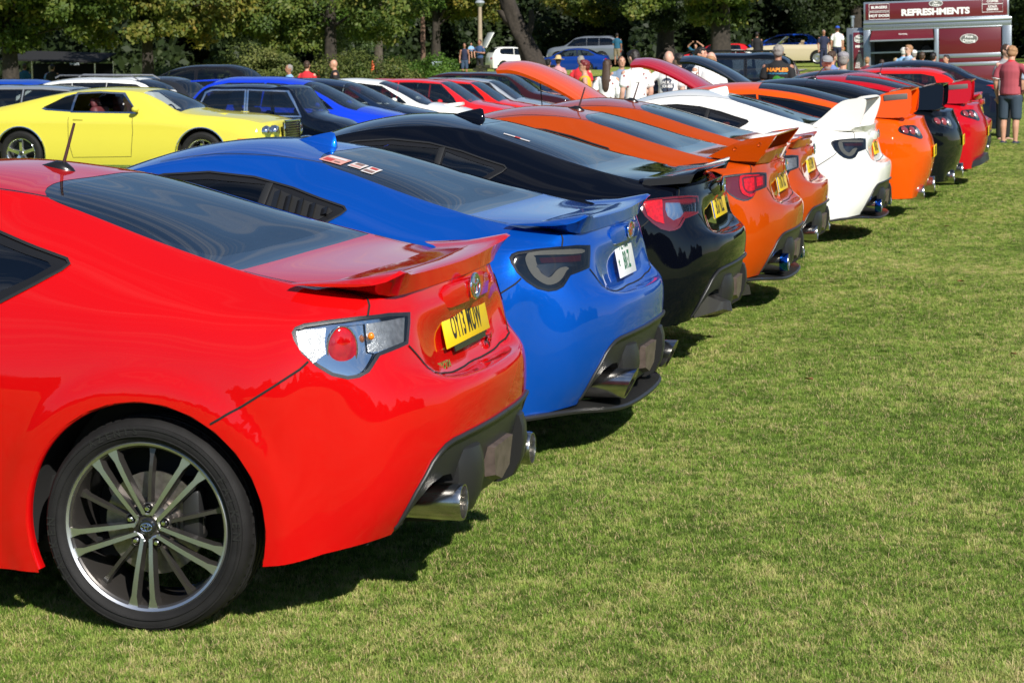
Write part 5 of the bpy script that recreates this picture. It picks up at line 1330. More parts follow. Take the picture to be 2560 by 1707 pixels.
# the open door window: its pane is wound down, so remove that pane on both sides
for o in [o for o in t.children if o.name.startswith('side_window')]:
    xs=[v.co.x for v in o.data.vertices]
    if min(xs)<-1.2: bpy.data.objects.remove(o)
def muscle_details(t,D):
    H=D['H']
    m=MB()
    for s in(-1,1):
        m.cm=0; pts=[H.at((-3.93+.02*abs(y),-abs(y),.46))[0]*[1,-1 if s<0 else 1,1] for y in (.0,)]
    b=MB(); P=[]
    for y in np.linspace(-.86,.86,15):
        x=-3.97+.30*abs(y/.9)**3; P.append([(x-.05,y,.50),(x-.075,y,.47),(x-.075,y,.40),(x-.04,y,.36),(x+.05,y,.38),(x+.05,y,.48)])
    loft(P,b).build('chrome_bumper',M_chrome,t)
    g=MB(); g.box((-3.96,0,.66),(.05,.62,.30),bev=.015); go=g.build('front_grille',M_trim,t)
    for k in range(7): MB().box((-3.99,0,.55+.037*k),(.012,.56,.007)).build('grille_bar',M_steel,go)
    f=MB(); f.tube([(-3.985,-.33,.50),(-3.985,-.33,.82),(-3.985,.33,.82),(-3.985,.33,.50),(-3.985,-.33,.50)],.018,6); f.build('grille_surround',M_chrome,t)
    for y in(-.72,-.50,.50,.72):
        l=MB(); l.lathe([(0,-.04),(.06,-.045),(.085,-.035),(.092,-.01),(.10,.0),(.10,.08)],20,'X',(-3.90+.06*(abs(y)>.6),y,.67)); l.build('headlamp',M_chrome,t)
    for s in(-1,1):
        p=H.at((-3.55,-.95,.56))[0]; MB().box((p[0],s*(abs(p[1])+.004),p[2]),(.17,.014,.045),bev=.004).build('side_marker',M_amber,t)
        n=26
        for c,r in((0,.405),(-2.9,.405)):
            e=MB(); e.tube([(c+r*math.cos(a),s*(abs(H.at((c+r*math.cos(a),-.98,.34+r*math.sin(a)))[0][1])+.002),.34+r*math.sin(a)) for a in np.linspace(-.25,PI+.25,n)],.011,6); e.build('wheel_arch_trim',M_chrome,t)
        sc=MB(); sc.box((-2.95,s*.42,.915),(.34,.20,.05),ry=.02,bev=.018); sc.build('bonnet_scoop',P_yel,t)
    # steering wheel and screen papers
    sw=MB(); n=24; sw.tube([(-1.93+.05*math.sin(a),-.38+.19*math.cos(a),.86+.18*math.sin(a)) for a in np.linspace(0,2*PI,n)],.014,6,cap=False); sw.build('steering_wheel',M_trim,t)
muscle_details(t,D)
YELLOW=t
P_mini=paint('dark_navy',(.002,.004,.010),rough=.35)
t,D=gcar('mini','tiny dark navy vintage saloon with chrome window frames behind the yellow bonnet',"small_car",(-11.22,28.45,-.35),PI,P_mini,wheel='disc',frame_mat=M_chrome,step=.05,group=G2,head='none',tailc=None,detail=True)
for s in(-1,1):
    l=MB(); l.lathe([(0,-.05),(.06,-.05),(.085,-.03),(.095,.0),(.095,.08)],20,'X',(-2.70,s*.50,.60)); l.build('headlamp',M_chrome,t)
    l=MB(); l.lathe([(0,-.05),(.05,-.05),(.062,-.03),(.065,.05)],16,'X',(-2.78,s*.22,.50)); l.build('spot_lamp',M_chrome,t)
    e=MB(); e.tube([(-2.03+.30*math.cos(a),s*.705,.26+.30*math.sin(a)) for a in np.linspace(0,PI,20)],.012,6); e.build('wheel_arch_trim',M_chrome,t)
P_rs=paint('electric_blue',(.006,.04,.55),rough=.4)
t,D=gcar('hatch','electric blue hatchback with a black mirror and roof spoiler, behind the navy vintage saloon',"hatchback",(-11.55,30.9,-.38),PI,P_rs,sc=(1.0,1,1.0),step=.05,group=G2,head=dict(y=(.36,.78),z=(.60,.74),mat=M_gdark))
MB().box((.48,0,1.43),(.36,1.15,.03),ry=.05,bev=.01).build('roof_spoiler',P_rs,t)
gcar('hatch','dark steel-blue hatchback with clear headlamps between the electric blue and white cars',"hatchback",(-11.70,33.65,-.40),PI,paint('steel_blue',(.008,.018,.045),metal=.2,rough=.35),key='hatch2',sc=(1.0,.96,.97),step=.05,group=G2,head=dict(y=(.40,.76),z=(.60,.76)))
P_wh=paint('bright_white',(.78,.78,.74),rough=.45)
t,_=gcar('sedan','white saloon with a small bonnet scoop behind the steel-blue hatchback',"saloon_car",(-11.8,36.5,-.38),PI,P_wh,sc=(.98,.97,.97),key='sedan_w',step=.05,group=G2)
MB().box((-2.70,0,.855),(.42,.44,.07),ry=.12,bev=.025).build('bonnet_scoop',P_wh,t)
P_r1=paint('poppy_red',(.62,.015,.02),rough=.5)
gcar('boxy','red hatchback with a lowered roof panel behind the white saloon',"hatchback",(-11.55,39.3,-.46),PI,P_r1,step=.05,group=G2)
gcar('boxy','squarer bright red hatchback second from the orange bonnet',"hatchback",(-11.60,42.0,-.51),PI,paint('flame_red',(.66,.012,.008)),key='boxy2',sc=(1,1,1.0),step=.05,group=G2,head=dict(y=(.36,.66),z=(.60,.72),mat=M_gdark))
gcar('boxy','pale silver boxy saloon with thin red pillar line',"hatchback",(-11.9,44.9,-.54),PI,paint('pale_silver',(.40,.43,.47),metal=.5,rough=.35),key='boxy3',sc=(1,1,1.01),step=.06,group=G2)
gcar('boxy','black boxy car with a paper in its windscreen beside the raised orange bonnet',"hatchback",(-12.1,47.5,-.42),PI,paint('dark_maroon',(.03,.006,.008)),key='boxy4',sc=(1,1,1.0),step=.06,group=G2)
gcar('hatch','dark blue hatchback whose roof shows above the red cars',"hatchback",(-12.9,53.7,-.56),PI,paint('midnight_blue',(.01,.02,.05)),key='hatch5',sc=(1,1,1.0),step=.08)
# ---------------------------------------------------------------- cars beyond on the left
G3='cars parked beyond the yellow fastback'
t,_=gcar('estate','white estate car with roof rails and dark glass behind the yellow fastback',"estate_car",(-15.4,34.8,-.42),0.0,P_wh,step=.06,group=G3,glass=M_glass_dark)
for s in(-1,1): MB().tube([(-1.2,s*.55,1.47),(-1.1,s*.55,1.52),(.4,s*.55,1.51),(.55,s*.55,1.43)],.014,6).build('roof_rail',M_silver,t)
gcar('hatch','charcoal hatchback beside the white estate car',"hatchback",(-15.5,37.6,-.42),0,paint('charcoal',(.025,.027,.032),metal=.4),key='hatch6',sc=(1,1,.97),step=.08,group=G3)
gcar('hatch','blue hatchback with a white sticker at the left edge of the picture',"hatchback",(-18.3,37.0,-.50),0,paint('royal_blue',(.006,.05,.35)),key='hatch7',sc=(1,1,.99),step=.08,group=G3)
gcar('boxy','silver car whose bonnet shows at the left edge below the blue hatchback',"hatchback",(-16.9,32.6,-.48),PI,paint('mid_silver',(.30,.32,.34),metal=.5),key='boxy7',step=.09,group=G3)
gcar('hatch','black family car with a long sloping roof under the trees',"hatchback",(-18.6,49.5,-.34),0,paint('black_b',(.008,.008,.010)),key='hatch8',sc=(1.05,1,1.02),step=.08)
# ---------------------------------------------------------------- far side of the field
gcar('hatch','white car with its tailgate raised behind the lamp post',"hatchback",(-29.9,125.5,.15),PI+.55,P_wh,key='hatch9',sc=(.95,.95,.97),step=.12,detail=False)
tg=MB(); tg.box((0,0,0),(.06,1.15,1.05),bev=.02); 
o=tg.build('tailgate',P_wh,[c for c in SC.objects if c.get('label','').startswith('white car with its tailgate')][0]); o.location=(.78,0,1.85); o.rotation_euler=(0,-.5,0)
gcar('suv','silver people carrier parked under the trees behind the blue saloon',"people_carrier",(-23.6,126.4,.55),0,paint('silver_b',(.25,.28,.32),metal=.6),key='suv_s',sc=(1.0,1,.96),step=.12,detail=False)
gcar('sedan','blue saloon with a dark rear end in front of the silver people carrier',"saloon_car",(-23.0,119.2,.08),0,paint('mid_blue',(.006,.035,.22)),key='sedan_b',sc=(1,1,1),step=.12,detail=False)
gcar('hatch','bright blue car behind the cream convertible',"hatchback",(-9.7,109.4,.80),0,paint('cobalt',(.006,.06,.42)),key='hatch10',sc=(1.05,1,.95),step=.12,detail=False)
gcar('sedan','white car half hidden behind the raised black bonnet',"saloon_car",(-9.9,89.5,.10),0,P_wh,key='sedan_far',sc=(.95,1,.95),step=.12,detail=False)
gcar('boxy','red and blue car under the chestnut tree',"hatchback",(-12.2,103.,.45),0,P_r1,key='boxy9',sc=(.9,1,.9),step=.12,detail=False)
# dark off-roader with roof rails
t,_=gcar('suv','black off-roader with roof rails behind the man in the black printed shirt',"off_roader",(-4.2,46.0,-.30),0,P_sblk,step=.08,glass=M_glass_dark)
for s in(-1,1): MB().tube([(-1.7,s*.60,1.70),(-1.5,s*.60,1.80),(.4,s*.60,1.80),(.6,s*.60,1.70)],.022,6).build('roof_rail',M_trim,t)
# cream convertible
TPL['convertible']=dict(st=[(-3.35,.66,.72,.75,.70,.58,.80),(-3.1,.74,.78,.81,.80,.64,.86),(-2.6,.76,.84,.87,.83,.72,.885),(-2.1,.76,.88,.91,.83,.78,.885),(-1.85,.74,.905,.93,.82,.80,.885),(-1.2,.74,.91,.92,.82,.82,.885),(-.5,.74,.91,.92,.82,.82,.885),(-.1,.74,.92,.93,.82,.82,.885),(.5,.74,.90,.92,.81,.80,.88),(1.0,.72,.86,.88,.76,.74,.85)],
  nose=[-3.42,-3.48,-3.50,-3.50,-3.48,-3.46,-3.44,-3.40],tail=[1.08,1.14,1.16,1.16,1.15,1.14,1.13,1.10],wb=2.46,R=.31,ra=.36,zw=.31,ws=(-1.80,-.35),rw=None,rwv=None,win=[])
def convertible(loc):
    T=TPL['convertible']; P=paint('cream_gold',(.56,.48,.32),rough=.4,metal=.15)
    A,nT,nX,Bc=gtable(T['st'],T['nose'],T['tail']); H=Half(A,nT,nX,Bc,step=.09)
    feats=[(1,circ(0,.31,.36,18),(0,-1,0)),(1,circ(-2.46,.31,.36,18),(0,-1,0)),(1,[(-1.70,.02,1),(-1.70,-.66,1),(-.30,-.66,1),(-.30,.02,1)],(0,0,1))]
    R=cut(H.V,H.F.tolist(),feats,margin=.1); v,f=R[0]; v,n=normals_of(H,v)
    t=thing('convertible','cream convertible with its roof down parked on the grass bank','car',loc,0)
    V,F,N=both(v,f,n); mesh('body',V,F,P,t,N)
    for x in(0,-2.46):
        for s in(-1,1): add_wheel(t,'disc',x,s*.77,.306,.31,.21,.2,s,[M_silver,M_silver],detail=False,brakes=False)
        [inst('wheel_arch_liner',GT['well'],t,loc=(x,0,0),scale=(1,q_,1)) for q_ in(1,-1)]
    cabin(t,-1.75,-.28,.66,.32,.85); seats(t,.28,xs=(-1.15,),ys=(-.35,.35),mat=simple('cream_leather',(.30,.22,.13),rough=.6))
    fr=MB(); fr.tube([(-1.95,-.70,.90),(-1.50,-.60,1.28),(-1.50,.60,1.28),(-1.95,.70,.90)],.022,8); fr.build('windscreen_frame',M_chrome,t)
    mesh('windscreen',[(-1.95,-.70,.90),(-1.50,-.60,1.28),(-1.50,.60,1.28),(-1.95,.70,.90)],[[0,1,2,3]],M_glass,t)
    for s in(-1,1): MB().box((1.06,s*.62,.72),(.16,.30,.13),bev=.02).build('tail_lamp',simple('orange_lamp',(.6,.12,.01),rough=.2,coat=1),t)
    MB().box((1.15,0,.50),(.10,1.6,.10),bev=.03).build('chrome_bumper',M_chrome,t)
convertible((-7.95,99.0,.74))
# ================================================================ ground, grass, trees
GC=[(2,0,0,4),(-3,8,0,4),(6,10,0,6),(2,25,0,6),(10,30,0,8),(-12,25,-.28,4),(-11,30,-.37,4),(-11,37,-.38,4),(-11,45,-.30,5),(-16,35,-.42,4),(-20,48,-.40,6),(-6,33,-.20,4),(-8,40,-.25,5),(-10,55,-.30,7),(-35,72,-.70,9),(-16,48,-.42,6),(2,32.5,-.06,5),(1,50,-.10,8),(-2,70,-.02,9),(-4,46,-.28,5),
    (-24,98,-.05,9),(-30,125,.15,10),(-23,126,.55,8),(-22,115,.12,5),(-8,99,.74,6),(-6.5,88,.62,4),(-10,110,.82,8),(3,90,.30,8),(-24,85,.30,8),(-14,75,-.1,8),(20,60,0,14),(40,20,0,20),(20,-20,0,20),(-30,0,-.1,12),(-20,-40,0,20),(-40,30,-.5,12),(-60,80,-.8,16),(20,120,.8,20),(-50,130,.0,16)]
_g=np.array(GC)
def gz(x,y):
    x=np.asarray(x,float);y=np.asarray(y,float)
    d2=(x[...,None]-_g[:,0])**2+(y[...,None]-_g[:,1])**2; w=np.exp(-d2/(2*_g[:,3]**2))*1+1e-4/(1+d2/400.)
    return (w*_g[:,2]).sum(-1)/w.sum(-1)
def grass_mat(name,blade=False):
    m,t=newmat(name); N=t.nodes; L=t.links
    p=N.new('ShaderNodeBsdfPrincipled'); o=N.new('ShaderNodeOutputMaterial'); L.new(p.outputs[0],o.inputs[0]); p.inputs['Roughness'].default_value=.75 if blade else .95; p.inputs['Specular IOR Level'].default_value=.25 if blade else .1
    g=N.new('ShaderNodeNewGeometry'); mp=N.new('ShaderNodeMapping'); mp.inputs['Scale'].default_value=(1,1,0); L.new(g.outputs['Position'],mp.inputs[0])
    def noise(s,d=4,r=.6):
        n=N.new('ShaderNodeTexNoise'); n.inputs['Scale'].default_value=s; n.inputs['Detail'].default_value=d; n.inputs['Roughness'].default_value=r; L.new(mp.outputs[0],n.inputs[0]); return n.outputs[0]
    a=noise(.55,5); b=noise(3.2,5,.7); c=noise(26,4,.7)
    def mul(x,k,y=None,op='MULTIPLY_ADD',add=0):
        q=N.new('ShaderNodeMath'); q.operation=op; L.new(x,q.inputs[0]); q.inputs[1].default_value=k
        if y is not None: L.new(y,q.inputs[2])
        else: q.inputs[2].default_value=add
        return q.outputs[0]
    s=mul(a,.70,mul(b,.80,mul(c,.35 if not blade else .15,None,add=-.43)))
    if blade:
        oi=N.new('ShaderNodeObjectInfo'); s=mul(oi.outputs['Random'],.50,s); s=mul(s,1,None,add=-.25)
    r=N.new('ShaderNodeValToRGB'); L.new(s,r.inputs[0]); E=r.color_ramp.elements
    E[0].position=.26; E[0].color=(.105,.170,.026,1); E[1].position=.82; E[1].color=(.74,.62,.33,1)
    for q,cc in ((.38,(.180,.305,.038,1)),(.51,(.295,.415,.072,1)),(.65,(.49,.49,.16,1))): e=E.new(q); e.color=cc
    if not blade:
        for e in E: e.color=tuple(q*k for q,k in zip(e.color[:3],(.84,.76,.80)))+(1,)
    # ground colour above is darkened to paint in the self-shadow between blades
    if blade:
        tr=N.new('ShaderNodeBsdfTranslucent'); L.new(r.outputs[0],tr.inputs[0]); mx=N.new('ShaderNodeMixShader'); mx.inputs[0].default_value=.32; L.new(p.outputs[0],mx.inputs[1]); L.new(tr.outputs[0],mx.inputs[2]); L.new(mx.outputs[0],o.inputs[0])
    else:
        bn=noise(70,6,.75); bp=N.new('ShaderNodeBump'); bp.inputs['Strength'].default_value=.9; bp.inputs['Distance'].default_value=.03; L.new(bn,bp.inputs['Height']); L.new(bp.outputs[0],p.inputs['Normal'])
    L.new(r.outputs[0],p.inputs['Base Color']); MATS[name]=m; return m
def ground():
    xs=np.concatenate([[-900,-400,-200,-120],np.arange(-90,60.1,1.5),[80,120,200,400,900]]); ys=np.concatenate([[-900,-400,-200,-100,-60],np.arange(-40,170.1,1.5),[200,260,400,900]])
    X,Y=np.meshgrid(xs,ys,indexing='ij'); Z=gz(X,Y)+.012*np.sin(X*1.3+.5*Y)*np.cos(Y*.9)*(np.abs(X)<80)
    V=np.stack([X,Y,Z],-1).reshape(-1,3); F=grid_faces(len(xs),len(ys),0,False)
    o=mesh('ground',V,F[:,::-1].copy() if np.cross(V[F[0][1]]-V[F[0][0]],V[F[0][2]]-V[F[0][0]])[2]<0 else F,grass_mat('mown_grass')); o['kind']='structure'; return o
ground()
def gnd(x,y): return float(gz(np.array(x),np.array(y)))
def grass():
    tufts=[]; bm_=grass_mat('grass_blade',True)
    straw=simple('dry_straw',(.42,.33,.16),rough=.7)
    for k in range(6):
        rg=np.random.default_rng(100+k); V=[];F=[]
        nb=26 if k<5 else 3; St=[]
        for b in range(nb):
            a=rg.uniform(0,2*PI); r=rg.uniform(0,.032); x0,y0=r*math.cos(a),r*math.sin(a); h=rg.uniform(.006,.019)*(1.35 if rg.random()<.10 else 1); w=rg.uniform(.0007,.0014)
            d=rg.uniform(0,2*PI); lean=rg.uniform(.2,1.8)*h; ist=(k==5) or rg.random()<.10; St+=[int(ist)]*2
            if k==5: h=.014; lean=rg.uniform(.03,.07); w=.0016; x0*=.5; y0*=.5
            px,py=-math.sin(d)*w,math.cos(d)*w; lx,ly=math.cos(d)*lean,math.sin(d)*lean; i=len(V)
            V+=[(x0-px,y0-py,-.004),(x0+px,y0+py,-.004),(x0+lx*.4-px*.8,y0+ly*.4-py*.8,h*.62),(x0+lx*.4+px*.8,y0+ly*.4+py*.8,h*.62),(x0+lx,y0+ly,h)]
            F+=[(i,i+1,i+3,i+2),(i+2,i+3,i+4)]
        me=bpy.data.meshes.new('tuft'); me.from_pydata(V,[],F); me.materials.append(bm_); me.materials.append(straw); me.polygons.foreach_set('material_index',St); tufts.append(bpy.data.objects.new('tuft',me))
    rg=np.random.default_rng(5); P=[];S=[]
    f=5545.68
    D=5.0
    while D<48:
        dD=.5; hw=1420/f*D; A=(2*hw+3.6)*dD; n=int(A*3300*(6/D)**1.5 if D>6 else A*3300)
        u=rg.uniform(-hw*1.12,hw*1.12+3.6,n); d=D+rg.uniform(0,dD,n)
        fx,fy=R_[2][0],R_[2][1]; L=math.hypot(fx,fy); 
        x=CAMP[0]+d*fx/L+u*R_[0][0]; y=CAMP[1]+d*fy/L+u*R_[0][1]; kp=rg.random(n)<np.clip((hw*1.12+3.6-u)/2.2,0,1); P.append(np.stack([x,y],1)[kp]); S.append(((.92+.010*np.maximum(0,d-6))*rg.uniform(.7,1.25,n))[kp]); D+=dD
    P=np.concatenate(P);S=np.concatenate(S)
    k=(P[:,0]>-1.35)|(P[:,1]<-.9); k&=~((P[:,0]<.25)&(P[:,1]>1.2)); P=P[k];S=S[k]
    Z=gz(P[:,0],P[:,1])+.012*np.sin(P[:,0]*1.3+.5*P[:,1])*np.cos(P[:,1]*.9)
    me=bpy.data.meshes.new('grass_blades'); me.vertices.add(len(P)); me.vertices.foreach_set('co',np.stack([P[:,0],P[:,1],Z],1).ravel())
    at=me.attributes.new('sc','FLOAT','POINT'); at.data.foreach_set('value',S.astype(np.float32))
    at=me.attributes.new('rz','FLOAT','POINT'); at.data.foreach_set('value',rg.uniform(0,6.283,len(P)).astype(np.float32))
    at=me.attributes.new('ix','INT','POINT'); at.data.foreach_set('value',np.where(rg.random(len(P))<.03,5,rg.integers(0,5,len(P))).astype(np.int32))
    o=bpy.data.objects.new('grass_blades',me); COL.objects.link(o); o['kind']='stuff'; o['label']='short mown grass blades and straw'
    ng=bpy.data.node_groups.new('scatter','GeometryNodeTree'); ng.interface.new_socket('Geometry',in_out='INPUT',socket_type='NodeSocketGeometry'); ng.interface.new_socket('Geometry',in_out='OUTPUT',socket_type='NodeSocketGeometry')
    N=ng.nodes;L=ng.links; gi=N.new('NodeGroupInput'); go=N.new('NodeGroupOutput'); ip=N.new('GeometryNodeInstanceOnPoints'); gg=N.new('GeometryNodeGeometryToInstance')
    m2p=N.new('GeometryNodeMeshToPoints'); L.new(gi.outputs[0],m2p.inputs[0]); L.new(m2p.outputs[0],ip.inputs['Points'])
    for t in tufts[::-1]:
        oi=N.new('GeometryNodeObjectInfo'); oi.inputs['Object'].default_value=t; oi.inputs['As Instance'].default_value=True; L.new(oi.outputs['Geometry'],gg.inputs[0])
    L.new(gg.outputs[0],ip.inputs['Instance']); ip.inputs['Pick Instance'].default_value=True
    def na(nm,ty):
        n=N.new('GeometryNodeInputNamedAttribute'); n.data_type=ty; n.inputs['Name'].default_value=nm; return [s for s in n.outputs if s.enabled and s.name=='Attribute'][0]
    L.new(na('ix','INT'),ip.inputs['Instance Index']); cx=N.new('ShaderNodeCombineXYZ'); L.new(na('rz','FLOAT'),cx.inputs[2]); 
    L.new(cx.outputs[0],ip.inputs['Rotation']); L.new(na('sc','FLOAT'),ip.inputs['Scale']); L.new(ip.outputs[0],go.inputs[0])
    md=o.modifiers.new('scatter','NODES'); md.node_group=ng
    return o
grass()
# ---------------------------------------------------------------- trees
def leafmat(name,cols,trans=.35):
    m,t=newmat(name); N=t.nodes;L=t.links
    at=N.new('ShaderNodeAttribute'); at.attribute_name='tint'; r=N.new('ShaderNodeValToRGB'); L.new(at.outputs['Fac'],r.inputs[0]); E=r.color_ramp.elements
    E[0].color=cols[0]+(1,); E[1].color=cols[-1]+(1,)
    for i,c in enumerate(cols[1:-1]): e=E.new((i+1)/(len(cols)-1)); e.color=c+(1,)
    p=N.new('ShaderNodeBsdfPrincipled'); L.new(r.outputs[0],p.inputs['Base Color']); p.inputs['Roughness'].default_value=.55; p.inputs['Specular IOR Level'].default_value=.3
    tr=N.new('ShaderNodeBsdfTranslucent'); L.new(r.outputs[0],tr.inputs[0]); mx=N.new('ShaderNodeMixShader'); mx.inputs[0].default_value=trans; o=N.new('ShaderNodeOutputMaterial')
    L.new(p.outputs[0],mx.inputs[1]); L.new(tr.outputs[0],mx.inputs[2]); L.new(mx.outputs[0],o.inputs[0]); return m
LM={'chestnut':leafmat('chestnut_leaves',[(.035,.065,.012),(.070,.115,.018),(.125,.165,.028),(.21,.19,.04)]),
 'autumn':leafmat('autumn_leaves',[(.045,.075,.012),(.095,.13,.02),(.18,.18,.03),(.28,.20,.035)]),
 'green':leafmat('bright_green_leaves',[(.03,.07,.010),(.06,.13,.015),(.10,.20,.025),(.16,.24,.04)]),
 'willow':leafmat('willow_leaves',[(.04,.07,.02),(.075,.12,.032),(.11,.155,.045),(.15,.17,.06)]),
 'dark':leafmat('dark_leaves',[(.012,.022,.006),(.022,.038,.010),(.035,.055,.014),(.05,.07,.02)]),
 'hedge':leafmat('hedge_leaves',[(.05,.07,.016),(.09,.12,.025),(.15,.17,.04),(.20,.20,.06)])}
M_bark=simple('bark',(.034,.027,.021),rough=.95,noise=.5,nscale=9,bump=1.0,bscale=22)
M_bark_l=simple('pale_bark',(.08,.065,.05),rough=.9,noise=.4,nscale=12,bump=.8,bscale=30)
def leaves(C,N_,size,rg,flat=.35,droop=0):
    """C: centres (n,3), N_: preferred normals -> quads folded along the middle"""
    n=len(C); nr=N_+rg.normal(0,.55,(n,3)); nr/=np.linalg.norm(nr,axis=1)[:,None]
    t=rg.normal(0,1,(n,3)); t[:,2]-=droop; t-=nr*(t*nr).sum(1)[:,None]; t/=np.linalg.norm(t,axis=1)[:,None]; b=np.cross(nr,t); s=size*rg.uniform(.6,1.25,n)[:,None]
    V=np.stack([C-t*s*.5,C+b*s*.30+nr*s*.06,C+t*s*.5,C-b*s*.30+nr*s*.06],1).reshape(-1,3); F=np.arange(4*n).reshape(-1,4); return V,F
def crown(name,parent,mat,blobs,nclump,nleaf,size,seed,clump_r=.55,droop=.5,lo=None):
    """blobs: (x,y,z,rx,ry,rz) ellipsoids; leaf clumps sit near their surfaces so dark gaps stay between them"""
    rg=np.random.default_rng(seed); B=np.array(blobs,float); vol=(B[:,3]*B[:,4]*B[:,5])**(2/3); pr=vol/vol.sum(); C=[];N_=[];T=[]
    idx=rg.choice(len(B),nclump,p=pr); d=rg.normal(0,1,(nclump,3)); d/=np.linalg.norm(d,axis=1)[:,None]; d[:,1]-=.25*(rg.random(nclump)<.5)
    rr=rg.uniform(.55,1.04,nclump)[:,None]; cc=B[idx,:3]+d*B[idx,3:]*rr
    if lo is not None: cc[:,2]=np.maximum(cc[:,2],lo+rg.uniform(0,.6,nclump))
    tint=rg.beta(2,2.2,nclump)*.8+.1
    k=np.repeat(np.arange(nclump),nleaf); off=rg.normal(0,1,(len(k),3)); off/=np.linalg.norm(off,axis=1)[:,None]; off*=clump_r*rg.uniform(.15,1,(len(k),1))**.6; off[:,2]*=.62
    P=cc[k]+off; out=d[k]*.5+off/clump_r*.5+np.array([0,-.1,.55])
    V,F=leaves(P,out,size,rg,droop=droop)
    o=mesh(name,V,F,mat,parent,smooth=False)
    ti=np.clip(tint[k]+rg.normal(0,.16,len(k)),0,1); a=o.data.attributes.new('tint','FLOAT','FACE'); a.data.foreach_set('value',ti.astype(np.float32)); o['kind']='stuff' if parent is None else ''
    if parent is not None: del o['kind']
    return o
def trunk(parent,pts,rads,mat=None,name='trunk',seed=0,bumpy=.12,n=18):
    rg=random.Random(seed); P=spline(pts,6); R=np.interp(np.linspace(0,1,len(P)),np.linspace(0,1,len(rads)),rads); m=MB(); V=[];F=[]
    for i,(p,r) in enumerate(zip(P,R)):
        for k in range(n):
            a=2*PI*k/n; q=r*(1+bumpy*(math.sin(3*a+i*.35+seed)+.6*math.sin(7*a-i*.5)+rg.uniform(-.4,.4))*.6); V.append((p[0]+q*math.cos(a),p[1]+q*math.sin(a),p[2]+ (rg.uniform(-.03,.03) if i else 0)))
    for i in range(len(P)-1):
        for k in range(n): F.append((i*n+k,i*n+(k+1)%n,(i+1)*n+(k+1)%n,(i+1)*n+k))
    F.append(tuple((len(P)-1)*n+k for k in range(n))); m.add(V,F); return m.build(name,mat or M_bark,parent,ang=70)
def tree(label,x,y,kind,h=9,R=4,lo=1.2,tr=.28,seed=1,nclump=150,nleaf=85,size=.22,clump=.6,name='tree',lean=0,bark=None,blobs=None,group=None,droop=.5):
    z=gnd(x,y); t=thing(name,label,'tree',(x,y,z),0,group); rg=random.Random(seed)
    tr*=.8; trunk(t,[(0,0,-.2),(lean*.3,0,h*.2),(lean*.6,.1,h*.45),(lean,.1,h*.75)],[tr*1.35,tr,tr*.75,tr*.3],bark,seed=seed)
    B=blobs
    if B is None:
        B=[]
        for k in range(9):
            a=rg.uniform(0,2*PI); q=rg.uniform(.25,.75)*R; zz=rg.uniform(lo+.8,h*.85); w=R*rg.uniform(.32,.5)*(1-.35*abs(zz/h-.5)); B.append((lean+q*math.cos(a),q*math.sin(a),zz,w,w,w*.75))
    for i,b in enumerate(B[:5]):
        trunk(t,[(lean*.4,0,h*.28),( (b[0]+lean*.4)/2,b[1]/2,(b[2]+h*.28)/2+.2),(b[0],b[1],b[2])],[tr*.45,tr*.28,tr*.1],bark,'limb',seed+i,n=8)
    crown('crown',t,LM[kind],B,nclump,int(nleaf*1.55),size*.78,seed,clump,droop,lo)
    return t
TG='trees along the far edge of the field'
def blobrow(w,h0,h1,n,seed,r=(1.0,1.9),depth=1.6):
    rg=random.Random(seed); out=[]
    for k in range(n):
        q=rg.uniform(*r); out.append((rg.uniform(-w,w),rg.uniform(-depth,depth),rg.uniform(h0+q*.5,h1),q,q,q*.8))
    return out
tree('dark chestnut tree overhanging the black stall at the left edge',-34.0,67.8,'chestnut',9,4,1.9,.35,11,230,85,.27,.62,blobs=blobrow(4.2,2.3,6.6,14,1,(1.2,2.0)),group=TG,name='chestnut_tree')
tree('chestnut tree with browning leaves hanging above the white estate car',-29.8,70.5,'autumn',9,3.6,1.6,.26,12,200,85,.26,.60,blobs=blobrow(3.0,2.6,6.0,10,2,(1.1,1.8)),group=TG,name='chestnut_tree')
tree('grey-green willow-like tree behind the navy vintage saloon',-27.2,77.5,'willow',9,4,.5,.24,13,330,150,.13,.58,blobs=blobrow(2.6,1.4,6.2,14,3,(1.0,1.8)),group=TG,droop=1.2)
tree('tall yellowing tree above the man in the red tee shirt',-23.2,72.0,'chestnut',9,4,1.0,.28,14,270,90,.22,.58,blobs=blobrow(2.7,1.8,6.2,12,4,(1.0,1.8)),group=TG)
tree('vivid green tree left of the brown pole',-25.6,86.0,'green',9,4,1.6,.22,15,260,95,.21,.6,blobs=blobrow(2.6,2.6,6.2,11,5,(1.0,1.7)),group=TG,bark=M_bark_l)
tree('amber-leaved chestnut behind the lamp post',-30.2,112.0,'autumn',9,4,1.4,.3,16,260,90,.26,.62,blobs=blobrow(4.2,2.3,6.6,13,6,(1.1,1.8)),group=TG,name='chestnut_tree')
tree('golden chestnut behind the silver people carrier',-22.0,134.0,'autumn',9,4,1.8,.3,17,280,90,.30,.7,blobs=blobrow(5.5,3.0,7.4,15,7,(1.3,2.2)),group=TG,name='chestnut_tree')
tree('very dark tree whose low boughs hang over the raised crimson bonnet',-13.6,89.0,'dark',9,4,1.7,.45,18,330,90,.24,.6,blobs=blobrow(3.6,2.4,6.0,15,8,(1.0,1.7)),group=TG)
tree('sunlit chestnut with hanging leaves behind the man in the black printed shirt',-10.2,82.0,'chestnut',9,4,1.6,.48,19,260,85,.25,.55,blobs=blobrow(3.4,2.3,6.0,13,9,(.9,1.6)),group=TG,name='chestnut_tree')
tree('dark broad tree left of the refreshment trailer',-7.0,108.0,'dark',9,4,1.2,.35,20,260,90,.26,.65,blobs=blobrow(4.6,2.2,7.0,13,10,(1.2,2.0)),group=TG)
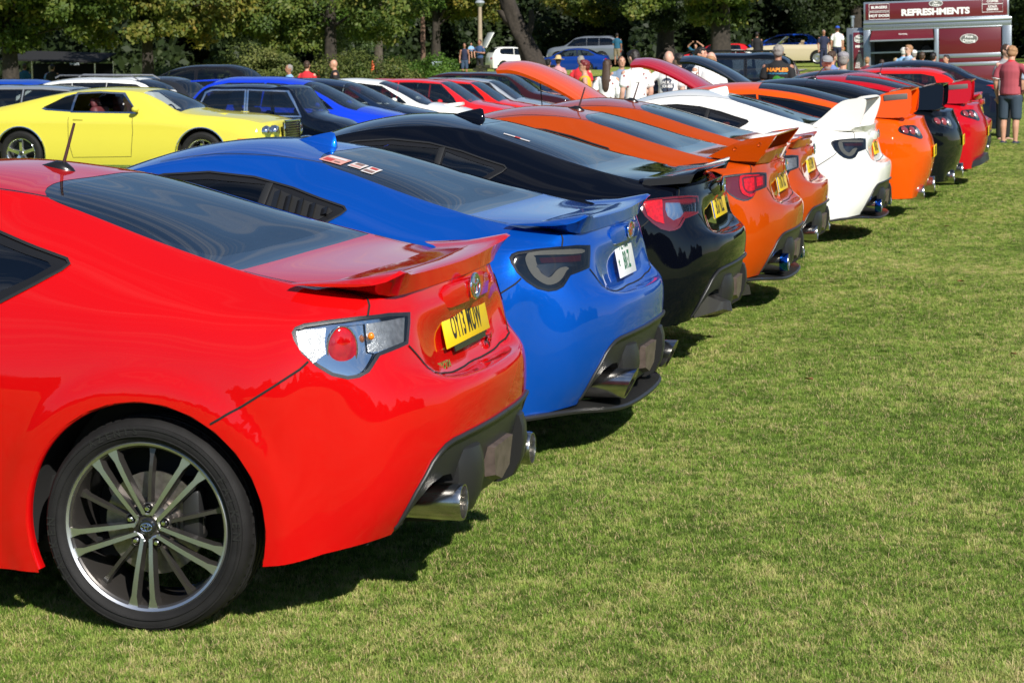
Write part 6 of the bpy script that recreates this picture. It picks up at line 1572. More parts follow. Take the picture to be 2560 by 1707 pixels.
tree('dark green tree at the right edge behind the refreshment trailer',2.8,88.0,'dark',9,4,.5,.3,21,260,90,.24,.6,blobs=blobrow(3.2,1.5,6.5,13,12,(1.1,1.9)),group=TG)
# leaning old trunk with broken stub and knots
def leaning():
    x,y=-19.95,91.6; t=thing('leaning_trunk','thick dark leaning trunk with a sawn-off stub beside the lamp post','tree',(x,y,gnd(x,y)),0)
    trunk(t,[(.35,0,-.2),(.05,0,.5),(-.45,0,1.6),(-.95,0,2.7),(-1.35,0,3.9),(-1.6,0,6)],[.85,.62,.42,.38,.36,.3],None,seed=3,bumpy=.2)
    trunk(t,[(-.85,0,2.3),(-1.25,0,2.65),(-1.55,0,3.1)],[.30,.27,.26],None,'stub',seed=4)
    trunk(t,[(-.5,0,1.7),(-.2,0,2.5),(-.18,0,3.1)],[.22,.15,.10],None,'stub',seed=5)
leaning()
# hedges, bank plants and the wood behind
def hedge(label,x0,x1,y,z0,h,seed,kind='hedge',n=160,dy=1.0,size=.10,nleaf=110,name='hedge'):
    cx=(x0+x1)/2; t=thing(name,label,'hedge',(cx,y,gnd(cx,y)),0); w=(x1-x0)/2; rg=random.Random(seed)
    MB().tube([(0,0,-.1),(0,0,h*.5)],.08,6).build('stem',M_bark,t)
    B=[(rg.uniform(-w,w),rg.uniform(-dy,dy),z0+rg.uniform(.2,.75)*h,rg.uniform(.6,1.0),.8,h*.42) for k in range(12)]
    crown('foliage',t,LM[kind],B,n,nleaf,size,seed,.40,.2,0)
hedge('sunlit pale green hedge behind the three men',-24.4,-19.0,66.5,.1,1.75,31,n=240)
hedge('low weedy bank beside the traffic cones',-26.5,-23.0,88.0,0,1.1,32,'green',n=150)
hedge('dark bushes at the foot of the willow-like tree',-31.0,-25.5,74.5,0,1.5,33,'willow',n=200)
def wood():
    """the far wood that reads as one dark mass"""
    rg=np.random.default_rng(77); Vs=[];Fs=[];Ts=[];b=0
    for (x0,x1,y0,y1,n,h) in ((-62,-30,94,104,60000,12),(-50,-12,140,150,70000,13),(-22,10,126,136,60000,12),(4,40,102,112,30000,12),(-75,-36,80,90,30000,11)):
        C=np.stack([rg.uniform(x0,x1,n),rg.uniform(y0,y1,n),rg.uniform(0,1,n)**1.7*h],1); C[:,1]+=1.6*np.sin(C[:,0]*1.3)+1.2*np.sin(C[:,2]*1.1+C[:,0]); C[:,2]+=gz(C[:,0],C[:,1])
        V,F=leaves(C,np.tile([0,-.6,.5],(n,1)),.48,rg,droop=.4); Vs.append(V);Fs.append(F+b);b+=len(V); Ts.append(np.clip(.35+.35*np.sin(C[:,0]*.8)*np.cos(C[:,2]*.9)+rg.normal(0,.15,n),0,1))
    n=26000; C=np.stack([rg.uniform(-75,45,n),rg.uniform(152,166,n),rg.uniform(-.5,14,n)],1); V,F=leaves(C,np.tile([0,-.6,.5],(n,1)),1.5,rg,droop=.4); Vs.append(V);Fs.append(F+b);b+=len(V);Ts.append(rg.uniform(0,.4,n))
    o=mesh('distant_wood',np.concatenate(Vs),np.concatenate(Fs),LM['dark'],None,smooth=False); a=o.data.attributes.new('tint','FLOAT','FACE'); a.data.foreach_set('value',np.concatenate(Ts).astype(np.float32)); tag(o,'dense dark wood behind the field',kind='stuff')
wood()
def behind_camera():
    """the tree line across the field behind the photographer: seen only in the paintwork"""
    rg=np.random.default_rng(78); Vs=[];Fs=[];b=0; n=16000
    th=rg.uniform(-2.7,.5,n); D=rg.uniform(75,88,n); hmax=7+3.2*np.sin(th*7)+2.4*np.sin(th*17+1)+1.5*np.sin(th*41); C=np.stack([2+D*np.cos(th),-6+D*np.sin(th),rg.uniform(0,1,n)*np.maximum(hmax,3)],1)
    V,F=leaves(C,C*[-.01,-.01,0]+[0,0,.5],2.2,rg,droop=.4)
    o=mesh('tree_line',V,F,LM['dark'],None,smooth=False); a=o.data.attributes.new('tint','FLOAT','FACE'); a.data.foreach_set('value',rg.uniform(0,.8,n).astype(np.float32)); tag(o,'tree line on the other side of the field',kind='stuff')
behind_camera()
# a pale track between the cones and the wall
def track():
    P=[(-40,83),(-30,88.2),(-24,90.8),(-18,91.5),(-8,93)]; P=spline(P,8); V=[];F=[]
    for i,p in enumerate(P):
        for s in(-1.6,1.6): V.append((p[0],p[1]+s,gnd(p[0],p[1]+s)+.03))
    for i in range(len(P)-1): F.append([2*i,2*i+2,2*i+3,2*i+1])
    o=mesh('gravel_track',V,F,simple('pale_gravel',(.34,.31,.26),rough=.95,noise=.25,nscale=3)); o['kind']='structure'
track()
# ================================================================ people
def ring(c,rx,ry,M,n=12): return [tuple(Vector(c)+M@Vector((rx*math.cos(2*PI*k/n),ry*math.sin(2*PI*k/n),0))) for k in range(n)]
def limb(mb,pts,n=12):
    """pts: (x,y,z,rx,ry) lofted tube with elliptical rings, rounded ends"""
    P=[Vector(p[:3]) for p in pts]; V=[];secs=[]
    for i,p in enumerate(pts):
        t=(P[min(i+1,len(P)-1)]-P[max(i-1,0)]).normalized(); z=t; x=Vector((1,0,0)); x=(x-z*x.dot(z)).normalized() if abs(z.x)<.95 else Vector((0,1,0)); y=z.cross(x); M=Matrix((x,y,z)).transposed(); secs.append(ring(P[i],p[3],p[4],M,n))
    t0=(P[0]-P[1]).normalized(); t1=(P[-1]-P[-2]).normalized()
    a=[tuple(P[0]+(Vector(q)-P[0])*.55+t0*pts[0][4]*.5) for q in secs[0]]; b=[tuple(P[-1]+(Vector(q)-P[-1])*.55+t1*pts[-1][4]*.5) for q in secs[-1]]
    return loft([a]+secs+[b],mb)
ARMS={ # shoulder, elbow, wrist, fingertip (right side x>0; mirrored for the left)
'down':((.185,.0,1.40),(.235,.03,1.12),(.235,-.05,.87),(.225,-.09,.70)),
'front':((.185,.0,1.40),(.225,.0,1.12),(.11,-.24,1.10),(.03,-.34,1.12)),
'hips':((.185,.0,1.40),(.40,.12,1.16),(.22,-.02,.98),(.15,-.06,.92)),
'fold':((.185,.0,1.40),(.25,-.06,1.12),(.02,-.22,1.16),(-.12,-.22,1.17)),
'phone':((.185,.0,1.40),(.27,-.18,1.24),(.12,-.22,1.50),(.09,-.15,1.62)),
'up':((.185,.0,1.42),(.38,-.05,1.62),(.16,-.16,1.80),(.07,-.20,1.86)),
'hold':((.185,.0,1.40),(.26,-.02,1.13),(.06,-.30,1.18),(-.06,-.32,1.20)),
'wheel':((.185,.0,1.40),(.26,-.16,1.18),(.18,-.42,1.22),(.14,-.50,1.26)),
}
def remesh(mb,name,mat,vox=.014,sm=4):
    o=mb.build(name,mat,None,smooth=True,recalc=True); m=o.modifiers.new('r','REMESH'); m.mode='VOXEL'; m.voxel_size=vox; m.use_smooth_shade=True
    s=o.modifiers.new('s','SMOOTH'); s.factor=.5; s.iterations=sm
    dg=bpy.context.evaluated_depsgraph_get(); me=bpy.data.meshes.new_from_object(o.evaluated_get(dg)); me.name=name; bpy.data.objects.remove(o)
    me.materials.clear(); me.materials.append(mat); return me
def head_M(pitch,yaw): return Matrix.Translation((0,.0,1.50))@Matrix.Rotation(yaw,4,'Z')@Matrix.Rotation(pitch,4,'X')@Matrix.Translation((0,0,-1.50))
def body_mesh(al,ar,pitch,yaw,fem,far,sit=False):
    k=('pb',al,ar,pitch,yaw,fem,far,sit)
    if k in GT: return GT[k]
    m=MB(); sw=.92 if fem else 1.0
    limb(m,[(0,0,.90,.150,.115),(0,0,1.02,.135*(.92 if fem else 1.05),.105),(0,0,1.18,.140*sw,.108),(0,.005,1.32,.168*sw,.112),(0,.01,1.42,.150*sw,.085),(0,.01,1.465,.075,.065)])
    limb(m,[(0,.01,1.44,.060,.060),(0,-.002,1.50,.054,.056),(0,-.008,1.55,.052,.055)])
    H=head_M(pitch,yaw)
    def hp(p): return tuple(H@Vector(p))
    m.ell(hp((0,-.008,1.645)),(.077,.098,.108),16,12,H.to_3x3()); m.ell(hp((0,-.045,1.575)),(.055,.060,.055),12,8,H.to_3x3())
    m.ell(hp((0,-.108,1.628)),(.014,.020,.026),8,6,H.to_3x3())
    for s in(-1,1): m.ell(hp((s*.079,.005,1.635)),(.010,.020,.032),8,6,H.to_3x3())
    for s,a in((1,ar),(-1,al)):
        S,E,Wr,T=[Vector((s*q[0],q[1],q[2])) for q in ARMS[a]]; S.x*=sw
        limb(m,[(*S,.058,.055),(*(S*.5+E*.5),.048,.048),(*E,.041,.041)],10)
        limb(m,[(*E,.042,.041),(*(E*.65+Wr*.35),.041,.039),(*Wr,.026,.024)],10)
        d=(T-Wr).normalized(); pal=Wr+d*.05; m.tube([Wr,pal,Wr+d*.095],[.024,.034,.032],10)
        side=d.cross(Vector((0,1,0)) if abs(d.y)<.9 else Vector((1,0,0))).normalized(); up=d.cross(side)
        for i,(o_,l) in enumerate(((-.027,.062),(-.009,.074),(.009,.070),(.026,.055))):
            b=Wr+d*.088+side*o_; m.tube([b,b+d*l*.55+up*.006,b+d*l*.85+up*.022],[.0095,.0085,.006],6)
        b=Wr+d*.03+side*.030; m.tube([b,b+side*.025+d*.03,b+side*.030+d*.055],[.011,.010,.007],6)
    for s in(-1,1):
        if sit: limb(m,[(s*.09,-.02,.90,.088,.085),(s*.12,-.25,.95,.075,.075),(s*.13,-.46,.97,.055,.055)]); limb(m,[(s*.13,-.46,.97,.055,.055),(s*.13,-.52,.70,.05,.05),(s*.13,-.56,.50,.036,.036)]); limb(m,[(s*.13,-.54,.47,.04,.04),(s*.13,-.70,.46,.04,.03)])
        else:
            limb(m,[(s*.085,.0,.90,.092,.095),(s*.095,-.005,.70,.074,.080),(s*.10,.0,.50,.055,.060)]); limb(m,[(s*.10,.0,.50,.055,.058),(s*.10,.018,.36,.052,.056),(s*.10,.012,.12,.034,.036),(s*.10,.01,.07,.036,.04)])
            limb(m,[(s*.10,.035,.05,.034,.034),(s*.105,-.06,.045,.040,.032),(s*.11,-.15,.035,.038,.024)])
    GT[k]=remesh(m,'body',M_skin,.020 if far else .0125,2 if far else 3); return GT[k]
def shirt_mesh(al,ar,sl,fem,far,off=0,loose=.016,long_=.92):
    k=('sh',al,ar,sl,fem,far,off,loose,long_)
    if k in GT: return GT[k]
    m=MB(); sw=.93 if fem else 1.0; e=loose
    top=[(0,.01,1.43,.145*sw+e*.4,.085+e),(0,.012,1.468,.088,.072)] if not off else [(0,.01,1.40,.17*sw+e,.095+e)]
    limb(m,[(0,0,long_,.158+e*1.2,.122+e*1.2),(0,0,1.04,.140*(.96 if fem else 1.08)+e*1.2,.112+e),(0,0,1.18,.146*sw+e,.114+e),(0,.005,1.32,.175*sw+e*.6,.118+e*.8)]+top,16)
    if sl:
        for s,a in((1,ar),(-1,al)):
            S,E,Wr,T=[Vector((s*q[0],q[1],q[2])) for q in ARMS[a]]; S.x*=sw; K=E if sl==1 else Wr; f=.72 if sl==1 else 1.0; Q=S+(E-S)*f
            limb(m,[(*(S-Vector((s*.04,0,0))),.064,.062),(*(S*.6+Q*.4),.061+e*.5,.060+e*.5),(*Q,.058+e,.057+e)],12)
            if sl==2: limb(m,[(*E,.055+e*.5,.055+e*.5),(*(E*.2+Wr*.8),.042+e,.042+e)],10)
    GT[k]=remesh(m,'shirt',M_white_cloth,.022 if far else .0135,3); return GT[k]
def pants_mesh(ln,far,sit=False,skirt=False):
    k=('pa',ln,far,sit,skirt)
    if k in GT: return GT[k]
    m=MB(); limb(m,[(0,0,.84,.150,.120),(0,0,.95,.160,.124),(0,0,1.0,.150,.118)],16)
    for s in(-1,1):
        if sit: limb(m,[(s*.09,-.02,.90,.100,.098),(s*.12,-.25,.95,.088,.088),(s*.13,-.44,.97,.068,.068)])
        else:
            K=[(s*.088,.0,.88,.105,.108),(s*.096,-.002,.70,.092,.098),(s*.102,.0,.50,.082,.086)] if ln==1 else [(s*.086,.0,.88,.104,.106),(s*.095,-.002,.70,.084,.090),(s*.10,.0,.50,.068,.074),(s*.10,.012,.30,.064,.070),(s*.10,.012,.10,.056,.062)]
            limb(m,K,12)
    GT[k]=remesh(m,'trousers',M_white_cloth,.022 if far else .0135,2); return GT[k]
M_skin=simple('skin',(.52,.27,.18),rough=.5,noise=.10,nscale=14)
M_skin_d=simple('tanned_skin',(.34,.16,.10),rough=.5,noise=.10,nscale=14)
M_skin_p=simple('pale_skin',(.60,.35,.26),rough=.5,noise=.10,nscale=14)
M_white_cloth=simple('white_cloth',(.76,.76,.75),rough=.85,bump=.2,bscale=30)
def cloth(name,col): return simple('cloth_'+name,col,rough=.85,bump=.25,bscale=26,noise=.08,nscale=5)
def checkmat(name,a,b,scale=24,stripe=False):
    k='cloth_'+name
    if k in MATS: return MATS[k]
    m=simple(k,a,rough=.85); t=m.node_tree; N=t.nodes;L=t.links; p=[n for n in N if n.type=='BSDF_PRINCIPLED'][0]
    tc=N.new('ShaderNodeTexCoord'); w=N.new('ShaderNodeTexWave'); w.bands_direction='Z'; w.inputs['Scale'].default_value=scale/6.28*2; L.new(tc.outputs['Object'],w.inputs[0]); r=N.new('ShaderNodeValToRGB'); r.color_ramp.interpolation='CONSTANT'; r.color_ramp.elements[0].color=tuple(a)+(1,); r.color_ramp.elements[1].color=tuple(b)+(1,); r.color_ramp.elements[1].position=.62
    if not stripe:
        w2=N.new('ShaderNodeTexWave'); w2.bands_direction='X'; w2.inputs['Scale'].default_value=scale/6.28*2; L.new(tc.outputs['Object'],w2.inputs[0]); mm=N.new('ShaderNodeMath'); mm.operation='MAXIMUM'; L.new(w.outputs['Fac'],mm.inputs[0]); L.new(w2.outputs['Fac'],mm.inputs[1]); L.new(mm.outputs[0],r.inputs[0])
    else: L.new(w.outputs['Fac'],r.inputs[0])
    L.new(r.outputs[0],p.inputs['Base Color']); return m
def floral(name):
    k='cloth_'+name
    if k in MATS: return MATS[k]
    m=simple(k,(.78,.77,.76),rough=.85); t=m.node_tree;N=t.nodes;L=t.links;p=[n for n in N if n.type=='BSDF_PRINCIPLED'][0]; tc=N.new('ShaderNodeTexCoord'); v=N.new('ShaderNodeTexVoronoi'); v.inputs['Scale'].default_value=9; L.new(tc.outputs['Object'],v.inputs[0]); r=N.new('ShaderNodeValToRGB'); E=r.color_ramp.elements; E[0].color=(.35,.03,.05,1); E[1].position=.22; E[1].color=(.78,.77,.76,1); e=E.new(.14); e.color=(.30,.05,.06,1); e=E.new(.17); e.color=(.10,.13,.10,1); L.new(v.outputs['Distance'],r.inputs[0]); L.new(r.outputs[0],p.inputs['Base Color']); return m
HAIR={'brown':simple('brown_hair',(.050,.026,.014),rough=.6,bump=.9,bscale=120),'dark':simple('dark_hair',(.014,.010,.008),rough=.55,bump=.9,bscale=120),'grey':simple('grey_hair',(.24,.22,.20),rough=.7,bump=1,bscale=120),'blonde':simple('blonde_hair',(.42,.30,.14),rough=.6,bump=.9,bscale=120),'ginger':simple('ginger_hair',(.34,.18,.09),rough=.7,bump=.6,bscale=120),'red':simple('red_hair',(.14,.012,.014),rough=.5,bump=.9,bscale=120),'white':simple('white_hair',(.60,.58,.55),rough=.7,bump=1,bscale=120)}
def person(label,x,y,ztop,rz,h=1.74,al='down',ar='down',pitch=0.0,yaw=0.0,skin=None,shirt=(None,1),pants=(None,2),hair='brown',style='short',hat=None,fem=False,far=False,glasses=False,cat='person',sit=False,off=0,group=None,shoes=None,cap_col=None,long_=.92):
    sc=h/1.753; z=ztop-h
    t=thing('person',label,cat,(x,y,z),rz,group); t.scale=(sc,)*3; skin=skin or M_skin
    b=inst('body',body_mesh(al,ar,pitch,yaw,fem,far,sit),t,[skin])
    s_=inst('shirt',shirt_mesh(al,ar,shirt[1],fem,far,off,.016,long_),t,[shirt[0]])
    if not sit or True: inst('shorts' if pants[1]==1 else 'trousers',pants_mesh(pants[1],far,sit),t,[pants[0]])
    H=head_M(pitch,yaw); Hm=H.to_3x3()
    def he(c,r,m,n=14,k=9): m.ell(tuple(H@Vector(c)),r,n,k,Hm)
    if style!='bald':
        m=MB(); he((0,.012,1.664),(.083,.100,.094),m,18,12); he((0,.040,1.62),(.076,.066,.074),m); rq=random.Random(len(style)*7+int(pitch*100))
        for _ in range(46 if style!='short' else 24):
            a=rq.uniform(0,2*PI); b=rq.uniform(-.2,1.4); q=(.078*math.cos(a)*math.cos(b),.012+.094*math.sin(a)*math.cos(b),1.664+.088*math.sin(b)); r=rq.uniform(.012,.022); he(q,(r,r,r*.9),m,7,5)
        if style=='full': he((0,-.03,1.728),(.068,.066,.036),m)
        if style=='long':
            limb(m,[tuple(H@Vector((0,.06,1.66)))+(.074,.055),tuple(H@Vector((0,.080,1.52)))+(.078,.042),(0,.115,1.38,.082,.032),(0,.125,1.24,.066,.024),(0,.12,1.16,.035,.014)])
        k=('hair',style,pitch,yaw,far)
        if k not in GT: 
            # keep the face free
            me=remesh(m,'hair',HAIR['brown'],.016 if far else .011,2); Hi=H.inverted(); bm=bmesh.new(); bm.from_mesh(me)
            dl=[f for f in bm.faces if (lambda c: c.y<-.055 and c.z<1.69 and abs(c.x)<.085)(Hi@f.calc_center_median())]; bmesh.ops.delete(bm,geom=dl,context='FACES'); bm.to_mesh(me); bm.free(); GT[k]=me
        inst('hair',GT[k],t,[HAIR[hair]])
    elif style=='bald' and hair:
        k=('stub',pitch,yaw)
        if k not in GT:
            m=MB(); he((0,.022,1.622),(.082,.088,.062),m); o=m.build('hair',HAIR['grey'],None,ang=60); GT[k]=o.data; bpy.data.objects.remove(o)
        inst('hair',GT[k],t,[HAIR[hair]])
    # face
    k=('face',pitch,yaw)
    if k not in GT:
        m=MB()
        for s in(-1,1): he((s*.030,-.093,1.652),(.011,.007,.007),m,8,6)
        m.cm=1; he((0,-.100,1.588),(.024,.010,.006),m,8,6)
        for s in(-1,1): he((s*.032,-.096,1.672),(.020,.008,.004),m,8,6)
        o=m.build('face_features',[M_trim,simple('lips',(.30,.09,.07),rough=.5)],None); GT[k]=o.data; bpy.data.objects.remove(o)
    inst('face_features',GT[k],t)
    if glasses:
        k=('gl',pitch,yaw)
        if k not in GT:
            m=MB()
            for s in(-1,1): he((s*.033,-.103,1.652),(.027,.008,.020),m,10,6)
            m.tube([tuple(H@Vector((-.078,.0,1.655))),tuple(H@Vector((-.06,-.10,1.66))),tuple(H@Vector((.06,-.10,1.66))),tuple(H@Vector((.078,.0,1.655)))],.004,6); o=m.build('sunglasses',M_gdark,None); GT[k]=o.data; bpy.data.objects.remove(o)
        inst('sunglasses',GT[k],t)
    if hat=='cap':
        m=MB(); he((0,.004,1.700),(.094,.112,.068),m,18,10); v=[H@Vector((q,-.10-.075*math.cos(q*14),1.690-.012*math.cos(q*14))) for q in np.linspace(-.078,.078,9)]; w=[H@Vector((q,-.07,1.698)) for q in np.linspace(-.078,.078,9)]
        V=[tuple(p) for p in v+w]+[tuple(p+Vector((0,0,.006))) for p in v+w]; F=[(i,i+1,9+i+1,9+i) for i in range(8)]+[(18+i,18+9+i,18+9+i+1,18+i+1) for i in range(8)]; m.add(V,F); m.build('cap',cap_col,t,ang=60)
    if hat=='straw':
        m=MB(); M_=H@Matrix.Translation((0,.01,1.70)); prof=[(0,.115),(.045,.118),(.072,.100),(.085,.06),(.098,.012),(.12,.0),(.19,-.012),(.192,-.018),(.12,-.008),(.09,-.006)]; m.lathe(prof,28,'Z'); m.V=[tuple(M_@Vector(v)) for v in m.V]; m.build('straw_hat',simple('straw',(.52,.38,.18),rough=.8,bump=.8,bscale=160),t,ang=60)
    if not sit and shoes:
        k=('shoe',)
        if k not in GT:
            o=MB()
            for s in(-1,1): limb(o,[(s*.10,.060,.055,.050,.055),(s*.105,-.05,.052,.058,.050),(s*.11,-.175,.042,.052,.038)])
            q=o.build('shoes',M_trim,None,ang=60); GT[k]=q.data; bpy.data.objects.remove(q)
        inst('shoes',GT[k],t,[shoes])
    return t
def wrap_text(t,child,txt,size,mat,z,side=1,name='shirt_lettering',bold=.0,x=0,off=.004,**kw):
    """print text on the back (side=+1, +y) of a shirt; follows the cloth"""
    sh=[c for c in t.children if c.name.startswith(child)][0]; bv=BVHTree.FromPolygons([v.co for v in sh.data.vertices],[tuple(p.vertices) for p in sh.data.polygons])
    me=text_mesh(txt,size,bold=bold,**kw) if isinstance(txt,str) else txt
    for v in me.vertices:
        px=x-v.co.x*side if side>0 else x+v.co.x; pz=z+v.co.y
        h=bv.ray_cast(Vector((px,side*.8,pz)),Vector((0,-side,0))); py=h[0].y if h[0] else .12*side
        v.co=Vector((px,py+off*side,pz))
    me.materials.clear(); me.materials.append(mat); o=bpy.data.objects.new(name,me); return link(o,t)
W_=M_white_cloth; navy=cloth('navy',(.012,.018,.05)); black=cloth('black',(.010,.010,.011)); denim=cloth('denim',(.035,.065,.12)); slate=cloth('slate',(.03,.05,.075)); redc=cloth('red',(.60,.02,.03)); lblue=cloth('light_blue',(.22,.42,.66)); maroon=cloth('maroon',(.20,.03,.045)); greyc=cloth('grey',(.25,.25,.26)); teal=cloth('teal',(.01,.09,.16)); cream=cloth('cream',(.62,.55,.46)); khaki=cloth('khaki',(.20,.16,.10)); yellowc=cloth('yellow',(.72,.42,.02)); pinkc=cloth('pink',(.50,.25,.27))
polo=cloth('faded_red_polo',(.36,.065,.085))
PB='bystanders gathered between the two rows of cars'
BK=math.pi  # facing away from the camera is rz = pi (front is -y)
p=person('man in a faded red polo shirt and slate shorts standing at the right edge',1.85,32.49,1.61,BK-.35,1.72,'hips','down',.28,.25,M_skin,(polo,1),(slate,1),'ginger','short',shoes=navy)
def polo_trim(t):
    m=MB(); limb(m,[(0,.01,1.452,.072,.068),(0,.008,1.49,.062,.062)]); m.build('collar',redc,t)
    m=MB()
    for s,a in((1,'down'),(-1,'hips')):
        S,E,_,_=[Vector((s*q[0],q[1],q[2])) for q in ARMS[a]]; Q=S+(E-S)*.74; d=(E-S).normalized(); m.tube([Q,Q+d*.012],.0795,16,cap=False)
    m.build('sleeve_band',W_,t)
polo_trim(p); p.scale=(1.10,1.10,.98)
person('man with sunglasses and short brown hair hidden behind the man in the faded polo',1.72,34.0,1.63,.9,1.72,'down','down',.1,0,M_skin_p,(greyc,1),(black,2),'brown','short',glasses=True)
person('person in a pale blue-grey top cut off by the right edge of the picture',2.22,36.7,1.52,BK,1.68,'front','down',.2,0,M_skin,(cloth('pale_grey_blue',(.35,.42,.50)),1),(maroon,1),'grey','short',shoes=greyc)
# Naples shirt
p=person('broad grey-haired man with a colourful print on the back of his black tee shirt',-2.02,31.56,1.64,BK,1.76,'front','front',.05,0,M_skin_d,(black,1),(denim,2),'grey','full')
p.scale=(1.12,1.12,1.0)
wrap_text(p,'shirt','NAPLES',.085,simple('orange_print',(.80,.26,.02),rough=.7),1.335,bold=.004,width=1.12)
wrap_text(p,'shirt','HARLEY-DAVIDSON',.034,simple('blue_print',(.05,.30,.50),rough=.7),1.275,bold=.001)
def disc(r,n=24,rx=1,ry=1,rings=4):
    V=[(0,0,0)];F=[]
    for j in range(1,rings+1):
        for k in range(n): a=2*PI*k/n; V.append((r*rx*j/rings*math.cos(a),r*ry*j/rings*math.sin(a),0))
    for k in range(n): F.append((0,1+k,1+(k+1)%n))
    for j in range(rings-1):
        for k in range(n): a=1+j*n; F.append((a+k,a+n+k,a+n+(k+1)%n,a+(k+1)%n))
    me=bpy.data.meshes.new('print'); me.from_pydata(V,[],F); return me
gp_=simple('green_print',(.03,.22,.02),rough=.7)
wrap_text(p,'shirt',disc(.075,rx=.9),0,gp_,1.165,name='shirt_print',x=.0,off=.004); wrap_text(p,'shirt',disc(.06,rx=.8),0,gp_,1.15,name='shirt_print',x=-.085,off=.0045); wrap_text(p,'shirt',disc(.055,rx=.8),0,gp_,1.11,name='shirt_print',x=.10,off=.0045)
wrap_text(p,'shirt',disc(.055),0,simple('teal_print',(.02,.16,.20),rough=.7),1.075,name='shirt_badge',off=.007); wrap_text(p,'shirt','NAPLES FL',.024,W_,1.075,off=.009,bold=.002)
# central group
person('person in a straw hat and pale top with a shoulder strap, beyond the orange bonnet',-10.6,53.4,1.33,BK,1.60,'down','front',.1,0,M_skin_d,(pinkc,1),(greyc,1),'brown','short',hat='straw',fem=True,group=None)
person('person in a dark grey cap beside the straw hat',-11.3,55.3,1.27,BK,1.60,'down','down',0,0,M_skin,(cream,1),(black,2),'dark','short',hat='cap',cap_col=black)
person('woman with cropped dark red hair, sunglasses and a yellow top',-5.64,32.8,1.38,-1.35,1.62,'down','down',.0,0,M_skin,(yellowc,0),(black,2),'red','full',fem=True,glasses=True,off=1)
person('grey-haired person in a bright red top behind the woman in yellow',-7.4,41.0,1.42,BK,1.68,'down','down',.0,0,M_skin,(redc,1),(black,2),'grey','short')
p=person('woman with long brown hair and a white floral off-shoulder top seen from behind',-4.86,30.9,1.40,BK,1.62,'down','down',.08,0,M_skin,(floral('floral_top'),2),(denim,1),'brown','long',fem=True,off=1)
person('dark-haired young man in a white floral tee shirt looking down',-3.83,28.0,1.58,BK+.55,1.80,'down','down',.45,.35,M_skin_p,(floral('floral_tee'),1),(black,2),'dark','full')
person('person in a blue-grey shirt standing behind the floral tee shirt',-5.92,37.9,1.42,.4,1.68,'down','fold',.0,0,M_skin,(cloth('blue_grey',(.16,.22,.32)),1),(navy,2),'brown','short')
p=person('bald man in a white tee shirt with a round dark badge on its back',-3.50,29.1,1.55,BK,1.76,'down','hips',.12,0,M_skin_p,(W_,1),(denim,2),'','bald')
bd=simple('badge_print',(.035,.05,.085),rough=.8); wrap_text(p,'shirt',disc(.115,rx=.95,ry=1.1),0,bd,1.20,name='shirt_badge'); wrap_text(p,'shirt','JACK &\nJONES',.062,W_,1.22,off=.007,bold=.003)
person('dark-haired man holding a hand to his face beside the black bonnet',-3.16,30.3,1.60,1.25,1.80,'down','phone',.0,0,M_skin,(W_,1),(denim,2),'dark','full')
person('woman with dark hair and raised hand behind the crimson bonnet',-3.62,30.9,1.50,BK+.8,1.66,'phone','down',.0,0,M_skin_p,(W_,1),(black,2),'dark','full',fem=True)
person('ginger balding man in a plain white tee shirt beside the black bonnet',-2.86,29.4,1.54,BK,1.76,'down','down',.35,0,M_skin_p,(W_,1),(denim,2),'ginger','bald')
# caps
p=person('grey-bearded man in a grey flat cap and light blue shirt facing the camera',-.92,28.7,1.46,.25,1.72,'down','down',.12,0,M_skin,(lblue,1),(khaki,2),'grey','short',hat='cap',cap_col=greyc)
H_=head_M(.12,0); m=MB(); m.ell(tuple(H_@Vector((0,-.070,1.575))),(.050,.042,.042),12,8); m.build('beard',HAIR['grey'],p,ang=60)
person('man in a checked cap and grey striped polo seen from behind',-.58,27.7,1.52,BK,1.72,'down','down',.1,0,M_skin,(checkmat('striped_grey',(.62,.61,.56),(.14,.14,.15),40,True),1),(khaki,2),'grey','short',hat='cap',cap_col=checkmat('checked_cap',(.42,.40,.40),(.16,.15,.18),60))
person('woman in a blue top behind the checked cap',-1.32,33.8,1.52,BK-.5,1.64,'down','down',0,0,M_skin,(cloth('soft_blue',(.14,.20,.42)),1),(black,2),'brown','full',fem=True)
# on the bank
person('man in a white tee shirt and blue cap standing beside the cream convertible',-6.0,86.6,2.40,BK,1.76,'down','down',0,0,M_skin,(W_,1),(navy,2),'brown','short',hat='cap',cap_col=cloth('blue_cap',(.02,.08,.45)),far=True)
person('grey-haired person in a navy top in the shade behind the cream convertible',-6.95,90.6,2.28,.3,1.68,'down','down',0,0,M_skin_d,(navy,1),(navy,2),'grey','short',far=True)
person('person in dark clothes in the shade beside the blue-capped man',-6.5,91.7,2.42,.3,1.76,'down','down',0,0,M_skin_d,(cloth('rust',(.10,.03,.03)),1),(navy,2),'dark','short',far=True)
person('figure in black standing in front of the cream convertible',-10.25,93.9,2.22,BK,1.72,'down','front',0,0,M_skin_d,(black,2),(black,2),'dark','short',far=True)
person('person in a pale striped top and shorts on the far bank',-21.87,128.5,2.49,BK,1.78,'down','down',0,0,M_skin_d,(W_,1),(navy,1),'dark','short',far=True)
person('person in a white patterned top beside the one in shorts on the far bank',-21.2,128.9,2.36,BK,1.70,'down','down',0,0,M_skin,(floral('floral_tee'),1),(denim,2),'dark','short',far=True,fem=True)
person('person in a teal tee shirt at the tail of the silver people carrier',-20.9,116.3,2.33,BK,1.76,'down','front',0,0,M_skin_d,(teal,1),(khaki,1),'dark','short',far=True)
person('person raising both arms to take a picture in the far distance',-13.7,98.3,1.72,0,1.70,'up','up',0,0,M_skin,(teal,1),(black,2),'dark','short',far=True)
